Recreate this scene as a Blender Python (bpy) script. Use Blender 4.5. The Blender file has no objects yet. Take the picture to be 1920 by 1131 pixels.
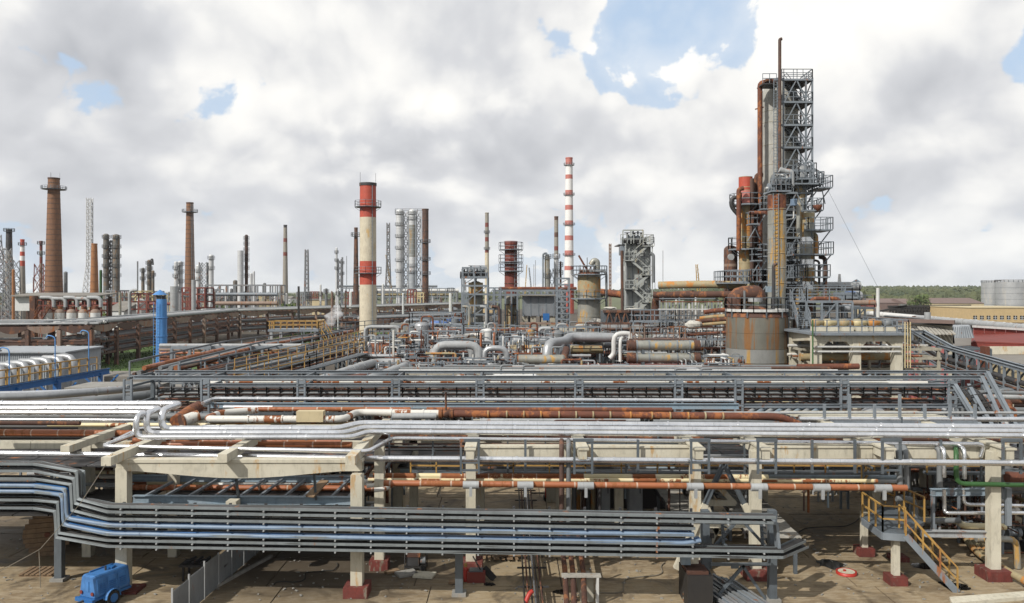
import bpy, math, random
from math import sin, cos, pi, radians
from mathutils import Vector as V, noise as mnoise
random.seed(7)
S = bpy.context.scene
COL = S.collection
# ---------------------------------------------------------------- camera, sky, sun, exposure
HAZE = .00006
F = 1500.0; H = 12.0; HY = 545.0
cd = bpy.data.cameras.new('camera'); cam = bpy.data.objects.new('camera', cd); COL.objects.link(cam)
cd.sensor_width = 36; cd.lens = F / 1920 * 36; cd.shift_y = -20.5 / 1920
cd.clip_start = 0.3; cd.clip_end = 9000
cam.location = (0, 0, H); cam.rotation_euler = (pi / 2, 0, 0); S.camera = cam
S.view_settings.view_transform = 'Standard'; S.view_settings.look = 'None'
S.view_settings.exposure = 0.0; S.view_settings.gamma = 1; S.view_settings.use_curve_mapping = False
SUN_EL, SUN_AZ = radians(40), radians(226)          # azimuth clockwise from +Y
sdir = V((sin(SUN_AZ) * cos(SUN_EL), cos(SUN_AZ) * cos(SUN_EL), sin(SUN_EL)))
sl = bpy.data.lights.new('sun', 'SUN'); sl.energy = 5.0; sl.angle = radians(0.5); sl.color = (1, .955, .88)
so = bpy.data.objects.new('sun', sl); COL.objects.link(so); so.rotation_euler = (-sdir).to_track_quat('-Z', 'Y').to_euler()
so.location = (-60, -60, 80)

W = bpy.data.worlds.new('World'); S.world = W; W.use_nodes = True
nt = W.node_tree; nt.nodes.clear()
class NT:
    def __init__(s, nt): s.t = nt
    def n(s, typ, **kw):
        nd = s.t.nodes.new(typ)
        ins = kw.pop('ins', {})
        for k, v in kw.items(): setattr(nd, k, v)
        for k, v in ins.items(): s.set(nd.inputs[k], v)
        return nd
    def set(s, sock, v):
        if isinstance(v, bpy.types.NodeSocket): s.t.links.new(v, sock)
        elif isinstance(v, bpy.types.Node): s.t.links.new(v.outputs[0], sock)
        else:
            if isinstance(v, tuple) and len(v) == 3 and sock.type == 'RGBA': v = (*v, 1)
            sock.default_value = v
    def m(s, op, a, b=0.0, c=0.0, clamp=False):
        nd = s.t.nodes.new('ShaderNodeMath'); nd.operation = op; nd.use_clamp = clamp
        for i, v in enumerate((a, b, c)): s.set(nd.inputs[i], v)
        return nd.outputs[0]
    def vm(s, op, a, b=(0, 0, 0)):
        nd = s.t.nodes.new('ShaderNodeVectorMath'); nd.operation = op
        s.set(nd.inputs[0], a); s.set(nd.inputs[1], b)
        return nd.outputs['Value'] if op in ('DOT_PRODUCT', 'LENGTH') else nd.outputs[0]
    def scale(s, a, k):
        nd = s.t.nodes.new('ShaderNodeVectorMath'); nd.operation = 'SCALE'
        s.set(nd.inputs[0], a); s.set(nd.inputs['Scale'], k); return nd.outputs[0]
    def mix(s, f, a, b, blend='MIX'):
        nd = s.t.nodes.new('ShaderNodeMix'); nd.data_type = 'RGBA'; nd.blend_type = blend
        s.set(nd.inputs[0], f); s.set(nd.inputs[6], a); s.set(nd.inputs[7], b); return nd.outputs[2]
    def rng(s, v, a, b, c=0.0, d=1.0, smooth=False):
        nd = s.t.nodes.new('ShaderNodeMapRange'); nd.interpolation_type = 'SMOOTHSTEP' if smooth else 'LINEAR'
        for i, x in enumerate((v, a, b, c, d)): s.set(nd.inputs[i], x)
        return nd.outputs[0]
    def noise(s, vec, scale, detail=4, rough=.55, dist=0.0, out=0):
        nd = s.t.nodes.new('ShaderNodeTexNoise')
        s.set(nd.inputs['Vector'], vec); s.set(nd.inputs['Scale'], scale)
        s.set(nd.inputs['Detail'], detail); s.set(nd.inputs['Roughness'], rough); s.set(nd.inputs['Distortion'], dist)
        return nd.outputs[out]
w = NT(nt)
tc = w.n('ShaderNodeTexCoord'); d0 = w.vm('NORMALIZE', tc.outputs['Generated'])
sx = w.n('ShaderNodeSeparateXYZ', ins={0: d0}); dx, dy, dz = sx.outputs
dzc = w.m('MAXIMUM', dz, 0.0)
def cvec(off):
    z = w.m('ADD', dzc, off)
    g = w.m('MULTIPLY', w.m('LOGARITHM', w.m('ADD', z, 0.20), 2.718), 1.25)
    cx = w.n('ShaderNodeCombineXYZ', ins={0: w.m('MULTIPLY', dx, 2.7), 1: w.m('MULTIPLY', dy, 2.7), 2: g})
    return w.vm('ADD', cx.outputs[0], (3.1, 7.7, 1.3))
def pixdir(px, py): return V(((px - 960) / F, 1, -(py - HY) / F)).normalized()
def blob(px, py, rad, amp):
    c = w.vm('DOT_PRODUCT', d0, tuple(pixdir(px, py)))
    return w.rng(c, cos(radians(rad)), 1.0, 0.0, amp, True)
def total(lst):
    t = lst[0]
    for q in lst[1:]: t = w.m('ADD', t, q)
    return t
cov = total([blob(*b) for b in [(1260, 0, 8, -.13), (1180, 175, 5, -.15), (1400, 60, 3.5, -.13), (1150, 60, 4, .07), (1330, 110, 3, .08), (370, 165, 5, -.12), (120, 142, 4, -.14), (1560, 470, 10, .12), (1240, 330, 8, .12), (60, 400, 8, .1), (1060, 95, 4, -.10), (600, 150, 3, -.06), (1880, 15, 3, .2), (1850, 330, 6, .16), (1400, 330, 6, .2),
     (1640, 60, 9, .22), (500, 200, 9, .10), (960, 230, 9, .10), (160, 300, 9, .14), (800, 60, 8, .06), (1700, 420, 8, .05), (250, 40, 6, .14), (1150, 470, 8, -.02)]])
shd = total([blob(*b) for b in [(180, 320, 10, -.30), (560, 330, 6, -.14), (250, 70, 8, -.16), (1760, 220, 7, -.30), (1050, 270, 8, -.16), (880, 20, 6, -.18),
     (1560, 60, 7, .34), (1800, 330, 6, .16), (560, 210, 6, .20), (750, 120, 5, .12), (150, 200, 3, .14), (1150, 370, 5, .08)]])
pA = cvec(0.0); pB = cvec(0.026)
wob = w.scale(w.noise(pA, 1.6, 3, .5, out=1), 0.22)
def fb(p):
    q = w.vm('ADD', p, wob)
    big = w.noise(q, 1.25, 6, .55, 0.0)
    v1 = w.n('ShaderNodeTexVoronoi', feature='F1', ins={'Vector': q, 'Scale': 4.2}).outputs[0]
    v2 = w.n('ShaderNodeTexVoronoi', feature='F1', ins={'Vector': q, 'Scale': 11.0}).outputs[0]
    fine = w.noise(q, 8.0, 5, .62, 0.0)
    t = w.m('ADD', w.m('MULTIPLY', big, 1.0), w.m('MULTIPLY', w.m('SUBTRACT', .5, v1), .20))
    return w.m('ADD', w.m('ADD', t, w.m('MULTIPLY', w.m('SUBTRACT', .5, v2), .11)), w.m('MULTIPLY', w.m('SUBTRACT', fine, .5), .20))
nA = fb(pA)
def soft(p): return w.m('ADD', w.noise(w.vm('ADD', p, wob), 1.25, 4, .5, 0.0), w.m('MULTIPLY', w.m('SUBTRACT', .5, w.n('ShaderNodeTexVoronoi', feature='F1', ins={'Vector': w.vm('ADD', p, wob), 'Scale': 4.0}).outputs[0]), .11))
sA, sB = soft(pA), soft(pB)
dens = w.m('ADD', w.m('ADD', w.m('MULTIPLY', w.m('SUBTRACT', nA, .5), 1.9), .64), cov)
alpha = w.m('MAXIMUM', w.rng(dens, .40, .50, 0, 1, True), w.m('MULTIPLY', w.rng(nA, .30, .62), .55))
relief = w.m('MULTIPLY', w.m('SUBTRACT', sA, sB), 3.0)
thick = w.rng(dens, .45, .95, .12, -.14)
hz = w.rng(dz, 0.0, .16, 1.0, 0.0, True)                      # thin veil of cloud towards the horizon
light = w.m('ADD', w.m('ADD', w.m('ADD', relief, thick), .74), w.m('ADD', shd, w.m('SUBTRACT', w.m('MULTIPLY', w.m('SUBTRACT', nA, sA), 2.3), w.m('MULTIPLY', hz, .13))))
light = w.m('MINIMUM', w.m('MAXIMUM', light, .05), 1.12)
cr = w.n('ShaderNodeValToRGB', ins={0: w.rng(light, .1, 1.1)})
cr.color_ramp.elements[0].color = (.52, .535, .57, 1); cr.color_ramp.elements[1].color = (1.10, 1.08, 1.03, 1)
e = cr.color_ramp.elements.new(.42); e.color = (.71, .72, .745, 1)
e = cr.color_ramp.elements.new(.68); e.color = (.93, .925, .91, 1)
ccol = w.mix(w.m('MULTIPLY', hz, .40), cr.outputs[0], (.70, .745, .80))
sky = w.n('ShaderNodeTexSky'); sky.sky_type = 'NISHITA'; sky.sun_disc = False
sky.sun_elevation = SUN_EL; sky.sun_rotation = SUN_AZ; sky.air_density = 1.2; sky.dust_density = 1.2; sky.ozone_density = 1.5
skc = w.mix(.80, sky.outputs[0], (5.8, 7.3, 9.3))
full = w.mix(w.m('MAXIMUM', alpha, w.m('MULTIPLY', hz, .6)), skc, w.scale(ccol, 10.0))
full = w.mix(w.rng(dz, -.01, 0.0, 1, 0), full, (2.2, 2.1, 1.9))
bg = w.n('ShaderNodeBackground', ins={0: full, 1: 0.1})
w.n('ShaderNodeOutputWorld', ins={0: bg.outputs[0]})

# ---------------------------------------------------------------- materials
MAT = {}; ALB = .70
def base_nodes(name):
    m = bpy.data.materials.new(name); m.use_nodes = True
    t = m.node_tree; t.nodes.clear(); k = NT(t)
    out = k.n('ShaderNodeOutputMaterial'); b = k.n('ShaderNodeBsdfPrincipled')
    t.links.new(b.outputs[0], out.inputs[0]); MAT[name] = m
    g = k.n('ShaderNodeNewGeometry')
    return m, k, b, g.outputs['Position']
RUST = (.15, .052, .018); RUST2 = (.27, .10, .03)
def mk(name, c1, c2=None, rough=.6, metal=0.0, sc=.8, rust=0.0, rustc=RUST, rustc2=RUST2, streak=.25, rs=1.2, bump=.15, seam=0.0, grime=.35):
    m, k, b, p = base_nodes(name)
    c2 = c2 or tuple(x * .72 for x in c1)
    c1 = tuple(x * ALB for x in c1); c2 = tuple(x * ALB for x in c2)
    col = k.mix(k.rng(k.noise(p, sc, 5, .6), .32, .68), c1, c2)
    gr = k.noise(k.vm('MULTIPLY', p, (1, 1, .3)), 5.0, 5, .7)
    col = k.mix(k.m('MULTIPLY', k.rng(gr, .5, .75), grime), col, tuple(x * .35 for x in c1), 'MIX')
    r = rough; me = metal
    if rust > 0:
        q = k.vm('MULTIPLY', p, (1, 1, streak))
        rn = k.m('ADD', k.m('MULTIPLY', k.noise(q, rs, 6, .65), .7), k.m('MULTIPLY', k.noise(q, rs * 5, 4, .6), .3))
        th = .66 - rust * .32
        rf = k.rng(rn, th - .02, th + .035)
        rc = k.mix(k.noise(p, 3.5, 4), rustc, rustc2)
        col = k.mix(rf, col, rc)
        r = k.m('ADD', k.m('MULTIPLY', rf, .85 - rough), rough)
        if metal > 0: me = k.m('MULTIPLY', k.m('SUBTRACT', 1.0, rf), metal)
    if seam > 0:
        sp = k.n('ShaderNodeSeparateXYZ', ins={0: p})
        fx = k.m('LESS_THAN', k.m('FRACT', k.m('MULTIPLY', sp.outputs[0], seam)), .022)
        col = k.mix(k.m('MULTIPLY', fx, .28), col, tuple(x * .3 for x in c1))
    k.set(b.inputs['Base Color'], col); k.set(b.inputs['Roughness'], r); k.set(b.inputs['Metallic'], me)
    if bump > 0:
        bn = k.n('ShaderNodeBump', ins={'Strength': bump, 'Distance': .03, 'Height': k.noise(p, 9, 4, .6)})
        k.set(b.inputs['Normal'], bn.outputs[0])
    return m
mk('grey_steel', (.125, .15, .17), (.095, .11, .125), .5, 0, rust=.12, grime=.5)
mk('light_steel', (.25, .285, .32), (.18, .205, .23), .5, 0, rust=.12, grime=.45)
mk('dark_steel', (.055, .055, .06), (.03, .028, .027), .6, 0, rust=.2)
mk('black_steel', (.018, .018, .02), (.03, .026, .022), .6)
mk('brown_steel', (.115, .06, .042), (.075, .042, .032), .75, 0, rust=.35, rustc=(.11, .045, .025), rustc2=(.2, .085, .04))
mk('tan_steel', (.33, .24, .19), (.23, .16, .12), .75, 0, rust=.3)
mk('silver', (1.04, 1.045, 1.06), (.80, .81, .83), .25, .88, sc=.9, seam=.9, grime=.25, bump=.12)
mk('tray_steel', (.27, .305, .32), (.20, .225, .235), .5, .2, rust=.05, grime=.5)
mk('column_concrete', (.50, .49, .45), (.36, .35, .32), .9, 0, sc=1.1, grime=.6, streak=.2, rust=.22, rustc=(.2, .18, .15), rustc2=(.34, .3, .26), rs=2, bump=.4)
mk('dull_silver', (.50, .515, .53), (.38, .39, .40), .42, .45, sc=.6, seam=.8, grime=.4, rust=.10)
mk('stained_silver', (.40, .40, .365), (.30, .295, .25), .45, .3, sc=.7, grime=.45, rust=.34, rustc=(.26, .14, .04), rustc2=(.45, .28, .08), streak=.18)
mk('pale_pipe', (.42, .435, .44), (.32, .33, .335), .6, 0, rust=.18, seam=.7, grime=.4)
mk('white_pipe', (.72, .72, .70), (.60, .60, .58), .55, 0, rust=.12, seam=.6)
mk('grey_pipe', (.22, .235, .245), (.16, .17, .175), .6, 0, rust=.15, seam=.7)
mk('bluegrey_pipe', (.26, .36, .44), (.28, .33, .37), .55, 0, rust=.12, grime=.5)
mk('rust', (.17, .052, .026), (.12, .042, .024), .8, 0, sc=1.5, rust=.4, rustc=(.19, .062, .02), rustc2=(.27, .095, .028), streak=.6)
mk('dark_rust', (.10, .040, .024), (.075, .035, .024), .8, 0, rust=.4, rustc=(.16, .055, .025), rustc2=(.22, .09, .03), streak=.5)
mk('yellow_rust', (.42, .36, .22), (.33, .25, .13), .7, 0, rust=.42, rustc=(.30, .12, .03), rustc2=(.42, .2, .05), streak=.6)
mk('red_oxide', (.23, .050, .033), (.17, .045, .032), .7, 0, rust=.12, grime=.4)
mk('bright_red', (.52, .035, .02), (.40, .03, .02), .5, 0, grime=.3)
mk('stack_red', (.56, .085, .045), (.44, .075, .045), .65, 0, grime=.6, rust=.15, rustc=(.3, .1, .06), rustc2=(.35, .12, .07))
mk('stack_cream', (.72, .65, .50), (.60, .53, .40), .75, 0, grime=.6, rust=.22, rustc=(.42, .27, .10), rustc2=(.5, .34, .15), streak=.3, rs=.7)
mk('stack_white', (.95, .93, .91), (.85, .83, .81), .7, 0)
mk('stack_pink', (.62, .22, .18), (.52, .17, .14), .7, 0)
mk('stack_grey', (.37, .34, .29), (.29, .265, .225), .8, 0, grime=.4)
mk('brick', (.29, .145, .075), (.21, .105, .06), .9, 0, sc=1.2, grime=.5, streak=.1, rust=.15, rustc=(.07, .045, .035), rustc2=(.17, .12, .085), rs=.6)
mk('orange_brick', (.42, .19, .075), (.33, .15, .065), .9, 0, sc=1.0, rust=.15)
mk('old_concrete', (.36, .35, .32), (.25, .24, .22), .9, 0, sc=1.1, grime=.75, streak=.2, rust=.25, rustc=(.16, .14, .12), rustc2=(.3, .26, .21), rs=2, bump=.4)
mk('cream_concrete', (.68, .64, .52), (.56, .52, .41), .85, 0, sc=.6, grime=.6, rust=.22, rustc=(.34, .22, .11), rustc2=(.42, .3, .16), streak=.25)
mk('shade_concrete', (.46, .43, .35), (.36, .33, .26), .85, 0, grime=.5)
mk('pedestal_red', (.20, .036, .026), (.11, .028, .022), .8, 0, sc=2.2, grime=.8, rust=.25, rustc=(.2, .17, .13), rustc2=(.1, .08, .06), rs=3, bump=.5)
mk('wet_oil', (.012, .011, .01), (.02, .018, .015), .08, 0, grime=0, bump=0)
mk('yellow_paint', (.50, .30, .08), (.38, .22, .06), .55, 0, rust=.2)
mk('cream_paint', (.66, .56, .33), (.56, .46, .25), .6, 0, rust=.15)
mk('faded_blue', (.07, .24, .58), (.05, .17, .42), .5, 0, sc=2.5, grime=.7, rust=.12)
mk('blue_paint', (.028, .17, .46), (.022, .12, .36), .45)
mk('sky_blue_paint', (.09, .30, .66), (.075, .25, .58), .5)
mk('green_paint', (.04, .13, .035), (.03, .10, .025), .5, 0, grime=.5)
mk('grey_cladding', (.40, .43, .46), (.33, .355, .38), .55, 0, rust=.12)
mk('stained_cladding', (.30, .315, .30), (.24, .25, .235), .6, 0, rust=.35, rustc=(.20, .13, .07), rustc2=(.28, .2, .10), streak=.15)
mk('white_cladding', (.74, .75, .74), (.66, .67, .66), .5)
mk('timber', (.30, .20, .115), (.20, .13, .075), .85, 0, sc=3, grime=.6)
mk('pale_planks', (.47, .45, .40), (.36, .34, .30), .8, 0, sc=2, grime=.6, rust=.2, rustc=(.22, .15, .09), rustc2=(.3, .2, .12))
mk('pink_wall', (.50, .155, .15), (.43, .135, .13), .85)
mk('barn_red', (.24, .035, .022), (.18, .03, .02), .7, 0, grime=.5)
mk('roof_brown', (.22, .15, .13), (.17, .12, .105), .85, 0)
mk('roof_dark', (.065, .062, .062), (.045, .043, .043), .85)
mk('flat_roof', (.27, .25, .22), (.20, .185, .165), .9, 0, sc=.3, grime=.5)
mk('tan_wall', (.62, .46, .24), (.54, .40, .21), .85)
mk('cream_wall', (.62, .52, .32), (.54, .45, .28), .85)
mk('glass_dark', (.03, .035, .04), (.02, .024, .028), .12, 0, bump=0)
mk('rope', (.30, .26, .20), (.2, .18, .14), .9)
mk('rubber', (.02, .02, .02), (.03, .028, .025), .85)
mk('cloth', (.62, .60, .55), (.5, .48, .43), .9, 0, sc=3)
mk('cable_blue', (.22, .31, .43), (.16, .23, .34), .5, 0, grime=.4)
mk('blue_tarp', (.055, .14, .40), (.16, .25, .48), .55, 0, sc=1.5)
mk('bark', (.09, .07, .05), (.06, .045, .035), .9)
mk('crane_yellow', (.55, .34, .08), (.45, .28, .07), .6)
mk('stair_clad', (.47, .49, .475), (.38, .40, .38), .6, 0, rust=.22, rustc=(.3, .25, .16), rustc2=(.4, .34, .22), streak=.15)
mk('far_steel', (.26, .275, .29), (.20, .21, .22), .6, 0, rust=.25)
mk('far_tower', (.19, .185, .17), (.13, .125, .115), .7, 0, rust=.4, rustc=(.12, .08, .05), rustc2=(.2, .14, .09))
mk('far_silver', (.72, .73, .735), (.58, .59, .60), .5, .1, rust=.12, sc=.3)
mk('tank_silver', (.46, .47, .475), (.36, .37, .38), .5, .15, sc=.25, rust=.25, rustc=(.30, .29, .27), rustc2=(.36, .34, .3), streak=.1, rs=.5)
mk('big_tank', (.19, .185, .155), (.15, .145, .12), .55, .1, sc=.5, rust=.50, rustc=(.14, .055, .016), rustc2=(.19, .095, .03), streak=.045, rs=1.7)
mk('big_tank_band', (.31, .315, .305), (.25, .255, .245), .5, .1, sc=.5, rust=.34, rustc=(.23, .12, .03), rustc2=(.38, .25, .08), streak=.045, rs=1.7)

def mk_patchy(name, ca, cb, cover, freq=.75):
    m, k, b, p = base_nodes(name)
    sp = k.n('ShaderNodeSeparateXYZ', ins={0: p}); x, y, z = sp.outputs
    jag = k.m('MULTIPLY', k.noise(k.vm('MULTIPLY', p, (1.6, .6, .8)), 3.5, 4, .7), .9)
    xx = k.m('FLOOR', k.m('MULTIPLY', x, freq * 1.6))
    wn = k.n('ShaderNodeTexWhiteNoise', noise_dimensions='2D', ins={'Vector': k.n('ShaderNodeCombineXYZ', ins={0: xx, 1: k.m('FLOOR', k.m('MULTIPLY', y, 2.2))})})
    v = k.m('ADD', k.m('MULTIPLY', wn.outputs[0], .62), jag)
    f = k.rng(v, 1.18 - cover * .75, 1.24 - cover * .75)
    rc = k.mix(k.noise(p, 2.5, 5, .7), (.12, .038, .018), (.29, .10, .026))
    pc = k.mix(k.noise(p, 1.2, 4), ca, cb)
    col = k.mix(f, pc, rc)
    fx = k.m('LESS_THAN', k.m('FRACT', k.m('MULTIPLY', x, freq * 1.6)), .05)
    col = k.mix(k.m('MULTIPLY', fx, .5), col, (.5, .46, .38))
    k.set(b.inputs['Base Color'], col); k.set(b.inputs['Roughness'], k.rng(f, 0, 1, .5, .85))
    bn = k.n('ShaderNodeBump', ins={'Strength': .3, 'Distance': .03, 'Height': f}); k.set(b.inputs['Normal'], bn.outputs[0])
mk_patchy('patch_grey', (.55, .54, .50), (.44, .43, .40), .42)
mk_patchy('patch_rust', (.30, .10, .035), (.22, .07, .03), .55, .5)
mk_patchy('patch_yellow', (.58, .47, .22), (.56, .52, .40), .48, .6)

# ground surfaces
def mk_yard():
    m, k, b, p = base_nodes('yard_concrete')
    n1 = k.noise(p, .16, 6, .62, .6); n2 = k.noise(k.vm('MULTIPLY', p, (1, 1.0, 1)), .55, 6, .65, .9); n3 = k.noise(k.vm('MULTIPLY', p, (.7, 2.2, 1)), 2.6, 5, .7)
    col = k.mix(k.rng(n1, .38, .62), (.245, .185, .105), (.15, .105, .058))
    col = k.mix(k.rng(n3, .40, .72), col, (.30, .25, .175))
    col = k.mix(k.m('MULTIPLY', k.rng(n2, .50, .66), .9), col, (.058, .042, .026))
    dd = k.vm('LENGTH', k.vm('MULTIPLY', k.vm('SUBTRACT', p, (-8.0, 35.0, 0)), (.16, .21, 0)))  # dark patch painted into the ground colour, standing in for rack shade
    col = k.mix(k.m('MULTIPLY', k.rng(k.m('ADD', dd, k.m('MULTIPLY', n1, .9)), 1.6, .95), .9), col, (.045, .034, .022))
    dd = k.vm('LENGTH', k.vm('MULTIPLY', k.vm('SUBTRACT', p, (-22.0, 40.0, 0)), (.10, .24, 0)))  # second painted dark patch, for the shade under the left rack
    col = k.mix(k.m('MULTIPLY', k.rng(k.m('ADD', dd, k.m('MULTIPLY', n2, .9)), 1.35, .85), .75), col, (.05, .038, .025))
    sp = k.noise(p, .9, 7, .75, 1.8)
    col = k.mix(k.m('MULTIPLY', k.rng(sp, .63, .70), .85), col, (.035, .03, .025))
    k.set(b.inputs['Base Color'], col); k.set(b.inputs['Roughness'], k.rng(n2, .4, .65, .85, .55))
    bn = k.n('ShaderNodeBump', ins={'Strength': .35, 'Distance': .02, 'Height': k.noise(p, 14, 5, .7)}); k.set(b.inputs['Normal'], bn.outputs[0])
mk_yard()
mk('dirt', (.10, .08, .055), (.065, .05, .036), .95, 0, sc=.12, grime=.6)
mk('grass', (.085, .15, .025), (.06, .11, .02), .9, 0, sc=.3)
mk('joint_dirt', (.13, .10, .07), (.08, .06, .04), .95)
mk('field', (.13, .15, .06), (.11, .12, .06), .95, 0, sc=.004)
def mk_leaf(name, c1, c2, sc):
    m, k, b, p = base_nodes(name)
    k.set(b.inputs['Base Color'], k.mix(k.rng(k.noise(p, sc, 3), .35, .65), c1, c2)); k.set(b.inputs['Roughness'], .85)
mk_leaf('wood_leaf', (.035, .050, .024), (.085, .092, .036), .012)
mk_leaf('tree_leaf', (.045, .085, .022), (.10, .12, .03), .8)
# ---------------------------------------------------------------- helpers
def P(px, py, D): return V(((px - 960) / F * D, D, H - (py - HY) / F * D))
def Pz(px, py, z): return P(px, py, (H - z) * F / (py - HY))
def G(px, py): return Pz(px, py, 0.0)
def XX(px, D): return (px - 960) / F * D
def ZZ(py, D): return H - (py - HY) / F * D
def rp(pts, rad, k=3):
    pts = [V(p) for p in pts]
    if len(pts) < 3 or rad <= 0: return pts
    out = [pts[0]]
    for i in range(1, len(pts) - 1):
        a, b, c = pts[i - 1], pts[i], pts[i + 1]
        u, v_ = (a - b), (c - b); lu, lv = u.length, v_.length
        if lu < 1e-6 or lv < 1e-6: continue
        r = min(rad, lu * .48, lv * .48)
        s, e_ = b + u / lu * r, b + v_ / lv * r
        for j in range(k + 1):
            t = j / k; out.append(s * (1 - t) ** 2 + b * 2 * t * (1 - t) + e_ * t * t)
    out.append(pts[-1]); return out
def bis(pts, i, N):
    if i == 0: return (pts[1] - pts[0]).normalized()
    if i == N - 1: return (pts[i] - pts[i - 1]).normalized()
    s = (pts[i] - pts[i - 1]).normalized() + (pts[i + 1] - pts[i]).normalized()
    return s.normalized() if s.length > 1e-4 else (pts[i + 1] - pts[i]).normalized()
class MB:
    def __init__(s): s.v = []; s.f = []; s.s = []
    def face(s, idx, smooth=False): s.f.append(idx); s.s.append(smooth)
    def quad(s, a, b, c, d, smooth=False):
        n = len(s.v); s.v += [tuple(a), tuple(b), tuple(c), tuple(d)]; s.face((n, n + 1, n + 2, n + 3), smooth); return s
    def hexa(s, c):
        n = len(s.v); s.v += [tuple(p) for p in c]
        for q in ((0, 3, 2, 1), (4, 5, 6, 7), (0, 1, 5, 4), (1, 2, 6, 5), (2, 3, 7, 6), (3, 0, 4, 7)): s.face(tuple(n + i for i in q))
        return s
    def box(s, x0, x1, y0, y1, z0, z1):
        return s.hexa([(x0, y0, z0), (x1, y0, z0), (x1, y1, z0), (x0, y1, z0), (x0, y0, z1), (x1, y0, z1), (x1, y1, z1), (x0, y1, z1)])
    def cbox(s, c, sx, sy, sz, rz=0.0):           # c = centre of the base
        c = V(c); co, si = cos(rz), sin(rz); q = []
        for z in (0, sz):
            for a, b in ((-1, -1), (1, -1), (1, 1), (-1, 1)):
                x, y = a * sx / 2, b * sy / 2; q.append((c.x + x * co - y * si, c.y + x * si + y * co, c.z + z))
        return s.hexa(q)
    def bar(s, p, q, w_, h=None):
        p, q = V(p), V(q); h = h or w_; d = q - p
        if d.length < 1e-6: return s
        d.normalize(); up = V((0, 0, 1)) if abs(d.z) < .95 else V((0, 1, 0))
        a = d.cross(up).normalized() * (w_ / 2); b = a.cross(d).normalized() * (h / 2)
        return s.hexa([p - a - b, p + a - b, p + a + b, p - a + b, q - a - b, q + a - b, q + a + b, q - a + b])
    def ibar(s, p, q, w_, h):
        p, q = V(p), V(q); d = (q - p).normalized(); up = V((0, 0, 1)) if abs(d.z) < .95 else V((0, 1, 0))
        a = d.cross(up).normalized(); b = a.cross(d).normalized(); t = max(.02, h * .1)
        s.bar(p + b * (h / 2 - t / 2), q + b * (h / 2 - t / 2), w_, t); s.bar(p - b * (h / 2 - t / 2), q - b * (h / 2 - t / 2), w_, t)
        return s.bar(p, q, t, h - 2 * t)
    def sweep(s, pts, prof, side=V((0, 1, 0)), closed=True):
        pts = [V(p) for p in pts]; n0 = len(s.v); m = len(prof); N = len(pts)
        for i, p in enumerate(pts):
            d = bis(pts, i, N)
            sd = (side - d * side.dot(d)).normalized(); nn = sd.cross(d) * -1
            k = 1.0
            if 0 < i < N - 1:
                c = d.dot((pts[i + 1] - p).normalized()); k = 1 / max(c, .5)
            for (u, v_) in prof: s.v.append(tuple(p + sd * u + nn * v_ * k))
        for i in range(N - 1):
            for j in range(m if closed else m - 1):
                a, b = n0 + i * m + j, n0 + i * m + (j + 1) % m
                s.face((a, b, b + m, a + m))
        if closed: s.face(tuple(n0 + j for j in range(m))[::-1]); s.face(tuple(n0 + (N - 1) * m + j for j in range(m)))
        return s
    def tube(s, pts, r, n=10, caps=True, bend=0.0):
        pts = rp(pts, bend) if bend else [V(p) for p in pts]
        pts = [p for i, p in enumerate(pts) if i == 0 or (p - pts[i - 1]).length > 1e-5]
        N = len(pts); n0 = len(s.v); prev = None
        for i, p in enumerate(pts):
            d = bis(pts, i, N)
            if prev is None: a = d.cross(V((0, 0, 1)) if abs(d.z) < .9 else V((0, 1, 0))).normalized()
            else: a = (prev - d * prev.dot(d)).normalized()
            prev = a; b = d.cross(a); rr = r[i] if isinstance(r, (list, tuple)) else r
            for j in range(n):
                t = 2 * pi * j / n; s.v.append(tuple(p + a * (cos(t) * rr) + b * (sin(t) * rr)))
        for i in range(N - 1):
            for j in range(n):
                a, b = n0 + i * n + j, n0 + i * n + (j + 1) % n; s.face((a, b, b + n, a + n), True)
        if caps:
            for e_ in (0, N - 1):
                m = len(s.v); s.v += s.v[n0 + e_ * n:n0 + e_ * n + n]; idx = tuple(range(m, m + n)); s.face(idx if e_ else idx[::-1])
        return s
    def lathe(s, c, prof, n=16, smooth=True, axis='z'):
        c = V(c); n0 = len(s.v)
        for (r, z) in prof:
            for j in range(n):
                t = 2 * pi * j / n; x, y = cos(t) * r, sin(t) * r
                s.v.append((c.x + x, c.y + y, c.z + z) if axis == 'z' else (c.x + z, c.y + x, c.z + y) if axis == 'x' else (c.x + x, c.y + z, c.z + y))
        for i in range(len(prof) - 1):
            for j in range(n):
                a, b = n0 + i * n + j, n0 + i * n + (j + 1) % n; s.face((a, b, b + n, a + n), smooth)
        return s
    def cyl(s, c, r, h, n=16, r1=None, axis='z'):
        r1 = r if r1 is None else r1
        s.lathe(c, [(r, 0), (r1, h)], n, True, axis); s.lathe(c, [(.001, 0), (r, 0)], n, False, axis); return s.lathe(c, [(r1, h), (.001, h)], n, False, axis)
    def dome(s, c, r, hh, n=16, k=4, axis='z', sgn=1):
        return s.lathe(c, [(r * cos(i / k * pi / 2) + 1e-4, sgn * hh * sin(i / k * pi / 2)) for i in range(k + 1)], n, True, axis)
    def rail(s, pts, h=1.1, step=1.5, r=.03, mids=1, closed=False):
        pts = [V(p) for p in pts] + ([V(pts[0])] if closed else [])
        up = V((0, 0, 1))
        for a, b in zip(pts, pts[1:]):
            L = (b - a).length; n = max(1, round(L / step))
            for i in range(n + 1): q = a.lerp(b, i / n); s.bar(q, q + up * h, r * 2)
            for j in range(mids + 1):
                hz_ = h * (j + 1) / (mids + 1); s.bar(a + up * hz_, b + up * hz_, r * 2)
        return s
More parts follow.
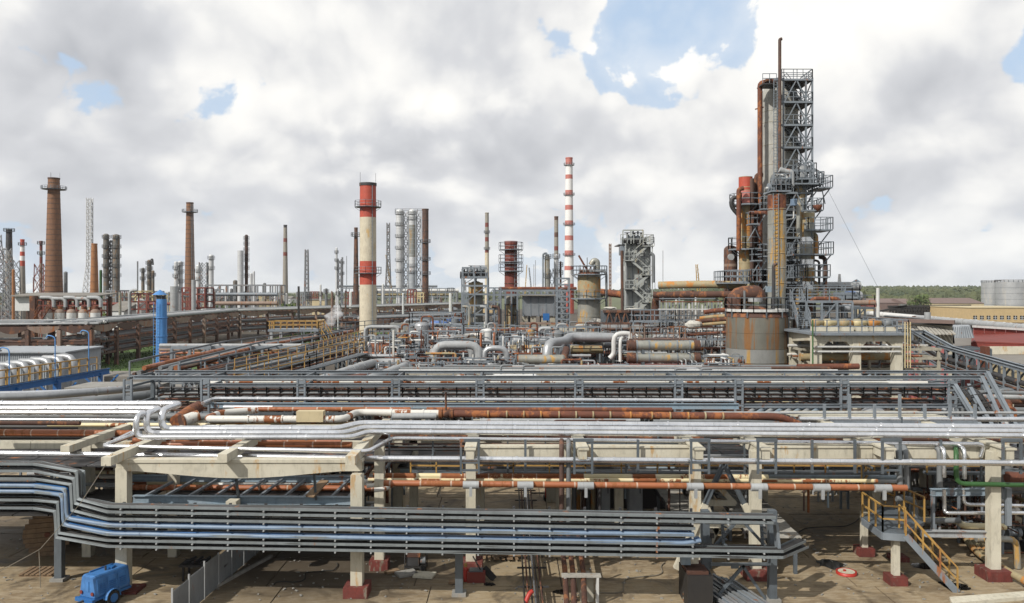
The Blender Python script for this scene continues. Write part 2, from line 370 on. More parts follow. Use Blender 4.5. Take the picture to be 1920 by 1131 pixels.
    def ladder(s, p, q, w_=.5, side=V((1, 0, 0)), step=.3, r=.03):
        p, q = V(p), V(q); a = side * (w_ / 2); s.bar(p - a, q - a, r * 2); s.bar(p + a, q + a, r * 2)
        n = int((q - p).length / step)
        for i in range(1, n): c = p.lerp(q, i / n); s.bar(c - a, c + a, r * 1.3)
        return s
    def build(s, name, mat, parent=None, origin=None):
        me = bpy.data.meshes.new(name)
        if parent is not None: o3 = world_loc(parent)
        elif origin is not None: o3 = V(origin)
        else:
            xs = [p[0] for p in s.v]; ys = [p[1] for p in s.v]; o3 = V(((min(xs) + max(xs)) / 2, (min(ys) + max(ys)) / 2, min(p[2] for p in s.v)))
        me.from_pydata([(p[0] - o3.x, p[1] - o3.y, p[2] - o3.z) for p in s.v], [], s.f)
        me.polygons.foreach_set('use_smooth', s.s); me.materials.append(MAT[mat]); me.update()
        o = bpy.data.objects.new(name, me); COL.objects.link(o)
        if parent is not None: o.parent = parent
        else: o.location = o3
        return o
def world_loc(o):
    l = V(o.location)
    while o.parent: o = o.parent; l += V(o.location)
    return l
def tag(o, label=None, cat=None, group=None, kind=None):
    if label: o['label'] = label
    if cat: o['category'] = cat
    if group: o['group'] = group
    if kind: o['kind'] = kind
    return o
def thing(name, label, cat, loc, group=None):
    o = bpy.data.objects.new(name, None); COL.objects.link(o); o.location = loc; o.empty_display_size = .3
    return tag(o, label, cat, group)
def copy_tree(o, parent=None):
    c = o.copy(); COL.objects.link(c)
    if parent: c.parent = parent
    for ch in list(o.children): copy_tree(ch, c)
    return c
ORD = ['', 'first', 'second', 'third', 'fourth', 'fifth', 'sixth', 'seventh', 'eighth', 'ninth', 'tenth', 'eleventh', 'twelfth', 'thirteenth', 'fourteenth',
       'fifteenth', 'sixteenth', 'seventeenth', 'eighteenth', 'nineteenth', 'twentieth']
def nth(i):
    if i <= 20: return ORD[i]
    return {2: 'twenty ', 3: 'thirty ', 4: 'forty ', 5: 'fifty '}[i // 10] + (ORD[i % 10] if i % 10 else 'last')
def pipe(label, mat, r, pts, bend=None, group=None, n=12, rings=0, name='pipe', ringmat=None, cat='pipe'):
    bend = r * 4 if bend is None else bend
    o = MB().tube(pts, r, n, True, bend).build(name, mat); tag(o, label, cat, group)
    if rings:
        pp = rp(pts, bend)
        for a, b in zip(pp, pp[1:]):
            L = (b - a).length
            if L < rings: continue
            d = (b - a) / L
            for i in range(int(L / rings)):
                c = a + d * ((i + .5) * rings)
                MB().tube([c - d * .04, c + d * .04], r * 1.12 + .01, n).build('clamp_band', ringmat or mat, o)
    return o
def flange(mb, c, axis_d, r, t=.08, n=12):
    c = V(c); d = V(axis_d).normalized(); mb.tube([c - d * t, c - d * .008], r * 1.7, n); mb.tube([c + d * .008, c + d * t], r * 1.7, n); return mb
def valve(parent, c, r, mat='dark_rust', h=.5, wheel='dark_steel', ax=V((1, 0, 0))):
    c = V(c); m = MB(); flange(m, c - ax * r * 1.8, ax, r); flange(m, c + ax * r * 1.8, ax, r)
    m.tube([c - ax * r * 1.8, c - ax * r * .6, c, c + ax * r * .6, c + ax * r * 1.8], [r, r * 1.25, r * 1.4, r * 1.25, r], 10)
    m.tube([c, c + V((0, 0, r * 1.2 + h))], r * .35, 8)
    o = m.build('valve', mat, parent)
    t = MB(); k = 12; cc = c + V((0, 0, r * 1.2 + h)); R = max(r * 1.1, .12)
    t.tube([cc + V((cos(i * 2 * pi / k) * R, sin(i * 2 * pi / k) * R, 0)) for i in range(k + 1)], R * .12, 5, False)
    t.bar(cc - V((R, 0, 0)), cc + V((R, 0, 0)), R * .15); t.bar(cc - V((0, R, 0)), cc + V((0, R, 0)), R * .15)
    t.build('hand_wheel', wheel, o); return o
def ring_pts(c, r, n=14, a0=0, a1=2 * pi):
    c = V(c); return [c + V((cos(a0 + (a1 - a0) * i / n) * r, sin(a0 + (a1 - a0) * i / n) * r, 0)) for i in range(n + 1)]
def ring_platform(parent, c, r0, r1, mat='light_steel', h=1.05, a0=0, a1=2 * pi, thick=.15, n=14, step=1.2, rr=.035, bracket=True):
    c = V(c); m = MB(); A = ring_pts(c, r0, n, a0, a1); B = ring_pts(c, r1, n, a0, a1); dn = V((0, 0, -thick))
    for i in range(n):
        m.hexa([A[i] + dn, B[i] + dn, B[i + 1] + dn, A[i + 1] + dn, A[i], B[i], B[i + 1], A[i + 1]])
        if bracket and i % 2 == 0: m.bar(B[i] + dn, A[i] + dn + V((0, 0, -(r1 - r0) * .7)), .06)
    p = m.build('platform', mat, parent)
    MB().rail(B, h, 99 if step is None else step, rr).build('railing', mat, p); return p
# ---------------------------------------------------------------- the setting: land, far wood
def hill(x, y):
    r = math.hypot(x, y)
    if r < 520: return -0.25
    t = min(1, (r - 520) / 1500.0)
    right = max(0.0, min(1.0, (x / max(y, 1) + .12) / .35)) if y > 0 else .4
    return -0.25 + (t ** 1.2) * (-3 + 15 * right) + t * 2.5 * mnoise.noise(V((x * .0012, y * .0012, 4)))
mb = MB(); rr_ = [0, 60, 130, 260, 520, 640, 780, 950, 1200, 1500, 1900, 2400, 3200, 4200, 6000]; n = 96
for r in rr_:
    for j in range(n):
        t = 2 * pi * j / n; x, y = cos(t) * r, sin(t) * r
        mb.v.append((x, y, hill(x, y)))
for i in range(len(rr_) - 1):
    for j in range(n):
        a, b = i * n + j, i * n + (j + 1) % n; mb.face((a, b, b + n, a + n), True)
tag(mb.build('ground', 'field', origin=(0, 0, 0)), kind='structure')
o = MB().box(-420, 420, -60, 520, -.6, -.06).build('plant_ground', 'dirt', origin=(0, 0, 0)); tag(o, kind='structure')
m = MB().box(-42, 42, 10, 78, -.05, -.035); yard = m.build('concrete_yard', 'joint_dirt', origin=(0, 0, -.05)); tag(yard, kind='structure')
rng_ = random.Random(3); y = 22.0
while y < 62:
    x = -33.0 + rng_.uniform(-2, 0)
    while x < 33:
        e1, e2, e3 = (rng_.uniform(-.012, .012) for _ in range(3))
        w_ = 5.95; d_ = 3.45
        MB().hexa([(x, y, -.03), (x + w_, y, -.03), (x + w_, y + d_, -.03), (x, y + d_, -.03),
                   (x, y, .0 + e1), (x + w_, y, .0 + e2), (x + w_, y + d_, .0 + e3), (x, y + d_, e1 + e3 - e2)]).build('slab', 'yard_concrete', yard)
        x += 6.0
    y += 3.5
for (nm, x0, x1, y0, y1) in [('grass_strip', -92, -46, 118, 175), ('grass_strip', -60, -30, 176, 260), ('grass_strip', -30, -8, 205, 300)]:
    o = MB().box(x0, x1, y0, y1, -.06, -.02).build(nm, 'grass'); tag(o, kind='structure')
    g = MB(); rg = random.Random(x0)
    for _ in range(2600):
        a = rg.uniform(x0, x1); b = rg.uniform(y0, y1); h_ = rg.uniform(.15, .45); t = rg.uniform(0, pi); c_, s_ = cos(t) * .14, sin(t) * .14
        k = len(g.v); g.v += [(a - c_, b - s_, -.02), (a + c_, b + s_, -.02), (a + rg.uniform(-.1, .1), b, h_)]; g.face((k, k + 1, k + 2))
    tag(g.build('grass', 'grass'), 'unmown green grass growing beneath the brown trestle', 'grass', kind='stuff')
o = MB().box(-70, -36, 84, 119, -.06, .05).build('path', 'flat_roof'); tag(o, kind='structure')

# the far wood: thousands of crowns, one mass
def ico_blob(seed):
    r = random.Random(seed); vs = []; fs = []
    k = 7; L = 4
    for i in range(L + 1):
        ph = pi * i / L
        for j in range(k):
            t = 2 * pi * (j + .5 * (i % 2)) / k; q = 1 + r.uniform(-.3, .3)
            vs.append((cos(t) * sin(ph) * q, sin(t) * sin(ph) * q, cos(ph) * (1 + r.uniform(-.12, .12))))
    for i in range(L):
        for j in range(k): fs.append((i * k + j, (i + 1) * k + j, (i + 1) * k + (j + 1) % k, i * k + (j + 1) % k))
    return vs, fs
blobs = [ico_blob(i) for i in range(7)]
wm = MB(); rg = random.Random(11)
def crowns(n, a0, a1, d0, d1, s0, s1, pw=1.0):
    for _ in range(n):
        a = rg.uniform(a0, a1); d = d0 + (d1 - d0) * rg.random() ** pw; x = a * d; y_ = d; g = hill(x, y_); s_ = rg.uniform(s0, s1)
        vs, fs = blobs[rg.randrange(7)]; k = len(wm.v); hh = s_ * rg.uniform(1.0, 1.6)
        for v_ in vs: wm.v.append((x + v_[0] * s_, y_ + v_[1] * s_, g + hh * .8 + v_[2] * hh))
        for f_ in fs: wm.face(tuple(k + q for q in f_))
crowns(5200, .22, .86, 640, 2300, 1.4, 4.8, .8)
crowns(900, .40, .75, 650, 850, 1.2, 4.2)
crowns(2600, -.80, .24, 1000, 2300, 2.0, 3.6, .8)
crowns(900, -1.3, 1.3, 2000, 2600, 2, 3.6)
tag(wm.build('distant_wood', 'wood_leaf'), 'wide green wood covering the low hill along the horizon', 'wood', kind='stuff')

def leafy_tree(c, h, rad, label, group=None, n=900, seed=1):
    r = random.Random(seed); c = V(c); root = thing('tree', label, 'tree', c, group)
    t = MB(); t.tube([c, c + V((.05, 0, h * .35)), c + V((-.1, .1, h * .75))], [rad * .09, rad * .06, rad * .02], 7)
    for i in range(6):
        a = r.uniform(0, 2 * pi); z0 = h * r.uniform(.3, .6); t.tube([c + V((0, 0, z0)), c + V((cos(a) * rad * .6, sin(a) * rad * .6, z0 + h * .22))], [rad * .035, rad * .012], 5)
    t.build('trunk', 'bark', root)
    cl = [(V((r.uniform(-.6, .6) * rad, r.uniform(-.6, .6) * rad, h * r.uniform(.35, .85))), rad * r.uniform(.3, .55)) for _ in range(12)]
    m = MB()
    for _ in range(n):
        q, s_ = cl[r.randrange(12)]; d = V((r.gauss(0, 1), r.gauss(0, 1), r.gauss(0, .8))).normalized() * s_ * r.uniform(.6, 1.05)
        p = c + q + d; u = V((r.gauss(0, 1), r.gauss(0, 1), r.gauss(0, 1))).normalized() * rad * .09; w_ = u.orthogonal().normalized() * rad * .07
        m.quad(p - u, p + w_, p + u, p - w_)
    m.build('crown', 'tree_leaf', root); return root
for i, (px, py, D, h, rad, lab) in enumerate([
    (1713, 576, 430, 9.5, 3.4, 'dark green bushy tree standing alone before the brown roofed sheds, left one of the pair'),
    (1731, 577, 432, 10.5, 4.6, 'wider bushy tree of the pair before the brown roofed sheds'),
    (188, 590, 175, 8, 2.6, 'green tree beside the roofed pump gallery on the left'),
    (277, 592, 190, 8, 2.6, 'green tree just left of the tall sky blue chimney'),
    (316, 590, 200, 8.5, 2.4, 'green tree seen right behind the sky blue chimney'),
    (420, 568, 330, 6, 3.0, 'small pale green tree among the far left pipework'),
    (541, 578, 330, 7, 4.5, 'round green tree right of the far grey chimney foot'),
    ]):
    leafy_tree((XX(px, D), D, 0), h, rad, lab, seed=i + 5)
# ================================================================ FOREGROUND (Y 28..47)
# ---- concrete pipe rack, frames of cream concrete
def col_box(root, px, D, ztop, w_=.46, ped=None, mat='cream_concrete', zb=0.0):
    x = XX(px, D); m = MB().box(x - w_ / 2, x + w_ / 2, D - w_ / 2, D + w_ / 2, zb, ztop); m.build('column', mat, root)
    if ped: MB().box(x - ped / 2, x + ped / 2, D - ped / 2, D + ped / 2, 0.0, .42).build('pedestal', 'pedestal_red', root)
def belly(root, xa, xb, D, zt, d0, d1, th=.4, mat='cream_concrete', name='beam'):
    m = MB(); n = 12; A = []
    for i in range(n + 1):
        t = i / n; k = sin(pi * min(1, max(0, (t - .08) / .84))) ** 1.3; A.append((xa + (xb - xa) * t, zt - d0 - (d1 - d0) * k))
    for y_, rev in ((D - th / 2, 0), (D + th / 2, 1)):
        k = len(m.v); m.v += [(xa, y_, zt), (xb, y_, zt)] + [(x, y_, z) for x, z in A[::-1]]; idx = tuple(range(k, k + n + 3)); m.face(idx[::-1] if not rev else idx)
    for i in range(n): a, b = A[i], A[i + 1]; m.quad((a[0], D - th / 2, a[1]), (b[0], D - th / 2, b[1]), (b[0], D + th / 2, b[1]), (a[0], D + th / 2, a[1]))
    m.quad((xa, D - th / 2, zt), (xb, D - th / 2, zt), (xb, D + th / 2, zt), (xa, D + th / 2, zt))
    m.box(xa, xb, D - th / 2 - .05, D + th / 2 + .05, zt + .002, zt + .12)
    return m.build(name, mat, root)
rk = thing('concrete_pipe_rack', 'cream concrete pipe rack with one long fish bellied beam, front left', 'pipe rack', (XX(450, 32), 32, 0))
col_box(rk, 232, 32, 4.95, .46, None); col_box(rk, 670, 31.6, 4.75, .46, .95)
MB().cbox((XX(232, 32) + .2, 32, 0), 1.0, .9, .12).build('pedestal', 'pedestal_red', rk)
belly(rk, XX(222, 32), XX(681, 32), 32, 5.16, .34, .62)
for px, ya, yb in ((232, 30.6, 40), (430, 31.2, 40), (668, 30.8, 40)):
    x = XX(px, 32); MB().box(x - .19, x + .19, ya, yb, 5.29, 5.62).build('cross_beam', 'cream_concrete', rk)
for px, D, zt in ((166, 36.2, 5.25), (326, 36.2, 5.25), (712, 34.6, 5.25), (776, 40, 5.2), (748, 41, 5.2), (612, 40, 5.2), (520, 40.3, 5.2), (235, 40.3, 5.2)):
    col_box(rk, px, D, zt, .40, .8 if D < 36 else None, 'cream_concrete')
for (pa, pb, D, z) in ((150, 640, 40.2, 5.28), (130, 700, 36.2, 5.20)):
    MB().box(XX(pa, D), XX(pb, D), D - .17, D + .17, z - .3, z - .01).build('tie_beam', 'cream_concrete', rk)
# left beam sections seen at the frame edge
MB().box(XX(-60, 37), XX(62, 37), 36.8, 37.2, ZZ(845, 37), ZZ(826, 37)).build('beam', 'cream_concrete', rk)
MB().box(XX(63, 37), XX(172, 37), 36.8, 37.2, ZZ(843, 37), ZZ(826, 37)).build('beam', 'cream_concrete', rk)
x = XX(134, 34); MB().box(x - .19, x + .19, 33.5, 40, 5.2, 5.5).build('cross_beam', 'cream_concrete', rk)
# steel frame beneath the bellied beam
sf = thing('walkway_structure', 'blue grey steel frame hung below the bellied concrete beam', 'steel frame', (XX(450, 33), 33, 3.6))
zf = ZZ(936, 33)
MB().ibar((XX(250, 33), 33, zf), (XX(660, 33), 33, zf - .06), .22, .32).build('beam', 'bluegrey_pipe', sf)
MB().ibar((XX(250, 37), 36.5, zf + .05), (XX(690, 37), 36.5, zf), .2, .28).build('beam', 'bluegrey_pipe', sf)
for px in (262, 300, 345, 395, 443, 480, 528, 565, 618, 650):
    a = V((XX(px, 33), 33.1, zf)); MB().bar(a, a + V((.1, 3.3, 0)), .1).build('tie', 'light_steel', sf)
for px in (449, 594): a = V((XX(px, 33), 32.9, zf)); MB().bar(a, (a.x, 32.5, 4.7), .09).build('hanger', 'grey_steel', sf)
m = MB().cbox((XX(437, 32.5), 32.5, ZZ(955, 32.5)), .42, .5, .38); m.build('bearing_block', 'cream_concrete', sf)
m = MB(); a = V((XX(592, 33), 32.7, zf + .2)); m.bar(a + V((-.15, -.1, 0)), a + V((.25, .8, .45)), .42, .06)
tag(m.build('plank', 'timber'), 'rust brown timber plank lying across the frame under the concrete beam', 'plank')

rk2 = thing('concrete_pipe_rack', 'long cream concrete pipe rack carrying the silver pipes, middle to right', 'pipe rack', (XX(1300, 34), 34, 0))
for px, D, zt in ((883, 34.4, 5.3), (1303, 34, 5.3), (1416, 33.5, 5.3), (1862, 33.4, 5.3)):
    col_box(rk2, px, D, zt, .42, 1.0)
for (pa, pb) in ((876, 1090), (1092, 1311), (1408, 1632), (1634, 1872)):
    MB().box(XX(pa, 34), XX(pb, 34), 33.8, 34.2, ZZ(858, 34), ZZ(838, 34) ).build('beam', 'cream_concrete', rk2)
    MB().box(XX(pa, 34), XX(pb, 34), 33.74, 34.26, ZZ(838, 34) + .002, ZZ(835, 34)).build('beam_flange', 'cream_concrete', rk2)
for px, D in ((900, 40), (1310, 40.5), (1430, 40.5), (1160, 40), (1050, 41), (1880, 40), (1640, 40.5), (745, 41.5), (1735, 41)):
    col_box(rk2, px, D, 5.3, .42, None, 'cream_concrete')
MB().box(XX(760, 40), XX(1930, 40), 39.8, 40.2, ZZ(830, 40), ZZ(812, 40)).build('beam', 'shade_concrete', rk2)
for px in (883, 1090, 1303, 1425, 1652, 1872):
    x = XX(px, 33.4); m = MB().box(x - .16, x + .16, 32.6, 40, 5.12, 5.5); m.box(x - .24, x + .24, 32.55, 40, 5.5, 5.58); m.build('cross_beam', 'cream_concrete', rk2)
    h_ = MB()
    for s_ in (-.36, .36): h_.bar((x + s_, 32.5, 4.55), (x + s_, 32.5, 5.95), .09)
    h_.bar((x - .42, 32.5, 5.92), (x + .42, 32.5, 5.92), .12); h_.bar((x - .38, 32.5, 4.7), (x + .38, 32.5, 4.7), .08); h_.bar((x - .38, 32.5, 5.0), (x + .38, 32.5, 5.0), .06)
    h_.build('pipe_hanger', 'grey_steel', rk2)
# small stanchions between
for px in (985, 1195, 1520, 1600, 1760):
    x = XX(px, 33.7); MB().bar((x, 33.55, 4.35), (x, 33.55, 5.75), .10).build('strut', 'grey_steel', rk2)
# A-frame of braces between the two middle columns
af = thing('raking_brace', 'cream and grey A shaped brace between the two middle concrete columns', 'brace', (XX(1358, 33.8), 33.8, 0))
ap = V((XX(1357, 33.8), 33.8, ZZ(868, 33.8)))
for s_, px1, px2 in ((-1, 1322, 1268), (1, 1395, 1452)):
    mid = V((XX(px1, 33.8), 33.8, ZZ(945, 33.8))); ft = V((XX(px2, 33.8), 33.8, .25))
    MB().ibar(ap, mid, .16, .2).build('brace', 'grey_steel', af); MB().bar(mid, ft, .26).build('brace', 'cream_concrete', af)
MB().bar((XX(1312, 33.9), 33.9, ZZ(982, 33.9)), (XX(1410, 33.9), 33.9, ZZ(982, 33.9)), .28).build('tie_beam', 'cream_concrete', af)
MB().bar((XX(1300, 38), 38, ZZ(942, 38)), (XX(1378, 38), 38, ZZ(942, 38)), .28).build('tie_beam', 'cream_concrete', af)
for a_, b_ in (((1325, 950), (1345, 1000)), ((1378, 945), (1340, 905)), ((1345, 985), (1322, 1040))):
    MB().bar(P(a_[0], a_[1], 38), P(b_[0], b_[1], 38), .24).build('brace', 'cream_concrete', af)

# ---- the three big silver pipes
zt = 6.83
def bigpipe(lab, mat, r, D1, y1, dpx, Dl, yl, rx, Dup, zup, ):
    z = ZZ(y1, D1); Dr = (H - z) * F / (y1 + 8 - HY)
    pts = [(XX(1990, Dr), Dr, z), (XX(dpx[0], D1), D1, z), (XX(dpx[1], Dl), Dl, z), (XX(rx, Dl), Dl, z), (XX(rx, Dl), Dl, zup), (XX(rx, Dl), Dup, zup), (XX(-90, Dup), Dup, zup)]
    return pipe(lab, mat, r, pts, bend=r * 2.6, n=20, rings=3.1, cat='pipe')
bigpipe('thick silver insulated pipe, rearmost of the three crossing the whole rack', 'silver', .15, 36.0, 794, (676, 630), 34.5, 805, 303, 35.9 + .6, zt)
bigpipe('silver insulated pipe in the middle of the three crossing the whole rack', 'silver', .13, 35.1, 802, (684, 645), 33.75, 814, 275, 35.1, zt)
bigpipe('thinner silver insulated pipe, front one of the three crossing the whole rack', 'silver', .11, 34.3, 810, (690, 658), 33.05, 822, 256, 33.9, zt)
# thin silver ones
z = 5.55; pipe('thin silver pipe looping around the bellied concrete beam below the big three', 'silver', .095,
     [Pz(1846, 860, 5.0) + V((0, .3, 0)), Pz(1846, 833, z), Pz(735, 822, z), Pz(690, 847, z), Pz(190, 837, z), Pz(252, 815, z + .1), Pz(252, 815, z + .1) + V((0, .1, .6))], n=12)
z = 5.02; pipe('silver pipe running low in front of the concrete columns, mid rack', 'silver', .125, [Pz(1990, 869, z), Pz(700, 860, z), Pz(-80, 849, z)], n=14, rings=4)
pipe('thin silver pipe high on the left below the big three', 'silver', .07, [P(-80, 786, 36.2), P(262, 788, 36.2)], n=10)
pipe('second thin silver pipe tucked behind the bellied beam loop', 'silver', .08, [P(215, 826, 36), P(262, 803, 38.2), P(680, 802, 38.5)], n=10)
# rusty orange and yellow ones
z = 4.15; oo = pipe('long orange rust pipe along the front of the rack at hanger level', 'patch_rust', .125, [Pz(1700, 915, z), Pz(720, 906, z)], n=14)
for px in (883, 985, 1098, 1303, 1423, 1540, 1655):
    q = Pz(px, 908 + (px - 720) / 120, z); m = MB().tube([q - V((.32, 0, 0)), q + V((.32, 0, 0))], .16, 12); m.bar(q + V((0, -.16, -.05)), q + V((0, -.16, -.42)), .11); m.build('pipe_shoe', 'pale_pipe', oo)
for i, (y_, D, r, mt, px1, px2) in enumerate([(892, 34.9, .12, 'patch_yellow', 700, 1440), (899, 34.6, .085, 'patch_yellow', 690, 1645), (886, 36.2, .12, 'pale_pipe', 770, 925), (885, 36.8, .13, 'grey_pipe', 926, 1640),
      (893, 35.9, .12, 'bluegrey_pipe', 1440, 1700), (900, 35.2, .08, 'pale_pipe', 1440, 1700)]):
    pipe(['yellow and rust streaked pipe behind the long orange pipe', 'thin cream pipe with rust bands just behind the long orange pipe', 'short pale pipe behind the yellow streaked pipe',
          'grey pipe behind the yellow streaked pipe, middle of rack', 'blue grey pipe right of the two middle columns', 'thin pale pipe right of the two middle columns'][i], mt, r, [P(px1, y_, D), P(px2, y_ + 3, D)])
pipe('broad dull blue duct running behind the concrete columns', 'bluegrey_pipe', .34, [P(752, 876, 38.5), P(1650, 880, 38.5)], n=16, rings=3.5, cat='duct')
# yellow handrails along the walkway behind the columns
for (a, b, lab) in ((770, 866, 'yellow handrail on the walkway left of the first middle column'), (895, 1300, 'yellow handrail on the walkway between the middle columns'),
                    (1318, 1405, 'short yellow handrail between the two close concrete columns'), (1430, 1665, 'yellow handrail on the walkway right of the A brace'), (1738, 1855, 'yellow handrail beside the green pipe')):
    o = MB().rail([P(a, 886, 35.3), P(b, 887, 35.3)], .62, 1.5, .03, 1).build('handrail', 'yellow_paint'); tag(o, lab, 'handrail')
    m = MB(); A_, B_ = P(a, 886, 35.3), P(b, 887, 35.3); m.hexa([A_ + V((0, 0, -.1)), B_ + V((0, 0, -.1)), B_ + V((0, .35, -.1)), A_ + V((0, .35, -.1)), A_, B_, B_ + V((0, .35, 0)), A_ + V((0, .35, 0))])
    m.build('walkway_deck', 'grey_steel', o)
# rusty pipe lots under and left of the bellied beam
for i, (x0, y0, x1, y1, D, r, mt) in enumerate([(-60, 811, 260, 813, 37.5, .17, 'patch_rust'), (-60, 780, 400, 781, 39.5, .16, 'grey_pipe'), (90, 797, 420, 797, 39, .10, 'patch_yellow'),
     (250, 826, 640, 829, 35.6, .13, 'patch_rust'), (246, 834, 660, 834, 35.1, .14, 'patch_rust'), (140, 886, 560, 885, 37.0, .09, 'patch_yellow'), (146, 894, 720, 893, 37.4, .10, 'patch_grey'),
     (150, 908, 250, 909, 36.0, .08, 'pale_pipe'), (245, 904, 720, 905, 36.6, .12, 'patch_yellow'), (250, 914, 715, 916, 35.6, .13, 'patch_rust'), (400, 909, 700, 911, 36.2, .10, 'patch_grey'), (300, 898, 500, 898, 37, .07, 'blue_paint'),
     (180, 912, 230, 912, 35.2, .05, 'pale_pipe')]):
    pipe('%s pipe crossing the left rack, %s from the top' % ({'patch_rust': 'rust orange', 'grey_pipe': 'grey', 'patch_yellow': 'yellow stained', 'patch_grey': 'grey and rust', 'pale_pipe': 'pale', 'blue_paint': 'thin blue'}[mt], nth(sorted([811, 780, 797, 826, 834, 886, 894, 908, 904, 914, 909, 898, 912]).index(y0) + 1)),
         mt, r, [P(x0, y0, D), P(x1, y1, D)], group='pipes under the left concrete rack')
# elbow branches right of column two
for i, (px, y0) in enumerate(((698, 896), (708, 903), (722, 911))):
    pipe('%s of the three grey elbows beside the second front column' % ['upper', 'middle', 'lower'][i], 'patch_grey', .10, [P(px - 20, y0 + 8, 35 - i * .5), P(px, y0 + 6, 35 - i * .5), P(px + 22, y0 - 6, 37.5 - i * .5)], group='elbows beside the second column')
# rust pipe line on top, Y 37..40
z = 5.95; ry = [(1500, 797, 5.5), (1462, 781, z), (848, 776, z)]
o = pipe('thick red rust pipe lying along the top of the rack behind the silver pipes', 'rust', .175, [Pz(*q) for q in ry], n=16, bend=.5)
for px in (915, 950, 982, 1014, 1048, 1080, 1112, 1144, 1182, 1222, 1256, 1290, 1322, 1355):
    q = Pz(px, 776.5 + (px - 848) / 130, z); MB().tube([q - V((.035, 0, 0)), q + V((.035, 0, 0))], .19, 14).build('weld_band', 'yellow_rust', o)
o = pipe('pale rust streaked pipe zigzagging on the rack top, left of the red rust pipe', 'patch_grey', .165, [Pz(824, 775, z), Pz(668, 773, z), Pz(645, 786, z), Pz(385, 786, z), Pz(386, 786, z) + V((0, 1.9, 0)), Pz(386, 786, z) + V((1.5, 2.9, 0))], n=14, bend=.5, rings=1.6)
valve(o, Pz(836, 776, z), .15, 'dark_rust', .9)
o = MB().cbox(Pz(583, 790, z - .1) + V((0, 0, 0)), 1.25, .5, .5).build('pipe_box', 'cream_wall'); tag(o, 'beige sheet metal box fitted over the rust streaked pipe', 'cover')
pipe('white wrapped pipe length beside the red rust pipe valve', 'pale_pipe', .15, [Pz(735, 781, z), Pz(818, 780, z)], n=14)
for i, (x0, x1, y_, D, r, mt, lab) in enumerate([(440, 770, 767, 41, .11, 'patch_rust', 'thin rust pipe behind the zigzag pipe'), (420, 512, 764, 41.4, .13, 'silver', 'short bright silver pipe end behind the zigzag pipe'), (800, 1260, 768, 41, .12, 'rust', 'second red rust pipe just behind the thick red one'),
     (1498, 1990, 786, 39.4, .12, 'silver', 'silver pipe starting where the red rust pipe dips'), (900, 1200, 788, 37.2, .08, 'pale_pipe', 'thin pale pipe half hidden behind the big silver pipes'), (380, 620, 799, 36.8, .05, 'silver', 'very thin silver line just behind the big three'),
     (395, 740, 793, 38, .07, 'yellow_rust', 'yellow rust pipe just under the zigzag pipe'), (1225, 1480, 790, 38.5, .09, 'grey_pipe', 'grey pipe behind the right end of the red rust pipe')]):
    pipe(lab, mt, r, [P(x0, y_, D), P(x1, y_ + .5, D)], n=12)
pipe('large rusted elbow stub joining behind the silver risers', 'rust', .30, [P(330, 790, 38.6), P(355, 772, 40.2), P(372, 763, 41.8)], n=16, bend=.4)
o = pipe('white painted pipe end with black flange behind the silver risers', 'patch_grey', .27, [P(342, 790, 37.9), P(372, 779, 38.4)], n=16, bend=0)
MB().tube([P(340, 790.5, 37.88), P(343, 789.5, 37.94)], .34, 16).build('flange', 'dark_rust', o)
# the steel ledge in front of the gallery
tag(MB().ibar(P(395, 760, 42), P(1385, 762, 42), .2, .28).build('steel_beam', 'bluegrey_pipe'), 'long blue grey steel beam under the white pipe, in front of the gallery', 'beam')
pipe('long white pipe running along the front of the steel gallery', 'silver', .10, [P(380, 756, 41), P(400, 747.5, 42.5), P(1376, 751, 42.2)], n=14, rings=4)
pipe('short white pipe angling down left of the gallery', 'white_pipe', .12, [P(340, 778, 40), P(405, 748, 43)], n=12)

# ---- verticals dropping from the rack, middle
for i, (px, D) in enumerate(((1053, 33.1), (1066, 33.2))):
    pipe('%s of the two rust topped grey downpipes at mid rack' % ('left', 'right')[i], ('brown_steel', 'grey_pipe')[i], .10, [P(px, 826, D + 1.0), P(px, 836, D), P(px, 990, D)], n=12, bend=.25, group='downpipes at mid rack')
for i, (px, D, ml) in enumerate(((1688, 33.0, 'grey_pipe'), (1700, 33.0, 'grey_pipe'))):
    pipe('%s of the paired grey downpipes with rusty tops on the right' % ('left', 'right')[i], ml, .12, [P(px - 6, 838, D + .8), P(px - 3, 845, D), P(px, 915, D)], n=12, bend=.2, group='paired downpipes right')
o = pipe('green pipe dropping from the rack and turning right at the last front column', 'green_paint', .10, [P(1792, 838, 34), P(1793, 850, 33), P(1793, 907, 33), P(1880, 909, 33), P(1990, 910, 33)], n=12, bend=.35)
for px, yb, lab, r in ((1770, 895, 'silver downpipe left of the green pipe', .09), (1808, 898, 'silver downpipe right of the green pipe', .09), (1766, 913, 'grey thicker downpipe left of the green pipe', .12)):
    q = 4 if r > .1 else 0
    pipe(lab, 'silver' if r < .1 else 'grey_pipe', r, [P(px - 12 - q, 836, 34), P(px - q, 842, 33.2 + q * .1), P(px - q, yb, 33.2 + q * .1)], n=12, bend=.25)
pipe('silver pipe stepping down right behind the last front column', 'silver', .08, [P(1806, 915, 34.6), P(1807, 946, 34.6), P(1990, 950, 34.6)], n=10, bend=.25)
pipe('lower silver pipe running right below the green pipe', 'silver', .08, [P(1770, 918, 34.2), P(1771, 959, 34.2), P(1775, 962, 34), P(1990, 962, 34)], n=10, bend=.2)
pipe('grey gooseneck pipe above the yellow stairs', 'grey_pipe', .13, [P(1680, 935, 35.5), P(1714, 935, 35.5), P(1716, 972, 35.5), P(1735, 977, 35.5), P(1800, 976, 35.5)], n=12, bend=.35)
pipe('rust stained pipe low on the right, ending at the last column', 'patch_yellow', .14, [P(1720, 975, 36), P(1795, 976, 36), P(1805, 986, 35.3), P(1885, 988, 35.3)], n=12, bend=.3)
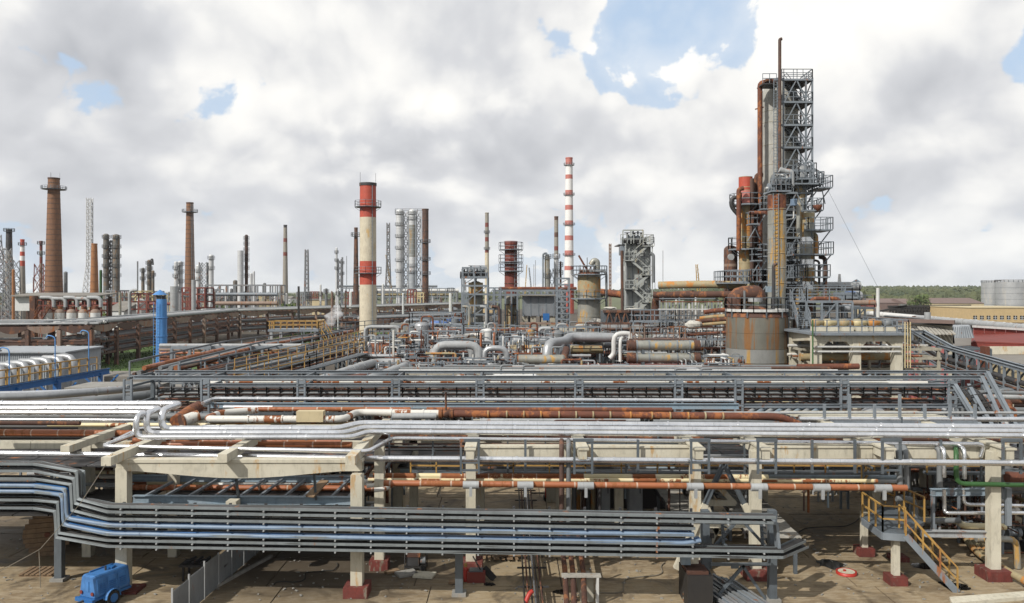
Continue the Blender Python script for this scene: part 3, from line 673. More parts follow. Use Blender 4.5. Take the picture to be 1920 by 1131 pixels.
pipe('grey pipe bending down at the far right', 'stained_silver', .14, [P(1830, 1010, 34.5), P(1905, 1011, 34.5), P(1908, 1065, 34.5)], n=12, bend=.35)
tag(MB().ibar(P(1725, 1000, 33.6), P(1872, 1002, 33.6), .24, .26).build('steel_beam', 'pale_pipe'), 'whitish beam from the stair landing to the last column', 'beam')
m = thing('beam_bracket', 'blue grey beam on a thin post under the yellow rail, right', 'steel frame', (XX(1750, 34.6), 34.6, 0))
MB().ibar(P(1745, 923, 34.6), P(1862, 922, 34.6), .22, .3).build('beam', 'bluegrey_pipe', m); MB().bar(P(1749, 920, 34.6), P(1749, 997, 34.6), .13).build('post', 'light_steel', m)
MB().bar(P(1890, 915, 33.5), P(1890, 985, 33.5), .2).build('post', 'light_steel', m)
pipe('dark rusty pipe along the top right edge of the rack', 'dark_rust', .16, [P(1500, 822, 37), P(1990, 824, 37)], n=12)
pipe('rusty pipe visible just under the big silver pipes', 'dark_rust', .16, [P(700, 817, 37.2), P(1500, 822, 37)], n=12)
pipe('rusted thick pipe leaving the frame at right', 'rust', .26, [P(1888, 895, 35.6), P(1990, 902, 35.6)], n=14)
for i, (px, py, r) in enumerate(((1900, 884, .3), (1896, 905, .22))):
    pipe('%s grey elbow behind the last front column' % ('upper', 'lower')[i], 'grey_pipe', r, [P(px - 16, py - 25, 36.4), P(px - 14, py + 5, 36.4), P(px + 60, py + 10, 36.4)], n=12, bend=.5)

# ---- cable trays, front
trl = [870, 883, 897, 911, 922, 937, 952]; tcr = [886, 900, 911, 920, 930, 945, 962]; tdn = [937, 945, 958, 973, 985, 1000, 1008]; t208 = [950, 960, 973, 986, 1002, 1013, 1024]
tpx = [148, 143, 137, 127, 121, 113, 108]; tend = [1452, 1448, 1302, 1300, 1300, 1494, 1499]
WD, LH = .42, .10
prof = [(-WD / 2, LH), (-WD / 2 + .012, LH), (-WD / 2 + .012, .014), (WD / 2 - .012, .014), (WD / 2 - .012, LH), (WD / 2, LH), (WD / 2, 0), (-WD / 2, 0)]
prof = prof[::-1]
tnames = ['topmost', 'second', 'third', 'fourth', 'fifth', 'sixth', 'lowest']
for k in range(7):
    DA, DB, DC = 32.9, 31.7, 31.1; zc = ZZ(t208[k], DC)
    De = (H - zc) * F / (t208[k] + 21 * (tend[k] - 208) / 1290 - HY)
    pts = [P(-80, trl[k], DA), P(70, trl[k] + 1, DA), P(tpx[k], tcr[k], DB), P(tpx[k] + 2, tdn[k], DB), V((XX(208, DC), DC, zc)), V((XX(tend[k], De), De, zc))]
    if k == 5 or k == 6: pts = pts[:-1] + [V((XX(1462, De), De, zc)), V((XX(tend[k] + 8, De + 1.2), De + 1.2, zc))]
    blue = k in (3, 4)
    o = MB().sweep(pts, prof).build('cable_tray', 'tray_steel')
    tag(o, '%s cable tray of the seven front ones%s' % (tnames[k], ', filled with blue cable' if blue else (', empty grey steel' if k != 2 else ', grey, above the blue cables')), 'cable tray', 'cable trays stacked across the foreground')
    nc = 3 if k in (3, 4) else (3 if k in (0, 1) else (4 if k in (5, 6) else 2))
    for j in range(nc):
        off = V((0, -.14 + j * (.28 / max(1, nc - 1)), .05 if not blue else .065)); cr_ = .045 if not blue else .085
        pp = [p + off for p in pts]; la, lb = pp[4], pp[5]; rj = random.Random(k * 10 + j)
        pp = pp[:5] + [la.lerp(lb, q / 14) + V((0, rj.uniform(-.035, .035), rj.uniform(-.012, .014))) for q in range(1, 14)] + pp[5:]
        if blue and k == 4: pp = pp[:-1] + [pp[-1] + V((-.3, 0, .0)), pp[-1] + V((.25, 0, .10))]
        MB().tube(pp, cr_, 6, True, .25).build('cable', 'cable_blue' if blue and j != 1 else ('blue_paint' if blue else ('black_steel' if k in (5, 6, 2) else 'dark_steel' if j else 'grey_pipe')), o)
    # tips of the bracket arms that carry it
    for i in range(19):
        px = 232 + i * 66.5
        if px > tend[k] + 5: break
        x = XX(px, 31); D_ = DC + (De - DC) * (px - 208) / (tend[k] - 208); x = XX(px, D_)
        MB().box(x - .028, x + .028, D_ - WD / 2 - .07, D_ + WD / 2 + .12, zc - .055, zc - .006).build('bracket_arm', 'pale_pipe', o)
cs = thing('cable_tray_stand', 'blue grey steel posts carrying the stacked front cable trays', 'stand', (XX(860, 31.4), 31.4, 0))
for px, D, zt_ in ((105, 32.9, 4.1), (860, 31.3, 3.4), (1325, 30.9, 3.75), (1452, 30.7, 3.75)):
    MB().box(XX(px, D) - .15, XX(px, D) + .15, D + .12, D + .42, 0.02, ZZ(960, D) if px > 900 else 1.9 if px > 200 else 3.3).build('post', 'grey_steel', cs)
    MB().cbox((XX(px, D), D + .27, 0), .55, .55, .12).build('base_plate', 'old_concrete', cs)
for i in range(19):
    px = 232 + i * 66.5; D = 31.1 - 1.1 * (px - 208) / 1290 + .36; x = XX(px, D)
    if px < 1450: MB().box(x - .05, x + .05, D, D + .07, 1.98, 3.68 if px < 1310 else 2.3).build('strut', 'dark_steel', cs)
MB().bar((XX(150, 32), 31.75, 2.2), (XX(1460, 30.6), 30.6, 2.2), .12).build('runner', 'dark_steel', cs)
for a, b in (((1332, 1058), (1445, 1058)), ((1335, 1128), (1395, 1060)), ((1440, 1131), (1392, 1060)), ((1335, 1030), (1383, 975)), ((1395, 980), (1445, 1035))):
    MB().bar(P(a[0], a[1], 30.9), P(b[0], b[1], 30.9), .11).build('brace', 'grey_steel', cs)
MB().cbox(P(1378, 1066, 30.85), .3, .05, .2).build('gusset', 'grey_steel', cs)
m = MB(); m.sweep([P(1320, 980, 30.2), P(1452, 982, 30), P(1456, 1028, 30), P(1458, 1030, 30)], prof); tag(m.build('cable_tray', 'light_steel'), 'short cable tray turning down at the right end of the stack', 'cable tray')
for i, px in enumerate((1354, 1427)):
    m = MB().bar(P(px, 980, 30.6), P(px + 3, 1024, 30.6), .1)
    for j in range(4): m.bar(P(px, 985 + j * 11, 30.6), P(px + 9, 990 + j * 11, 30.3), .05)
    m.build('hanger_bracket', 'grey_steel', cs)
m = MB()
rp_ = [P(-60, 1104, 26), P(75, 1030, 27), P(150, 945, 29.3), P(212, 850, 31)]
o = MB().tube(rp_, .012, 5).build('rope', 'rope'); tag(o, 'thin grey rope stretched from the frame edge up to the concrete beam', 'rope')
MB().tube([P(73, 1032, 27), P(74.5, 1060, 27), P(76, 1102, 27)], .014, 5).build('rope_end', 'rope', o)
# ---- plank covered trestles (pale ones) behind the frame
def plank_table(label, pa, pb, wa, n, z, leg=True):
    a, b = V(pa), V(pb); d = (b - a) / n; side = d.normalized().cross(V((0, 0, 1))) * (wa / 2)
    r = thing('plank_walkway', label, 'walkway', (a.x, a.y, 0)); rg_ = random.Random(int(a.x * 10))
    for i in range(n):
        q = a + d * (i + .5); m = MB(); t = d * .46; up = V((0, 0, rg_.uniform(.02, .07))); e_ = rg_.uniform(-.08, .08); s2 = side * (1 + e_)
        m.hexa([q - t - s2, q + t - s2, q + t + side, q - t + side, q - t - s2 + up, q + t - s2 + up, q + t + side + up, q - t + side + up]); m.build('plank', 'pale_planks', r)
    for s_ in (-1, 1): MB().bar(a + side * s_ * .9 + V((0, 0, -.12)), b + side * s_ * .9 + V((0, 0, -.12)), .16, .2).build('stringer', 'dark_steel', r)
    for t in (.04, .5, .97):
        for s_ in (-1, 1):
            q = a.lerp(b, t) + side * s_ * .85; MB().bar((q.x, q.y, 0), q + V((0, 0, -.1)), .14).build('leg', 'grey_steel', r)
    return r
plank_table('pale plank walkway sloping off to the right of the A brace', (11.1, 33.6, 1.6), (11.6, 43, 1.6), 2.1, 22, 1.6)
plank_table('shorter plank walkway left of the A brace', (8.05, 34.3, 1.6), (8.15, 42, 1.6), 1.2, 18, 1.6)
# ================================================================ STEEL GALLERY (Y 44..47) across the picture
gal = thing('steel_pipe_gallery', 'long blue grey steel truss gallery crossing the middle of the plant', 'pipe gallery', (XX(960, 45.5), 45.5, 0))
DF, DB = 44.0, 47.0
zt1, zt2, zt3 = ZZ(708, DF), ZZ(722, DF), ZZ(761, DF)
for D, z, a, b, h in ((DF, zt1, 250, 1840, .20), (DF, zt2, 385, 1790, .16), (DF, zt3, 1390, 1830, .2), (DB, ZZ(697.5, DB), 290, 1850, .17), (DB, ZZ(715, DB), 290, 1800, .12)):
    MB().ibar((XX(a, D), D, z), (XX(b, D), D, z), .18, h).build('chord', 'light_steel', gal)
for px in (240, 385, 565, 742, 900, 1085, 1272, 1385, 1583, 1785):
    m = MB(); x = XX(px, DF)
    z0 = 0.0
    for s_ in (-.2, .2): m.bar((x + s_, DF - .02, 0), (x + s_, DF - .02, zt1 - .1), .10, .14)
    k = 0; z = zt1 - .28
    while z > 1.0: m.bar((x - .2, DF - .03, z), (x + .2, DF - .03, z), .05, .22 if k % 2 == 0 else .1); z -= .42; k += 1
    m.build('column', 'light_steel', gal)
    m = MB(); m.bar((x, DF, zt1 - .05), (x, DB, zt1 - .05), .12); m.bar((x, DF, zt2 - .1), (x, DB, zt2 - .1), .12); m.bar((x, DF, zt3), (x, DB, zt3), .14); m.build('cross_beam', 'grey_steel', gal)
    MB().bar((x, DB + .05, 0), (x, DB + .05, ZZ(700, DB)), .2).build('rear_post', 'grey_steel', gal)
for px in (300, 468, 505, 610, 690, 800, 850, 1000, 1190, 1225, 1330, 1470, 1530, 1640, 1700):
    x = XX(px, DB); MB().bar((x, DB - .1, zt3 - .4), (x, DB - .1, ZZ(698, DB)), .07).build('hanger', 'light_steel', gal)
for a, b in (((1840, 707), (1882, 800)), ((1850, 698), (1905, 800)), ((1790, 722), (1838, 800)), ((1815, 722), (1860, 800))):
    MB().ibar(P(a[0], a[1], DF - .3), P(b[0], b[1], DF - 2.5), .2, .22).build('raking_chord', 'light_steel', gal)
for k in range(5):
    t = .1 + k * .2; A_ = P(1790 + 48 * t, 722 + 78 * t, DF - .3 - 2.2 * t); B_ = P(1845 + 45 * t, 708 + 90 * t, DF - .3 - 2.2 * t); MB().bar(A_, B_, .08).build('rung', 'dark_steel', gal)
# shelves with cables: five dark cable bundles on hangers
shz = [ZZ(728, 45), ZZ(734, 45), ZZ(741, 45), ZZ(752, 45)]
for i, z in enumerate(shz):
    m = MB()
    for dy in (0, .12, .26, .4): m.tube([(XX(300, 45), 44.8 + dy, z + .03), (XX(1795, 45), 44.8 + dy, z + .03)], .03, 6)
    o = m.build('cable_bundle', ('dark_steel', 'black_steel', 'brown_steel', 'dark_steel')[i]); tag(o, '%s dark cable bundle strung inside the steel gallery' % ('uppermost', 'second', 'third', 'lowest')[i], 'cables', 'cable bundles inside the gallery')
    h = MB(); z0 = z - .05
    for k in range(60):
        x = XX(300 + k * 25.3, 45); h.bar((x, 44.7, z0), (x, 45.5, z0), .05)
        if i < 3: h.bar((x, 44.72, z0), (x, 44.72, shz[i] + (.28 if i else .2)), .045)
    tag(h.build('shelf_bracket', 'black_steel', o), kind='stuff')
rg = random.Random(5)
for i in range(9):
    D = rg.uniform(45.7, 46.8); y_ = [718, 726, 731, 737, 743, 748, 754, 757, 712][i]; a = rg.uniform(290, 420); b = rg.uniform(1500, 1800)
    mt = ['patch_grey', 'dark_rust', 'patch_rust', 'grey_pipe', 'pale_pipe', 'rust', 'patch_yellow', 'brown_steel', 'pale_pipe'][i]
    pipe('%s pipe inside the steel gallery, behind the cables' % ('high pale grey rusting', 'dark brown', 'orange patched', 'plain grey', 'pale grey', 'rust red', 'yellowish streaked', 'low brown', 'highest pale')[i], mt, rg.uniform(.05, .11), [P(a, y_, D), P(b, y_, D)], group='pipes inside the steel gallery')
# platform at the right end of the gallery
m = thing('slab_platform', 'stained flat platform of concrete slabs at the right end of the gallery', 'platform', P(1690, 790, 40) * 1.0)
for k in range(7):
    a, b = 1548 + k * 40, 1548 + k * 40 + 38
    zz = 5.55; q = lambda px, D: V((XX(px, D), D, zz))
    A_, B_, C_, D_ = q(a, 39.5), q(b, 39.5), V((XX(b, 39.5) - 1.1, 42.9, zz)), V((XX(a, 39.5) - 1.1, 42.9, zz)); dn = V((0, 0, -.12))
    MB().hexa([A_ + dn, B_ + dn, C_ + dn, D_ + dn, A_, B_, C_, D_]).build('slab', 'cream_concrete', m)
MB().bar((XX(1545, 39.4), 39.3, 5.5), (XX(1830, 39.4), 39.3, 5.5), .12, .16).build('edge_beam', 'light_steel', m)
for k in range(7): MB().bar((XX(1545 + k * 47, 39.4), 39.35, 5.6), (XX(1545 + k * 47, 39.4), 39.35, 6.9 if k % 2 else 6.4), .12).build('post', 'light_steel', m)
# hoses over the slanted right end
for i, (mt, off) in enumerate((('black_steel', 0), ('black_steel', 7), ('dark_rust', 14), ('black_steel', 22), ('yellow_paint', -6), ('grey_pipe', -12), ('black_steel', 29))):
    pipe('%s hose curving down inside the slanted gallery end' % ('leftmost black', 'second black', 'dark brown', 'fourth black', 'orange yellow', 'grey', 'rightmost black')[i], mt, .11 if i < 4 else .05, [P(1795 + off, 728, 46), P(1812 + off, 738, 44), P(1835 + off, 775, 42.5), P(1845 + off, 812, 41.5)], bend=1.5, n=8, group='hoses at the slanted gallery end', cat='hose')
# the diagonal bright ducts seen under the gallery right of the double post
for i in range(8):
    px = 1402 + i * 17
    pipe('%s of the pale pipes slanting back under the gallery' % nth(i + 1), ('pale_pipe', 'bluegrey_pipe')[i % 2], .13, [P(px, 776, 43), P(px + 42, 748, 48), P(px + 110, 705, 60)], bend=0, group='pipes slanting back under the gallery')
# big left end: pipes that swing round
for i, (D1, y1, r, mt, lab) in enumerate([(50, 742, .24, 'dull_silver', 'long grey pipe swinging back toward the left gallery end, front one'), (51, 737, .20, 'silver', 'silver pipe swinging back toward the left gallery end, middle one'), (52, 752, .33, 'dull_silver', 'thick grey duct on the left, lower than the blue bridge')]):
    pipe(lab, mt, r, [P(-80, y1 + 4, D1 - 4), P(60 + 20 * i, y1 + 2, D1 - 2.5), P(300, y1 - 17 + i * 6, D1 + 4)], bend=2.5, n=16, rings=4)
pipe('grey duct behind the silver swinging pipe at the left', 'grey_pipe', .30, [P(110, 762, 46), P(300, 738, 51)], n=16)

# cable ladders that run away from the gallery toward the red chimney (Y 46..90)
def runner(label, pts, w_, mats, n, r, trestle=True, rail=None, seed=1, zoff=0):
    base = V(pts[0]); root = thing('pipe_bridge', label, 'pipe bridge', (base.x, base.y, 0)); rg_ = random.Random(seed)
    for s_ in (-1, 1):
        q = [V(p) + V((s_ * w_ / 2, 0, 0)) for p in pts]
        for a, b in zip(q, q[1:]): MB().bar(a, b, .12, .16).build('chord', 'light_steel', root); MB().bar(a + V((0, 0, .9)), b + V((0, 0, .9)), .1, .12).build('chord', 'grey_steel', root)
    m = MB(); br = MB()
    for a, b in zip(pts, pts[1:]):
        a, b = V(a), V(b); k = max(1, int((b - a).length / 3))
        for i in range(k + 1):
            c = a.lerp(b, i / k)
            for s_ in (-1, 1): m.bar(c + V((s_ * w_ / 2, 0, 0)), c + V((s_ * w_ / 2, 0, .9)), .09)
            m.bar(c + V((-w_ / 2, 0, 0)), c + V((w_ / 2, 0, 0)), .1)
            if trestle and i % 3 == 1:
                for s_ in (-1, 1): MB().bar((c.x + s_ * w_ / 2, c.y, 0), c + V((s_ * w_ / 2, 0, 0)), .2).build('trestle_leg', 'grey_steel', root)
    tag(m.build('crossbars', 'light_steel', root), kind='stuff')
    if rail is not None:
        MB().rail([V(p) + V((w_ / 2 + .5, 0, .2)) for p in pts], 1.1, 1.5, .025, 1).build('handrail', rail, root)
        for a, b in zip(pts, pts[1:]):
            a, b = V(a) + V((w_ / 2 + .1, 0, .1)), V(b) + V((w_ / 2 + .1, 0, .1)); o_ = V((.8, 0, 0)); dn = V((0, 0, -.08)); MB().hexa([a + dn, a + o_ + dn, b + o_ + dn, b + dn, a, a + o_, b + o_, b]).build('walkway_deck', 'grey_steel', root)
    for i in range(n):
        off = V((-w_ / 2 + .25 + (w_ - .5) * i / max(1, n - 1), 0, rg_.choice((.12, .2, .5)) + zoff)); mt = mats[i % len(mats)]
        tag(MB().tube([V(p) + off for p in pts], r * rg_.uniform(.7, 1.3), 8).build('pipe', mt), '%s pipe from the left on the %s' % (nth(i + 1), label.split(',')[0]), 'pipe', 'pipes on the ' + label.split(',')[0])
    return root
runner('bridge of brown pipes, slanting up toward the red chimney', [P(290, 705, 51), P(460, 660, 67), P(640, 629, 96)], 3.2, ['brown_steel', 'grey_pipe', 'patch_rust', 'dark_rust', 'pale_pipe', 'grey_pipe'], 9, .13, seed=2)
runner('bridge with yellow handrail, slanting toward the cream chimney foot', [P(380, 712, 50), P(540, 674, 62), P(668, 636, 88)], 3.0, ['grey_pipe', 'pale_pipe', 'dark_rust', 'brown_steel'], 7, .12, rail='yellow_paint', seed=3)
runner('low bridge with yellow handrail, left behind the gallery', [P(400, 728, 50), P(560, 690, 58), P(655, 664, 70)], 1.6, ['dark_rust', 'grey_pipe'], 3, .10, rail='yellow_paint', seed=4)
# bright fat pipes slanting to the right of them
pipe('fat pale pipe slanting back, right of the yellow railed bridges', 'pale_pipe', .34, [P(560, 728, 50), P(640, 700, 56), P(702, 680, 66), P(760, 680, 66)], n=16, bend=1.0, rings=3)
pipe('second fat pale pipe slanting back beside the first', 'pale_pipe', .30, [P(660, 722, 51), P(745, 693, 59), P(760, 686, 62)], n=16, bend=.8)
pipe('third pale pipe slanting back just under the gallery chord', 'pale_pipe', .26, [P(655, 733, 48.5), P(700, 711, 54), P(742, 690, 62)], n=14, bend=.8)
pipe('fourth pale pipe slanting back beside a rusty one', 'patch_grey', .26, [P(812, 728, 49), P(850, 712, 54), P(905, 700, 60)], n=14, bend=.8)
pipe('short orange rust pipe slanting back under the gallery chord', 'rust', .34, [P(585, 727, 50), P(660, 712, 54), P(700, 706, 57)], n=14, bend=.5)
# ================================================================ MIDDLE GROUND (Y 52..110)
def frame(label, px0, px1, D, depth, levels, nx, mat='light_steel', name='steel_structure', cat='steel frame', brace=True, rails=None, decks=(), w_=.16, ztop=None, ny=2):
    """levels: list of picture heights at the front plane"""
    x0, x1 = XX(px0, D), XX(px1, D); zs = [ZZ(y, D) for y in levels]; zt_ = max(zs)
    root = thing(name, label, cat, ((x0 + x1) / 2, D, 0))
    xs = [x0 + (x1 - x0) * i / nx for i in range(nx + 1)]; ys = [D + depth * j / (ny - 1) for j in range(ny)] if ny > 1 else [D]
    for x in xs:
        for y in ys: MB().bar((x, y, 0), (x, y, zt_), w_).build('post', mat, root)
    for z in zs:
        for y in ys: MB().bar((x0, y - .003, z), (x1, y - .003, z), w_ * .9, w_ * 1.2).build('beam', mat, root)
        for x in xs:
            if ny > 1: MB().bar((x, ys[0], z), (x, ys[-1], z), w_ * .7).build('tie', mat, root)
    if brace:
        m = MB(); zz = sorted(zs + [0])
        for k in range(len(zz) - 1):
            i = k % nx
            m.bar((xs[i], D - .01, zz[k]), (xs[i + 1], D - .01, zz[k + 1]), w_ * .6)
        m.build('bracing', mat, root)
    for (di) in decks:
        z = zs[di]; m = MB().box(x0 + .05, x1 - .05, D + .02, D + depth - .02, z + .02, z + .09); dk = m.build('deck', mat, root)
        if rails is not None: MB().rail([(x0, D, z + .1), (x1, D, z + .1), (x1, D + depth, z + .1), (x0, D + depth, z + .1)], 1.1, 1.6, .035, 1, True).build('railing', mat, dk)
    return root
def vessel(label, px, ytop, ybot, D, wpx, mat, dome=True, bands=(), plats=(), ladder=0, name='column_vessel', cat='column', pmat='light_steel', n=20, flare=1.0, zb=0.0, pw=.9, skirt=None, rr=.035):
    r = wpx / F * D / 2; x = XX(px, D); zt_ = ZZ(ytop, D); c = V((x, D, 0)); root = thing(name, label, cat, (x, D, 0))
    zh = r * .7 if dome else 0; zs_ = zt_ - zh
    cuts = sorted([(ZZ(b, D), ZZ(a, D), mt) for a, b, mt in bands]); z = zb
    for lo, hi, mt in cuts:
        if lo > z + .01: MB().cyl((x, D, z), r, lo - z - .002, n).build('shell', mat, root)
        MB().cyl((x, D, lo), r * 1.012, hi - lo, n).build('shell_band', mt, root); z = hi + .002
    if zs_ > z + .01: MB().cyl((x, D, z), r, zs_ - z, n, r * flare).build('shell', mat, root)
    if dome: MB().dome((x, D, zs_ + .002), r, zh, n).build('dome', mat, root)
    m = MB(); k = max(1, int((zs_ - zb) / (r * 1.6)))
    for i in range(1, k): m.lathe((x, D, zb + (zs_ - zb) * i / k), [(r * 1.0, -.05), (r * 1.035, -.03), (r * 1.035, .03), (r, .05)], n)
    if k > 1: tag(m.build('weld_rings', mat, root), kind='stuff')
    for py in plats: ring_platform(root, (x, D, ZZ(py, D)), r * 1.02, r + pw, pmat, 1.1, rr=rr, bracket=D < 200, thick=.15 if D < 200 else .1, n=14 if D < 200 else 10)
    if ladder: MB().ladder((x + ladder * r * .5, D - r * .95 - .2, zb + .3), (x + ladder * r * .5, D - r * .95 - .2, zs_), .5, V((1, 0, 0)), .35, .03).build('ladder', pmat, root)
    return root
def drum(label, px0, px1, py, D, dia_px, mat, endmat=None, bands=(), saddles=True, name='drum', cat='drum', axis='x', group=None):
    r = dia_px / F * D / 2; x0, x1 = XX(px0, D), XX(px1, D); z = ZZ(py, D); root = thing(name, label, cat, ((x0 + x1) / 2, D, 0), group)
    MB().lathe((x0, D, z), [(r, 0), (r, x1 - x0)], 18, True, 'x').build('shell', mat, root)
    for xe, sg in ((x0, -1), (x1, 1)): MB().lathe((xe, D, z), [(r * cos(i / 4 * pi / 2) + 1e-4, sg * r * .55 * sin(i / 4 * pi / 2)) for i in range(5)], 18, True, 'x').build('end_cap', endmat or mat, root)
    for f in bands:
        xb = x0 + (x1 - x0) * f; MB().lathe((xb - .05, D, z), [(r, 0), (r * 1.06, 0), (r * 1.06, .1), (r, .1)], 18, True, 'x').build('band', endmat or 'grey_steel', root)
    if saddles:
        for f in (.2, .8):
            xb = x0 + (x1 - x0) * f; MB().box(xb - .12, xb + .12, D - r * .7, D + r * .7, 0, z - r * .7).build('saddle', 'grey_steel', root)
    return root
def rack_row(label, px0, px1, D, ys, depth=4.0, mat='light_steel', npost=6, w_=.2, seed=1, pmats=None, per=4, rr=(.05, .13), deep=True):
    x0, x1 = XX(px0, D), XX(px1, D); root = thing('pipe_rack', label, 'pipe rack', ((x0 + x1) / 2, D, 0)); rg_ = random.Random(seed)
    zs = [ZZ(y, D) for y in ys]; top = max(zs)
    for i in range(npost + 1):
        x = x0 + (x1 - x0) * i / npost
        for y in (D, D + depth): MB().bar((x, y, 0), (x, y, top), w_).build('post', mat, root)
        for z in zs: MB().bar((x, D - .3, z), (x, D + depth + .3, z), w_ * .9).build('cross_beam', mat, root)
    for z in zs:
        MB().bar((x0, D - .004, z - .02), (x1, D - .004, z - .02), w_ * .7, w_ * .9).build('beam', mat, root)
    short = label.split(',')[0]
    for li, z in enumerate(zs):
        k = per if isinstance(per, int) else per[li]
        for j in range(k):
            r = rg_.uniform(*rr); y = D + .3 + (depth - .6) * j / max(1, k - 1) + rg_.uniform(-.1, .1)
            a = x0 + (x1 - x0) * rg_.choice((0, 0, 0, .1, .25, .4)) - .5; b = x1 - (x1 - x0) * rg_.choice((0, 0, 0, .15, .3)) + .5
            zc = z + w_ * .45 + r; pts = [(a, y, zc), (b, y, zc)]
            q = rg_.random()
            if q < .25: m0 = a + (b - a) * rg_.uniform(.3, .7); pts = [(a, y, zc), (m0, y, zc), (m0, y, zc + .9), (m0 + 1.6, y, zc + .9), (m0 + 1.6, y, zc), (b, y, zc)]
            elif q < .4: pts = pts + [(b, y, max(.4, zc - 2.5))]
            mt = rg_.choice(pmats or ['pale_pipe', 'grey_pipe', 'patch_rust', 'patch_grey', 'dull_silver', 'white_pipe', 'dark_rust', 'brown_steel', 'grey_pipe', 'brown_steel'])
            cw = {'pale_pipe': 'pale', 'grey_pipe': 'grey', 'patch_rust': 'rust patched', 'patch_grey': 'grey rusting', 'dull_silver': 'dull silver', 'white_pipe': 'white', 'dark_rust': 'dark rust', 'brown_steel': 'brown', 'patch_yellow': 'yellow stained', 'silver': 'silver', 'rust': 'rust red', 'bluegrey_pipe': 'blue grey'}[mt]
            pipe('%s pipe, %s from front, level %s, %s' % (cw, nth(j + 1), ('one', 'two', 'three', 'four')[li], short), mt, r, pts, bend=.3, n=8, group='pipes on ' + short)
    return root

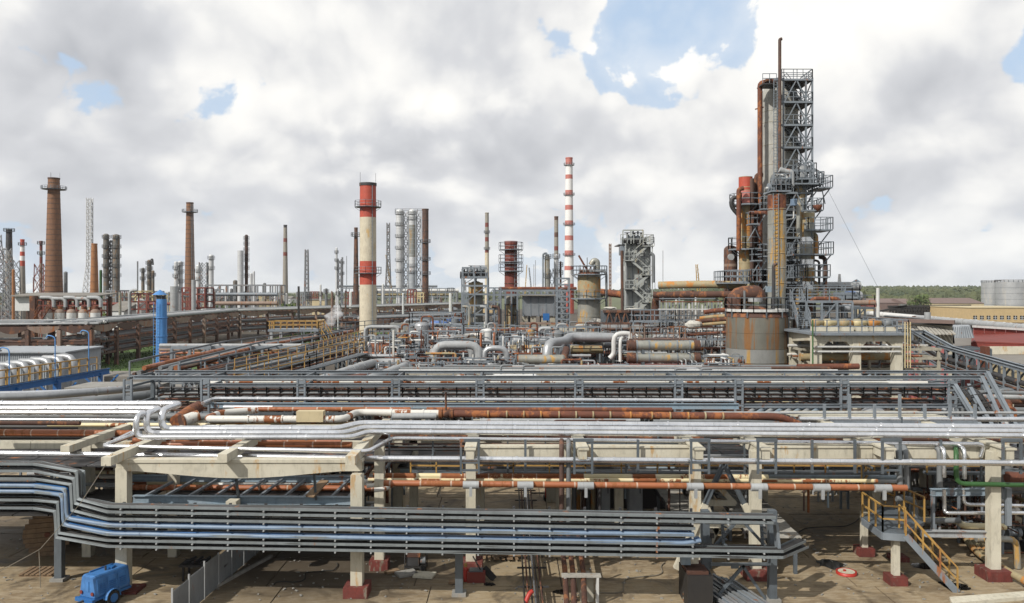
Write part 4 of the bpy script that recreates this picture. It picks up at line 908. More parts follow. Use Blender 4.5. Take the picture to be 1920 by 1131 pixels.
# ---- clutter units filling the plant between gallery and chimneys
CL = {}
def note(kind, o, x, D): CL.setdefault(kind, []).append((x, D, o))
def unit(kind, px, D, rg_, z0=0.0, hs=1.0):
    x = XX(px, D); c = V((x, D, z0))
    U = rg_.uniform; hh_ = lambda a, b: U(a, b) * hs
    if kind == 'manifold':
        root = thing('pipe_manifold', '', 'manifold', c); n = rg_.randint(4, 8); mt = rg_.choice(['light_steel', 'pale_pipe', 'patch_rust', 'grey_pipe', 'white_pipe']); h = hh_(2.4, 4.6)
        for i in range(n):
            xx = x + (i - n / 2) * U(.35, .6); hh = h * U(.6, 1); r = U(.04, .085)
            MB().tube([(xx, D, z0), (xx, D, z0 + hh), (xx, D + 1.5, z0 + hh), (xx, D + 1.5, z0)], r, 8, True, .35).build('riser', mt, root)
            if rg_.random() < .7: valve(root, (xx, D, z0 + hh * U(.4, .8)), r * 1.3, rg_.choice(['dark_rust', 'light_steel', 'rust']), .35, ax=V((0, 0, 1)))
        MB().tube([(x - n * .4, D - .2, z0 + h * .55), (x + n * .4, D - .2, z0 + h * .55)], U(.1, .2), 10).build('header', rg_.choice(['pale_pipe', 'rust', 'dull_silver']), root)
    elif kind == 'cluster':
        root = thing('pipework', '', 'pipework', c); w_ = U(2.2, 4.2); d_ = U(1.5, 3); h = hh_(2.4, 4.6)
        for i in range(rg_.randint(11, 17)):
            a = V((x + U(-w_, w_) / 2, D + U(0, d_), z0 + U(.4, h))); pts = [a]; ax = rg_.randint(0, 2)
            for q in range(rg_.randint(1, 3)):
                st = V((0, 0, 0)); L = U(.6, 2.6) * rg_.choice((-1, 1)); st[ax] = L; b = pts[-1] + st; b.x = min(max(b.x, x - w_ / 2 - .3), x + w_ / 2 + .3); b.z = min(max(b.z, z0 + .05), z0 + h + .3)
                if (b - pts[-1]).length > .15: pts.append(b)
                ax = (ax + rg_.randint(1, 2)) % 3
            if len(pts) < 2: pts.append(V((a.x, a.y, z0)))
            if i % 3 == 0: pts = [V((pts[0].x, pts[0].y, z0))] + pts
            MB().tube(pts, U(.03, .10), 7, True, .18).build('branch_pipe', rg_.choice(['light_steel', 'pale_pipe', 'rust', 'grey_pipe', 'white_pipe', 'dark_rust', 'dull_silver', 'brown_steel', 'patch_grey', 'light_steel', 'yellow_rust']), root)
        for i in range(rg_.randint(2, 4)): valve(root, V((x + U(-w_, w_) / 2, D + U(-.1, .2), z0 + U(.6, h * .8))), U(.07, .13), rg_.choice(['dark_rust', 'light_steel', 'rust', 'black_steel']), .25)
        for a_ in (-1, 1): MB().bar((x + a_ * w_ / 2, D, z0), (x + a_ * w_ / 2, D, z0 + h), .1).build('post', 'light_steel', root)
        MB().bar((x - w_ / 2, D, z0 + h), (x + w_ / 2, D, z0 + h), .1).build('beam', 'light_steel', root)
    elif kind == 'upright_drum':
        root = thing('upright_drum', '', 'vessel', c); r = U(.35, .75); h = hh_(3.0, 5.4); mt = rg_.choice(['dull_silver', 'stained_silver', 'pale_pipe', 'grey_pipe', 'yellow_rust', 'white_pipe'])
        MB().cyl((x, D, z0 + .6), r, h - .6 - r * .5, 16).build('shell', mt, root); MB().dome((x, D, z0 + h - r * .5 + .002), r, r * .5, 16).build('dome', mt, root)
        MB().cyl((x, D, z0), r * .9, .6, 12).build('skirt', 'old_concrete', root)
        MB().tube([(x, D, z0 + h - .1), (x, D, z0 + h + .5), (x + r * 1.6, D, z0 + h + .5), (x + r * 1.6, D, z0 + .5)], .09, 8, True, .3).build('outlet_pipe', rg_.choice(['grey_pipe', 'rust', 'pale_pipe']), root)
        if rg_.random() < .6: ring_platform(root, (x, D, z0 + h * .72), r * 1.02, r + .7, 'light_steel', 1.0, rr=.03, n=10, step=1.0)
    elif kind == 'lying_drum':
        root = thing('lying_drum', '', 'vessel', c); r = U(.3, .6); L = U(2, 4); z = z0 + hh_(2.0, 4.6); mt = rg_.choice(['dull_silver', 'stained_silver', 'pale_pipe', 'white_pipe', 'rust'])
        MB().lathe((x - L / 2, D, z), [(r, 0), (r, L)], 16, True, 'x').build('shell', mt, root)
        for sg in (-1, 1): MB().lathe((x + sg * L / 2, D, z), [(r * cos(i / 3 * pi / 2) + 1e-4, sg * r * .5 * sin(i / 3 * pi / 2)) for i in range(4)], 16, True, 'x').build('end_cap', rg_.choice([mt, 'dark_rust']), root)
        for sg in (-.3, .3): MB().box(x + sg * L - .12, x + sg * L + .12, D - r * .7, D + r * .7, z0, z - r * .6).build('saddle', 'old_concrete', root)
        for sg in (-.2, .25): MB().tube([(x + sg * L, D, z + r * .9), (x + sg * L, D, z + r + .6), (x + sg * L + .8, D, z + r + .6)], .08, 8, True, .2).build('nozzle', 'grey_pipe', root)
    elif kind == 'gooseneck':
        root = thing('pipe_loop', '', 'pipe loop', c); n = rg_.randint(1, 3); mt = rg_.choice(['dull_silver', 'pale_pipe', 'pale_pipe', 'patch_grey']); w_ = U(1.2, 3.5); h = hh_(2.8, 4.8); r = U(.07, .17)
        for i in range(n): MB().tube([(x - w_ / 2, D + i * .8, z0), (x - w_ / 2, D + i * .8, z0 + h), (x + w_ / 2, D + i * .8, z0 + h), (x + w_ / 2, D + i * .8, z0)], r, 12, True, r * 3).build('loop', mt, root)
    elif kind == 'platform':
        root = thing('service_platform', '', 'platform', c); w_ = U(2.5, 6); d_ = U(1.5, 2.5); z = z0 + hh_(2.8, 5.0); mt = rg_.choice(['light_steel', 'light_steel', 'light_steel', 'brown_steel'])
        MB().box(x - w_ / 2, x + w_ / 2, D, D + d_, z, z + .1).build('deck', 'light_steel', root)
        MB().rail([(x - w_ / 2, D, z + .1), (x + w_ / 2, D, z + .1), (x + w_ / 2, D + d_, z + .1), (x - w_ / 2, D + d_, z + .1)], 1.1, 1.0, .035, 1, True).build('railing', mt, root)
        for a in (-1, 1):
            for b in (0, 1): MB().bar((x + a * w_ / 2, D + b * d_, z0), (x + a * w_ / 2, D + b * d_, z), .14).build('leg', 'light_steel', root)
        MB().ladder((x + w_ * .2, D - .15, z0), (x + w_ * .2, D - .15, z + 1), .5).build('ladder', 'light_steel', root)
    elif kind == 'cooler':
        root = thing('cooler_box', '', 'cooler', c); w_ = U(2.5, 5); d_ = 2.5; z = z0 + hh_(2.4, 4); h = U(.8, 1.4)
        MB().box(x - w_ / 2, x + w_ / 2, D, D + d_, z, z + h).build('casing', rg_.choice(['grey_cladding', 'stained_cladding', 'light_steel']), root)
        for a in (-1, 1):
            for b in (0, 1): MB().bar((x + a * w_ * .45, D + .1 + b * (d_ - .2), z0), (x + a * w_ * .45, D + .1 + b * (d_ - .2), z), .16).build('leg', 'light_steel', root)
        k = int(w_ / 1.2)
        for i in range(k): MB().cyl((x - w_ / 2 + (i + .5) * w_ / k, D + d_ / 2, z + h + .002), .4, .25, 12).build('fan_ring', 'dark_steel', root)
    note(kind, root, x, D); return root
DIAG = random.Random(21)
def fill(px0, px1, D0, D1, n, kinds, seed, z0=0.0, hs=1.0):
    rg_ = random.Random(seed)
    for i in range(n):
        px = px0 + (px1 - px0) * (i + rg_.uniform(.1, .9)) / n; D = rg_.uniform(D0, D1); unit(rg_.choice(kinds), px, D, rg_, z0, hs)
K1 = ['manifold', 'manifold', 'cluster', 'cluster', 'cluster', 'cluster', 'upright_drum', 'lying_drum', 'gooseneck', 'platform', 'cooler']
K2 = ['cluster', 'cluster', 'manifold']
def process_deck(label, px0, px1, D, depth, z, n):
    x0, x1 = XX(px0, D), XX(px1, D); root = thing('process_deck', label, 'deck', ((x0 + x1) / 2, D, 0))
    for i in range(n):
        a, b = x0 + (x1 - x0) * i / n, x0 + (x1 - x0) * (i + 1) / n; MB().box(a + .02, b - .02, D, D + depth, z - .2, z).build('deck_slab', ('brown_steel', 'dark_steel', 'grey_steel')[i % 3], root)
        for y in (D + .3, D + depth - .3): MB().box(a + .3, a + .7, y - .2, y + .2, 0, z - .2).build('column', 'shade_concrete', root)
    MB().rail([(x0, D + .05, z), (x1, D + .05, z)], 1.1, 1.6, .035, 1).build('railing', 'light_steel', root)
process_deck('long raised concrete process deck behind the gallery, centre', 690, 1060, 61, 11, 4.75, 8)
process_deck('second long process deck further back, centre', 690, 1360, 74, 7, 3.7, 14)
process_deck('third long process deck before the far vessels', 700, 1360, 84, 10, 2.4, 14)
process_deck('short process deck left of the big rusty tank', 1316, 1362, 61, 5, 4.75, 1)
process_deck('short process deck under the concrete portal frame', 1490, 1700, 70, 6, 3.6, 5)
fill(300, 1560, 52, 57, 30, ['manifold', 'cluster', 'cluster', 'lying_drum'], 1, 2.2, .8)
fill(695, 1060, 61.5, 65, 15, ['cluster', 'cluster', 'manifold', 'lying_drum', 'cluster'], 2, 4.75, .42)
fill(700, 1060, 68, 71.5, 15, K2, 12, 4.75, .85)
fill(1068, 1170, 61, 64, 5, K2, 13, 4.0, .45)
fill(1316, 1360, 61, 65, 4, K2, 14, 4.75, .6)
fill(690, 1360, 74.5, 80, 46, K1, 3, 3.7, 1.05)
fill(700, 1360, 85, 92, 48, K1, 4, 2.4, 1.25)
fill(760, 1240, 101, 107, 34, K1, 5, 0, 1.6)
fill(640, 860, 110, 135, 18, K1, 55, 0, 1.3)
fill(330, 690, 58, 64, 10, ['manifold', 'cluster'], 22, 1.5)
fill(1495, 1700, 70.5, 75, 9, K1, 56, 3.6, .9)
fill(1600, 1990, 50, 58, 8, ['manifold', 'lying_drum'], 6)
fill(300, 520, 74, 84, 8, ['manifold', 'lying_drum'], 7)
NM = {'cluster': 'tangle of thin pipes', 'manifold': 'bank of valved riser pipes', 'upright_drum': 'upright vessel', 'lying_drum': 'lying vessel on saddles', 'gooseneck': 'inverted U pipe loop', 'platform': 'small railed service platform', 'cooler': 'boxy air cooler on legs'}
for kd, lst in CL.items():
    rows = {}
    for x, D, o in lst:
        zn = 'in the near row behind the gallery' if D < 58 else 'on the process decks' if D < 68 else 'in the third row behind the gallery' if D < 81 else 'in the fourth row behind the gallery' if D < 97 else 'before the far stacks'
        rows.setdefault(zn, []).append((x / D, o))
    for zn, l2 in rows.items():
        l2.sort(key=lambda t: t[0])
        for i, (_, o) in enumerate(l2): tag(o, '%s, %s from the left %s' % (NM[kd], nth(i + 1), zn), group=NM[kd] + ' ' + zn)
# ---- racks of pipes in rows
rack_row('the low rack right behind the gallery, full width', 300, 1800, 50, (775, 752), 3.5, 'grey_steel', 12, .16, 1, per=(4, 5))
rack_row('the cream pipe rack behind the gallery, centre', 760, 1560, 58, (722, 700), 3.5, 'shade_concrete', 8, .25, 2, per=(5, 6))
rack_row('the white railed rack, centre', 745, 1030, 69, (688, 668), 3.5, 'light_steel', 4, .18, 3, per=(3, 4), pmats=['pale_pipe', 'white_pipe', 'dull_silver', 'patch_rust'])
rack_row('the rusty rack, centre', 690, 1250, 80, (672, 650), 4, 'light_steel', 7, .2, 4, per=(4, 5), pmats=['pale_pipe', 'white_pipe', 'rust', 'patch_rust', 'patch_grey'])
rack_row('the high rack before the red stack', 780, 1240, 97, (640, 622), 4, 'brown_steel', 8, .2, 5, per=(4, 5), pmats=['pale_pipe', 'rust', 'brown_steel', 'grey_pipe', 'patch_grey'])
for (a, b, y_, D, lab) in ((745, 960, 680, 68, 'white railing on the centre rack'), (862, 1245, 640, 95, 'long grey railing before the red stack'), (1060, 1200, 655, 72, 'railing around the pale duct, centre right'), (1220, 1350, 622, 88, 'railing on the cooler deck, centre right')):
    tag(MB().rail([P(a, y_, D), P(b, y_, D)], 1.15, 1.7, .04, 2).build('railing', 'light_steel'), lab, 'railing')
# ---- named pieces of the middle ground
def rack_pipe(lab, mat, r, pts, **k): return pipe(lab, mat, r, pts, **k)
for i, (D, x0, x1, yt, r) in enumerate(((66, 816, 898, 647, .34), (68, 810, 885, 650, .28))):
    pipe(('big pale grey inverted U pipe at centre left, front one', 'inverted U pipe just behind the big pale one')[i], 'pale_pipe', r, [P(x0, 686, D), P(x0, yt, D), P(x1, yt, D), P(x1, 686, D)], n=16, bend=1.0)
pipe('shorter grey inverted U pipe beside the big pale one', 'dull_silver', .24, [P(908, 684, 66), P(908, 653, 66), P(950, 653, 66), P(950, 684, 66)], n=14, bend=.8)
pipe('big silver pipe stepping up and back in the centre', 'dull_silver', .42, [P(1026, 690, 66), P(1026, 645, 66), P(1062, 640, 69), P(1066, 632, 71), P(1150, 633, 71)], n=18, bend=1.3)
pipe('second silver riser behind the stepped pipe', 'dull_silver', .36, [P(1049, 690, 67.5), P(1049, 645, 67.5), P(1060, 640, 70)], n=16, bend=1.0)
pipe('cream horizontal pipe behind the silver risers', 'yellow_rust', .40, [P(955, 655, 73), P(1130, 655, 73)], n=16)
pipe('broad silver pipe lying low at centre', 'dull_silver', .42, [P(975, 681, 66), P(1040, 681, 66)], n=16)
pipe('pale duct in a railed trough, centre right', 'dull_silver', .34, [P(1085, 635, 74), P(1180, 635, 74)], n=16)
pipe('dusty pink brown pipe slanting down at centre', 'dark_rust', .30, [P(1052, 692, 64), P(1062, 655, 67)], n=12)
pipe('white pipe bent over the red deck, left of the twin exchangers', 'white_pipe', .20, [P(1143, 672, 66), P(1151, 664, 66), P(1151, 626, 66), P(1182, 625, 66), P(1182, 640, 66)], n=14, bend=.6)
pipe('thin white pipe beside the bent white one', 'white_pipe', .14, [P(1163, 678, 65.6), P(1163, 635, 65.6), P(1172, 632, 66.5)], n=12, bend=.4)
o = thing('red_deck', 'rust red steel deck under the twin exchangers', 'deck', P(1240, 700, 64))
MB().box(XX(1065, 64), XX(1370, 64), 63.5, 70, ZZ(695, 64) - .15, ZZ(695, 64)).build('deck', 'red_oxide', o)
for px in (1100, 1180, 1260, 1340): MB().box(XX(px, 64) - .15, XX(px, 64) + .15, 64, 64.3, 0, ZZ(695, 64) - .15).build('post', 'red_oxide', o)
for i, (y_, lab) in enumerate(((648, 'upper silver heat exchanger with rust ends and yellow stains'), (671, 'lower silver heat exchanger with rust ends'))):
    D = 65; root = thing('heat_exchanger', lab, 'heat exchanger', (XX(1240, D), D, 0)); r = 9.3 / F * D; z = ZZ(y_, D)
    for a, b, mt, k in ((1192, 1300, 'stained_silver', 1), (1176, 1191.5, 'dark_rust', 1.08), (1300.5, 1312, 'dark_rust', 1.08)): MB().tube([(XX(a, D), D, z), (XX(b, D), D, z)], r * k, 18).build('shell' if k == 1 else 'end_head', mt, root)
    for px in (1192.5, 1215, 1268, 1291): MB().tube([(XX(px, D), D, z), (XX(px + 2.2, D), D, z)], r * 1.1, 18).build('flange', 'light_steel', root)
    for px in (1205, 1290): MB().box(XX(px, D) - .12, XX(px, D) + .12, D - .25, D + .25, ZZ(695, D) if i else z - .95, z - r * .8).build('saddle', 'grey_steel', root)
root = thing('railed_bench', 'rusty railed deck above the twin exchangers', 'platform', P(1240, 636, 65)); MB().box(XX(1180, 65.5), XX(1305, 65.5), 65.2, 67, ZZ(638, 65), ZZ(636, 65)).build('deck', 'brown_steel', root)
MB().rail([P(1182, 636, 65.3), P(1208, 636, 65.3)], 1.0, .4, .03, 1).build('railing', 'tan_steel', root); MB().rail([P(1252, 636, 65.3), P(1285, 636, 65.3)], 1.0, .5, .03, 1).build('railing', 'tan_steel', root)
o = MB(); rg = random.Random(9)
def lump(lab, px, py, D, wpx, hpx, mat, name, cat, seed):
    r_ = random.Random(seed); m = MB(); n, L = 14, 7; c = P(px, py, D); a = wpx / F * D / 2; h = hpx / F * D / 2
    vs = []
    for i in range(L + 1):
        ph = pi * i / L
        for j in range(n): t = 2 * pi * j / n; q = 1 + r_.uniform(-.16, .16); vs.append((c.x + cos(t) * sin(ph) * a * q, c.y + sin(t) * sin(ph) * a * .6 * q, c.z + cos(ph) * h * q))
    m.v = vs
    for i in range(L):
        for j in range(n): m.face((i * n + j, (i + 1) * n + j, (i + 1) * n + (j + 1) % n, i * n + (j + 1) % n), False)
    return tag(m.build(name, mat), lab, cat)
lump('crumpled white insulation bundle left of the big rusty tank', 1301, 609, 76, 33, 17, 'cloth', 'insulation_bundle', 'insulation', 1)
lump('white tarpaulin bundle on the deck by the rust stained tank', 1117, 604, 104, 26, 14, 'cloth', 'tarpaulin_bundle', 'tarpaulin', 2)
lump('flat white tarpaulin draped along the brown truss top, left', 1144, 578, 98, 24, 5, 'cloth', 'tarpaulin', 'tarpaulin', 3)
lump('flat white tarpaulin draped along the brown truss top, right', 1186, 580, 98, 30, 4, 'cloth', 'tarpaulin', 'tarpaulin', 4)
for i, (px, py, w_, h_) in enumerate(((795, 613, 26, 12), (822, 606, 36, 10), (850, 600, 26, 11))):
    lump('blue tarpaulin heap, %s of three left of the steel frame' % ('left', 'middle', 'right')[i], px, py, 108, w_, h_, 'blue_tarp', 'blue_tarpaulin', 'tarpaulin', 6 + i)
# yellow machine inside the gallery
m = thing('yellow_actuator', 'bright yellow machine seen through the gallery near the centre', 'machine', P(935, 737, 48)); MB().cbox(P(935, 741, 48), .45, .35, .38).build('housing', 'yellow_paint', m); MB().cbox(P(944, 737, 48), .25, .3, .2).build('motor', 'yellow_paint', m); MB().cyl(P(930, 741, 48) + V((0, 0, .38)), .09, .2, 10).build('cap', 'dark_steel', m)
# orange pipes near the cream chimney foot
pipe('wide orange rust pipe lying right of the red chimney foot', 'rust', .62, [P(692, 655, 77), P(775, 655, 77)], n=18)
pipe('thinner rust pipe under the wide orange pipe', 'patch_rust', .24, [P(680, 664, 74), P(780, 665, 74)], n=14)
pipe('white pipe above the wide orange pipe', 'white_pipe', .28, [P(690, 646, 78), P(782, 646, 78)], n=14)
pipe('orange pipe stub at the left behind the railed frame', 'rust', .30, [P(372, 686, 60), P(430, 686, 60)], n=14)
pipe('yellow stained pipe low before the concrete tower base', 'yellow_rust', .30, [P(1500, 670, 64), P(1690, 668, 64)], n=14)
pipe('rust red pipe on the ledge under the concrete tower base', 'rust', .22, [P(1495, 688, 60), P(1610, 687, 60)], n=14)
o = thing('valve_head', 'big rust coloured valve head left of the inverted U pipes', 'valve', P(795, 662, 72)); MB().lathe(P(790, 655, 72), [(.01, 0), (.55, 0), (.55, .2), (.35, .3), (.35, .8), (.5, .9), (.5, 1.1), (.01, 1.1)], 16, True, 'x').build('body', 'dark_rust', o); MB().cyl(P(794, 672, 72), .2, .8, 10).build('stem', 'rust', o)
# left lattice frame with white steel (x 325..530, y 650..685)
fr = frame('white painted truss frame left of centre, before the brown bridge', 322, 560, 64, 3, (652, 678), 7, 'light_steel', brace=True, w_=.2)
for px in (345, 372, 400, 428, 455, 482): MB().bar(P(px, 678, 64), P(px + 14, 653, 64), .12).build('diagonal', 'light_steel', fr)
for i, (y_, mt) in enumerate(((648, 'pale_pipe'), (656, 'tan_steel'), (662, 'patch_rust'), (669, 'dark_rust'), (674, 'rust'))):
    pipe('%s pipe on the white truss frame left of centre' % ('white top', 'tan second', 'rust patched third', 'dark fourth', 'rust red lowest')[i], mt, .16 if i == 0 else .11, [P(300, y_, 65.5), P(565, y_, 65.5)], group='pipes on the white truss frame')
fr = frame('small white lattice tower beside the blue chimney', 300, 326, 66, 1.8, (651, 666, 684, 700), 1, 'light_steel', w_=.14)
# yellow railed platform with stair
y_p = thing('yellow_platform', 'cream steel platform with yellow railing left of the steam', 'platform', (XX(550, 82), 82, 0))
z = ZZ(622, 82); MB().box(XX(502, 82), XX(597, 82), 82, 84.5, z, z + .25).build('deck', 'light_steel', y_p)
MB().rail([(XX(502, 82), 82, z + .25), (XX(597, 82), 82, z + .25), (XX(597, 82), 84.5, z + .25), (XX(502, 82), 84.5, z + .25)], .8, .65, .035, 1, True).build('railing', 'yellow_paint', y_p)
for px in (508, 526): MB().bar((XX(px, 82), 82.2, 0), (XX(px, 82), 82.2, z), .28).build('leg', 'pale_pipe', y_p)
MB().bar((XX(590, 82), 82.2, 0), (XX(590, 82), 82.2, z), .2).build('leg', 'pale_pipe', y_p)
def stair(label, a, b, w_, n, mat, rmat, group=None, step='tread', h=1.0):
    a, b = V(a), V(b); d = b - a; hd = V((d.x, d.y, 0)).normalized(); sd = V((-hd.y, hd.x, 0)) * (w_ / 2); root = thing('stair', label, 'stair', (b.x, b.y, b.z), group)
    for s_ in (-1, 1): MB().bar(a + sd * s_, b + sd * s_, .06, .26).build('stringer', mat, root)
    for i in range(n):
        c = a.lerp(b, (i + .5) / n); MB().hexa([c - sd - hd * .12 + V((0, 0, -.02)), c + sd - hd * .12 + V((0, 0, -.02)), c + sd + hd * .12 + V((0, 0, -.02)), c - sd + hd * .12 + V((0, 0, -.02)), c - sd - hd * .12 + V((0, 0, .02)), c + sd - hd * .12 + V((0, 0, .02)), c + sd + hd * .12 + V((0, 0, .02)), c - sd + hd * .12 + V((0, 0, .02))]).build(step, mat, root)
    for s_ in (-1, 1): MB().rail([a + sd * s_, b + sd * s_], h, 1.1, .028, 1).build('handrail', rmat, root)
    return root
stair('yellow railed stair from the cream platform down to the right', (XX(597, 82), 83, z), P(620, 652, 82), 1.0, 10, 'grey_steel', 'yellow_paint')
# grey walkway portal beside the chimney (x 740..830, y 598..640)
for i, dd in enumerate((0, 2.2)):
    g = [P(735, 632, 92 + dd), P(763, 600, 92 + dd), P(800, 600, 92 + dd), P(828, 632, 92 + dd)]
    tag(MB().tube([g[0] - V((6, 0, 0)), *g, g[3] + V((8, 0, 0))], .16, 8).build('arched_handrail', 'light_steel'), '%s rail of the raised footbridge right of the cream chimney' % ('near', 'far')[i], 'footbridge rail')
o = thing('footbridge', 'raised grey footbridge stepping over pipes right of the cream chimney', 'footbridge', (XX(781, 92), 93, 0))
zz = ZZ(612, 92); MB().box(XX(760, 92), XX(803, 92), 92, 94, zz, zz + .1).build('deck', 'grey_steel', o)
for px in (740, 762, 781, 801, 822): MB().bar(P(px, 640, 92), P(px, 603 if 750 < px < 810 else 625, 92), .1).build('post', 'light_steel', o)
MB().ladder(P(737, 640, 93), P(761, 612, 93), 1.2, V((0, 1, 0)), .3, .05).build('steps', 'grey_steel', o); MB().ladder(P(826, 640, 93), P(803, 612, 93), 1.2, V((0, 1, 0)), .3, .05).build('steps', 'grey_steel', o)
tag(MB().rail([P(705, 642, 84), P(797, 642, 84)], 1.1, 1.4, .04, 1).build('railing', 'yellow_paint'), 'yellow railing right of the cream chimney foot', 'railing')
tag(MB().rail([P(570, 627, 97), P(735, 614, 108)], 1.1, 1.6, .04, 1).build('railing', 'light_steel'), 'grey railing in front of the cream chimney foot', 'railing')
# steam puff
S.cycles.volume_bounces = 4
mt = bpy.data.materials.new('steam_vol'); mt.use_nodes = True; t = mt.node_tree; t.nodes.clear(); k = NT(t); MAT['steam_vol'] = mt
tcn = k.n('ShaderNodeNewGeometry'); pv = k.n('ShaderNodeVolumePrincipled'); pv.inputs['Color'].default_value = (.93, .93, .94, 1)
k.set(pv.inputs['Density'], k.m('MULTIPLY', k.rng(k.noise(tcn.outputs['Position'], 1.6, 4, .65), .36, .62), 1.1)); ou = k.n('ShaderNodeOutputMaterial'); t.links.new(pv.outputs[0], ou.inputs['Volume'])
st = MB(); rg = random.Random(4); D = 88
for i in range(0):
    q = i / 10; px = 604 + 33 * q + 3 * sin(i * 1.9); py = 620 - 44 * q ** 1.05; r = .28 + .62 * sin(min(1, q * 1.5) * pi / 2) - .25 * max(0, q - .7)
    c = P(px, py, D); vs, fs = ico_blob(i + 30); n_ = len(st.v); r *= 1.15
    for v_ in vs: st.v.append((c.x + v_[0] * r, c.y + v_[1] * r, c.z + v_[2] * r))
    for f_ in fs: st.face(tuple(n_ + w_ for w_ in f_), True)
st = MB().tube([P(604 + 34 * q + 4 * sin(q * 19), 620 - 45 * q, D) for q in [i / 16 for i in range(17)]], [.14 + .5 * sin(min(1, i / 16 * 1.4) * pi / 2) * (1 + .35 * sin(i * 2.3)) - .5 * max(0, i / 16 - .75) * 1.6 for i in range(17)], 12)
tag(st.build('steam_plume', 'steam_vol'), 'small puff of white steam rising beside the yellow railed platform', 'steam')
# ================================================================ THE TALL TOWER GROUP (Y 66..95)
# big rust streaked tank
D = 70; tk = thing('rusty_process_tank', 'large grey round tank streaked with orange rust, at the foot of the tall tower', 'tank', (XX(1419, D), D, 0))
r = 56 / F * D; x = XX(1419, D)
MB().cyl((x, D, 0), r, ZZ(677, D) - .02, 36).build('lower_shell', 'big_tank', tk)
MB().cyl((x, D, ZZ(677, D)), r * 1.004, ZZ(652, D) - ZZ(677, D) - .02, 36).build('pale_band', 'big_tank_band', tk)
MB().cyl((x, D, ZZ(652, D)), r, ZZ(623, D) - ZZ(652, D) - .015, 36).build('middle_shell', 'big_tank', tk)
MB().cyl((x, D, ZZ(623, D)), r, ZZ(594, D) - ZZ(623, D), 36).build('upper_shell', 'big_tank', tk)
MB().lathe((x, D, ZZ(594, D) + .002), [(r * 1.01, 0), (r * 1.01, .06), (r * .93, .42), (.02, .75)], 36).build('roof', 'dark_rust', tk)
z = ZZ(584, D); m = MB()
A = ring_pts((x, D, z), r * .86, 32); B = ring_pts((x, D, z), r * 1.02, 32); up = V((0, 0, .22))
for i in range(32): m.hexa([A[i], B[i], B[i + 1], A[i + 1], A[i] + up, B[i] + up, B[i + 1] + up, A[i + 1] + up])
rg_o = m.build('ring_walkway', 'white_pipe', tk); MB().rail(B[::2], 1.2, 2.2, .03, 1).build('railing', 'grey_steel', rg_o)
for i in range(0, 32, 3): MB().bar(B[i], B[i] + V((0, 0, -.5)), .1).build('bracket', 'grey_steel', tk)
# manhole and things on the tank roof
MB().lathe((XX(1412, D), D - .6, ZZ(590, D)), [(1.0, 0), (1.15, .3), (.9, .55), (.5, .75), (.01, .8)], 18).build('manhole_dome', 'dark_rust', tk)
for i, (px, D_, r_, yt) in enumerate(((1385, 68.6, .16, 552), (1396, 68.8, .1, 545), (1449, 69, .1, 540))):
    MB().tube([P(px, 590, D_), P(px, yt, D_)], r_, 8).build('roof_pipe', ('dark_rust', 'grey_pipe', 'dark_steel')[i], tk)
MB().tube([P(1450, 582, 68), P(1450, 497, 68), P(1457, 495, 68)], .13, 8, True, .3).build('vent_pipe', 'dark_steel', tk)
pipe('fat dark rust elbow arching over the big tank', 'dark_rust', .68, [P(1375, 590, 71), P(1376, 552, 71), P(1420, 549, 71), P(1421, 562, 71)], n=18, bend=1.5)
o = pipe('dark rust pipe with pale flange lying over the big tank', 'dark_rust', .55, [P(1365, 572, 72), P(1390, 571, 72)], n=18); MB().cyl(P(1416, 566, 70.4), .62, .35, 18).build('flange', 'pale_pipe', o)
pipe('long dark brown duct entering from the left at the tower foot', 'dark_rust', .34, [P(1225, 553, 82), P(1372, 552, 80)], n=14)
pipe('long cream pipe at the tower foot, above the dark duct', 'yellow_rust', .42, [P(1235, 535, 88), P(1330, 533, 86), P(1420, 536, 84)], n=14, rings=5)

# main column, tall grey with scaffold
D = 88; c = thing('main_column', 'tallest grey concrete clad column with a dome top and a lattice stair frame', 'column', (XX(1460, D), D, 0))
x = XX(1461, D); r = 34 / F * D
zt_ = ZZ(188, D); MB().cyl((x, D, 0), r, zt_, 28).build('shell', 'column_concrete', c); MB().lathe((x, D, zt_ + .002), [(r, 0), (r * .96, .6), (r * .82, 1.35), (r * .55, 1.95), (.02, 2.3)], 28).build('dome', 'column_concrete', c)
for py in (212, 233, 275, 312, 360, 400, 440, 480): MB().lathe((x, D, ZZ(py, D)), [(r, -.04), (r * 1.015, -.02), (r * 1.015, .02), (r, .04)], 28).build('seam_ring', 'shade_concrete', c)
lf = thing('lattice_stair_tower', 'grey lattice frame with zigzag stairs on the right of the tallest column', 'steel frame', (XX(1490, 84), 84, 0))
Dl = 84.5; xa, xb = XX(1458, Dl), XX(1523, Dl); levels = [150, 192, 235, 277, 320, 362, 404, 446, 488, 530]
ys_ = (Dl, Dl + 3.4)
for xx, yy in ((xa, ys_[0]), (xb, ys_[0]), (xb, ys_[1]), (XX(1511, Dl), ys_[0]), (XX(1469, Dl), ys_[0])): MB().bar((xx, yy, 0), (xx, yy, ZZ(146, Dl)), .17).build('post', 'light_steel', lf)
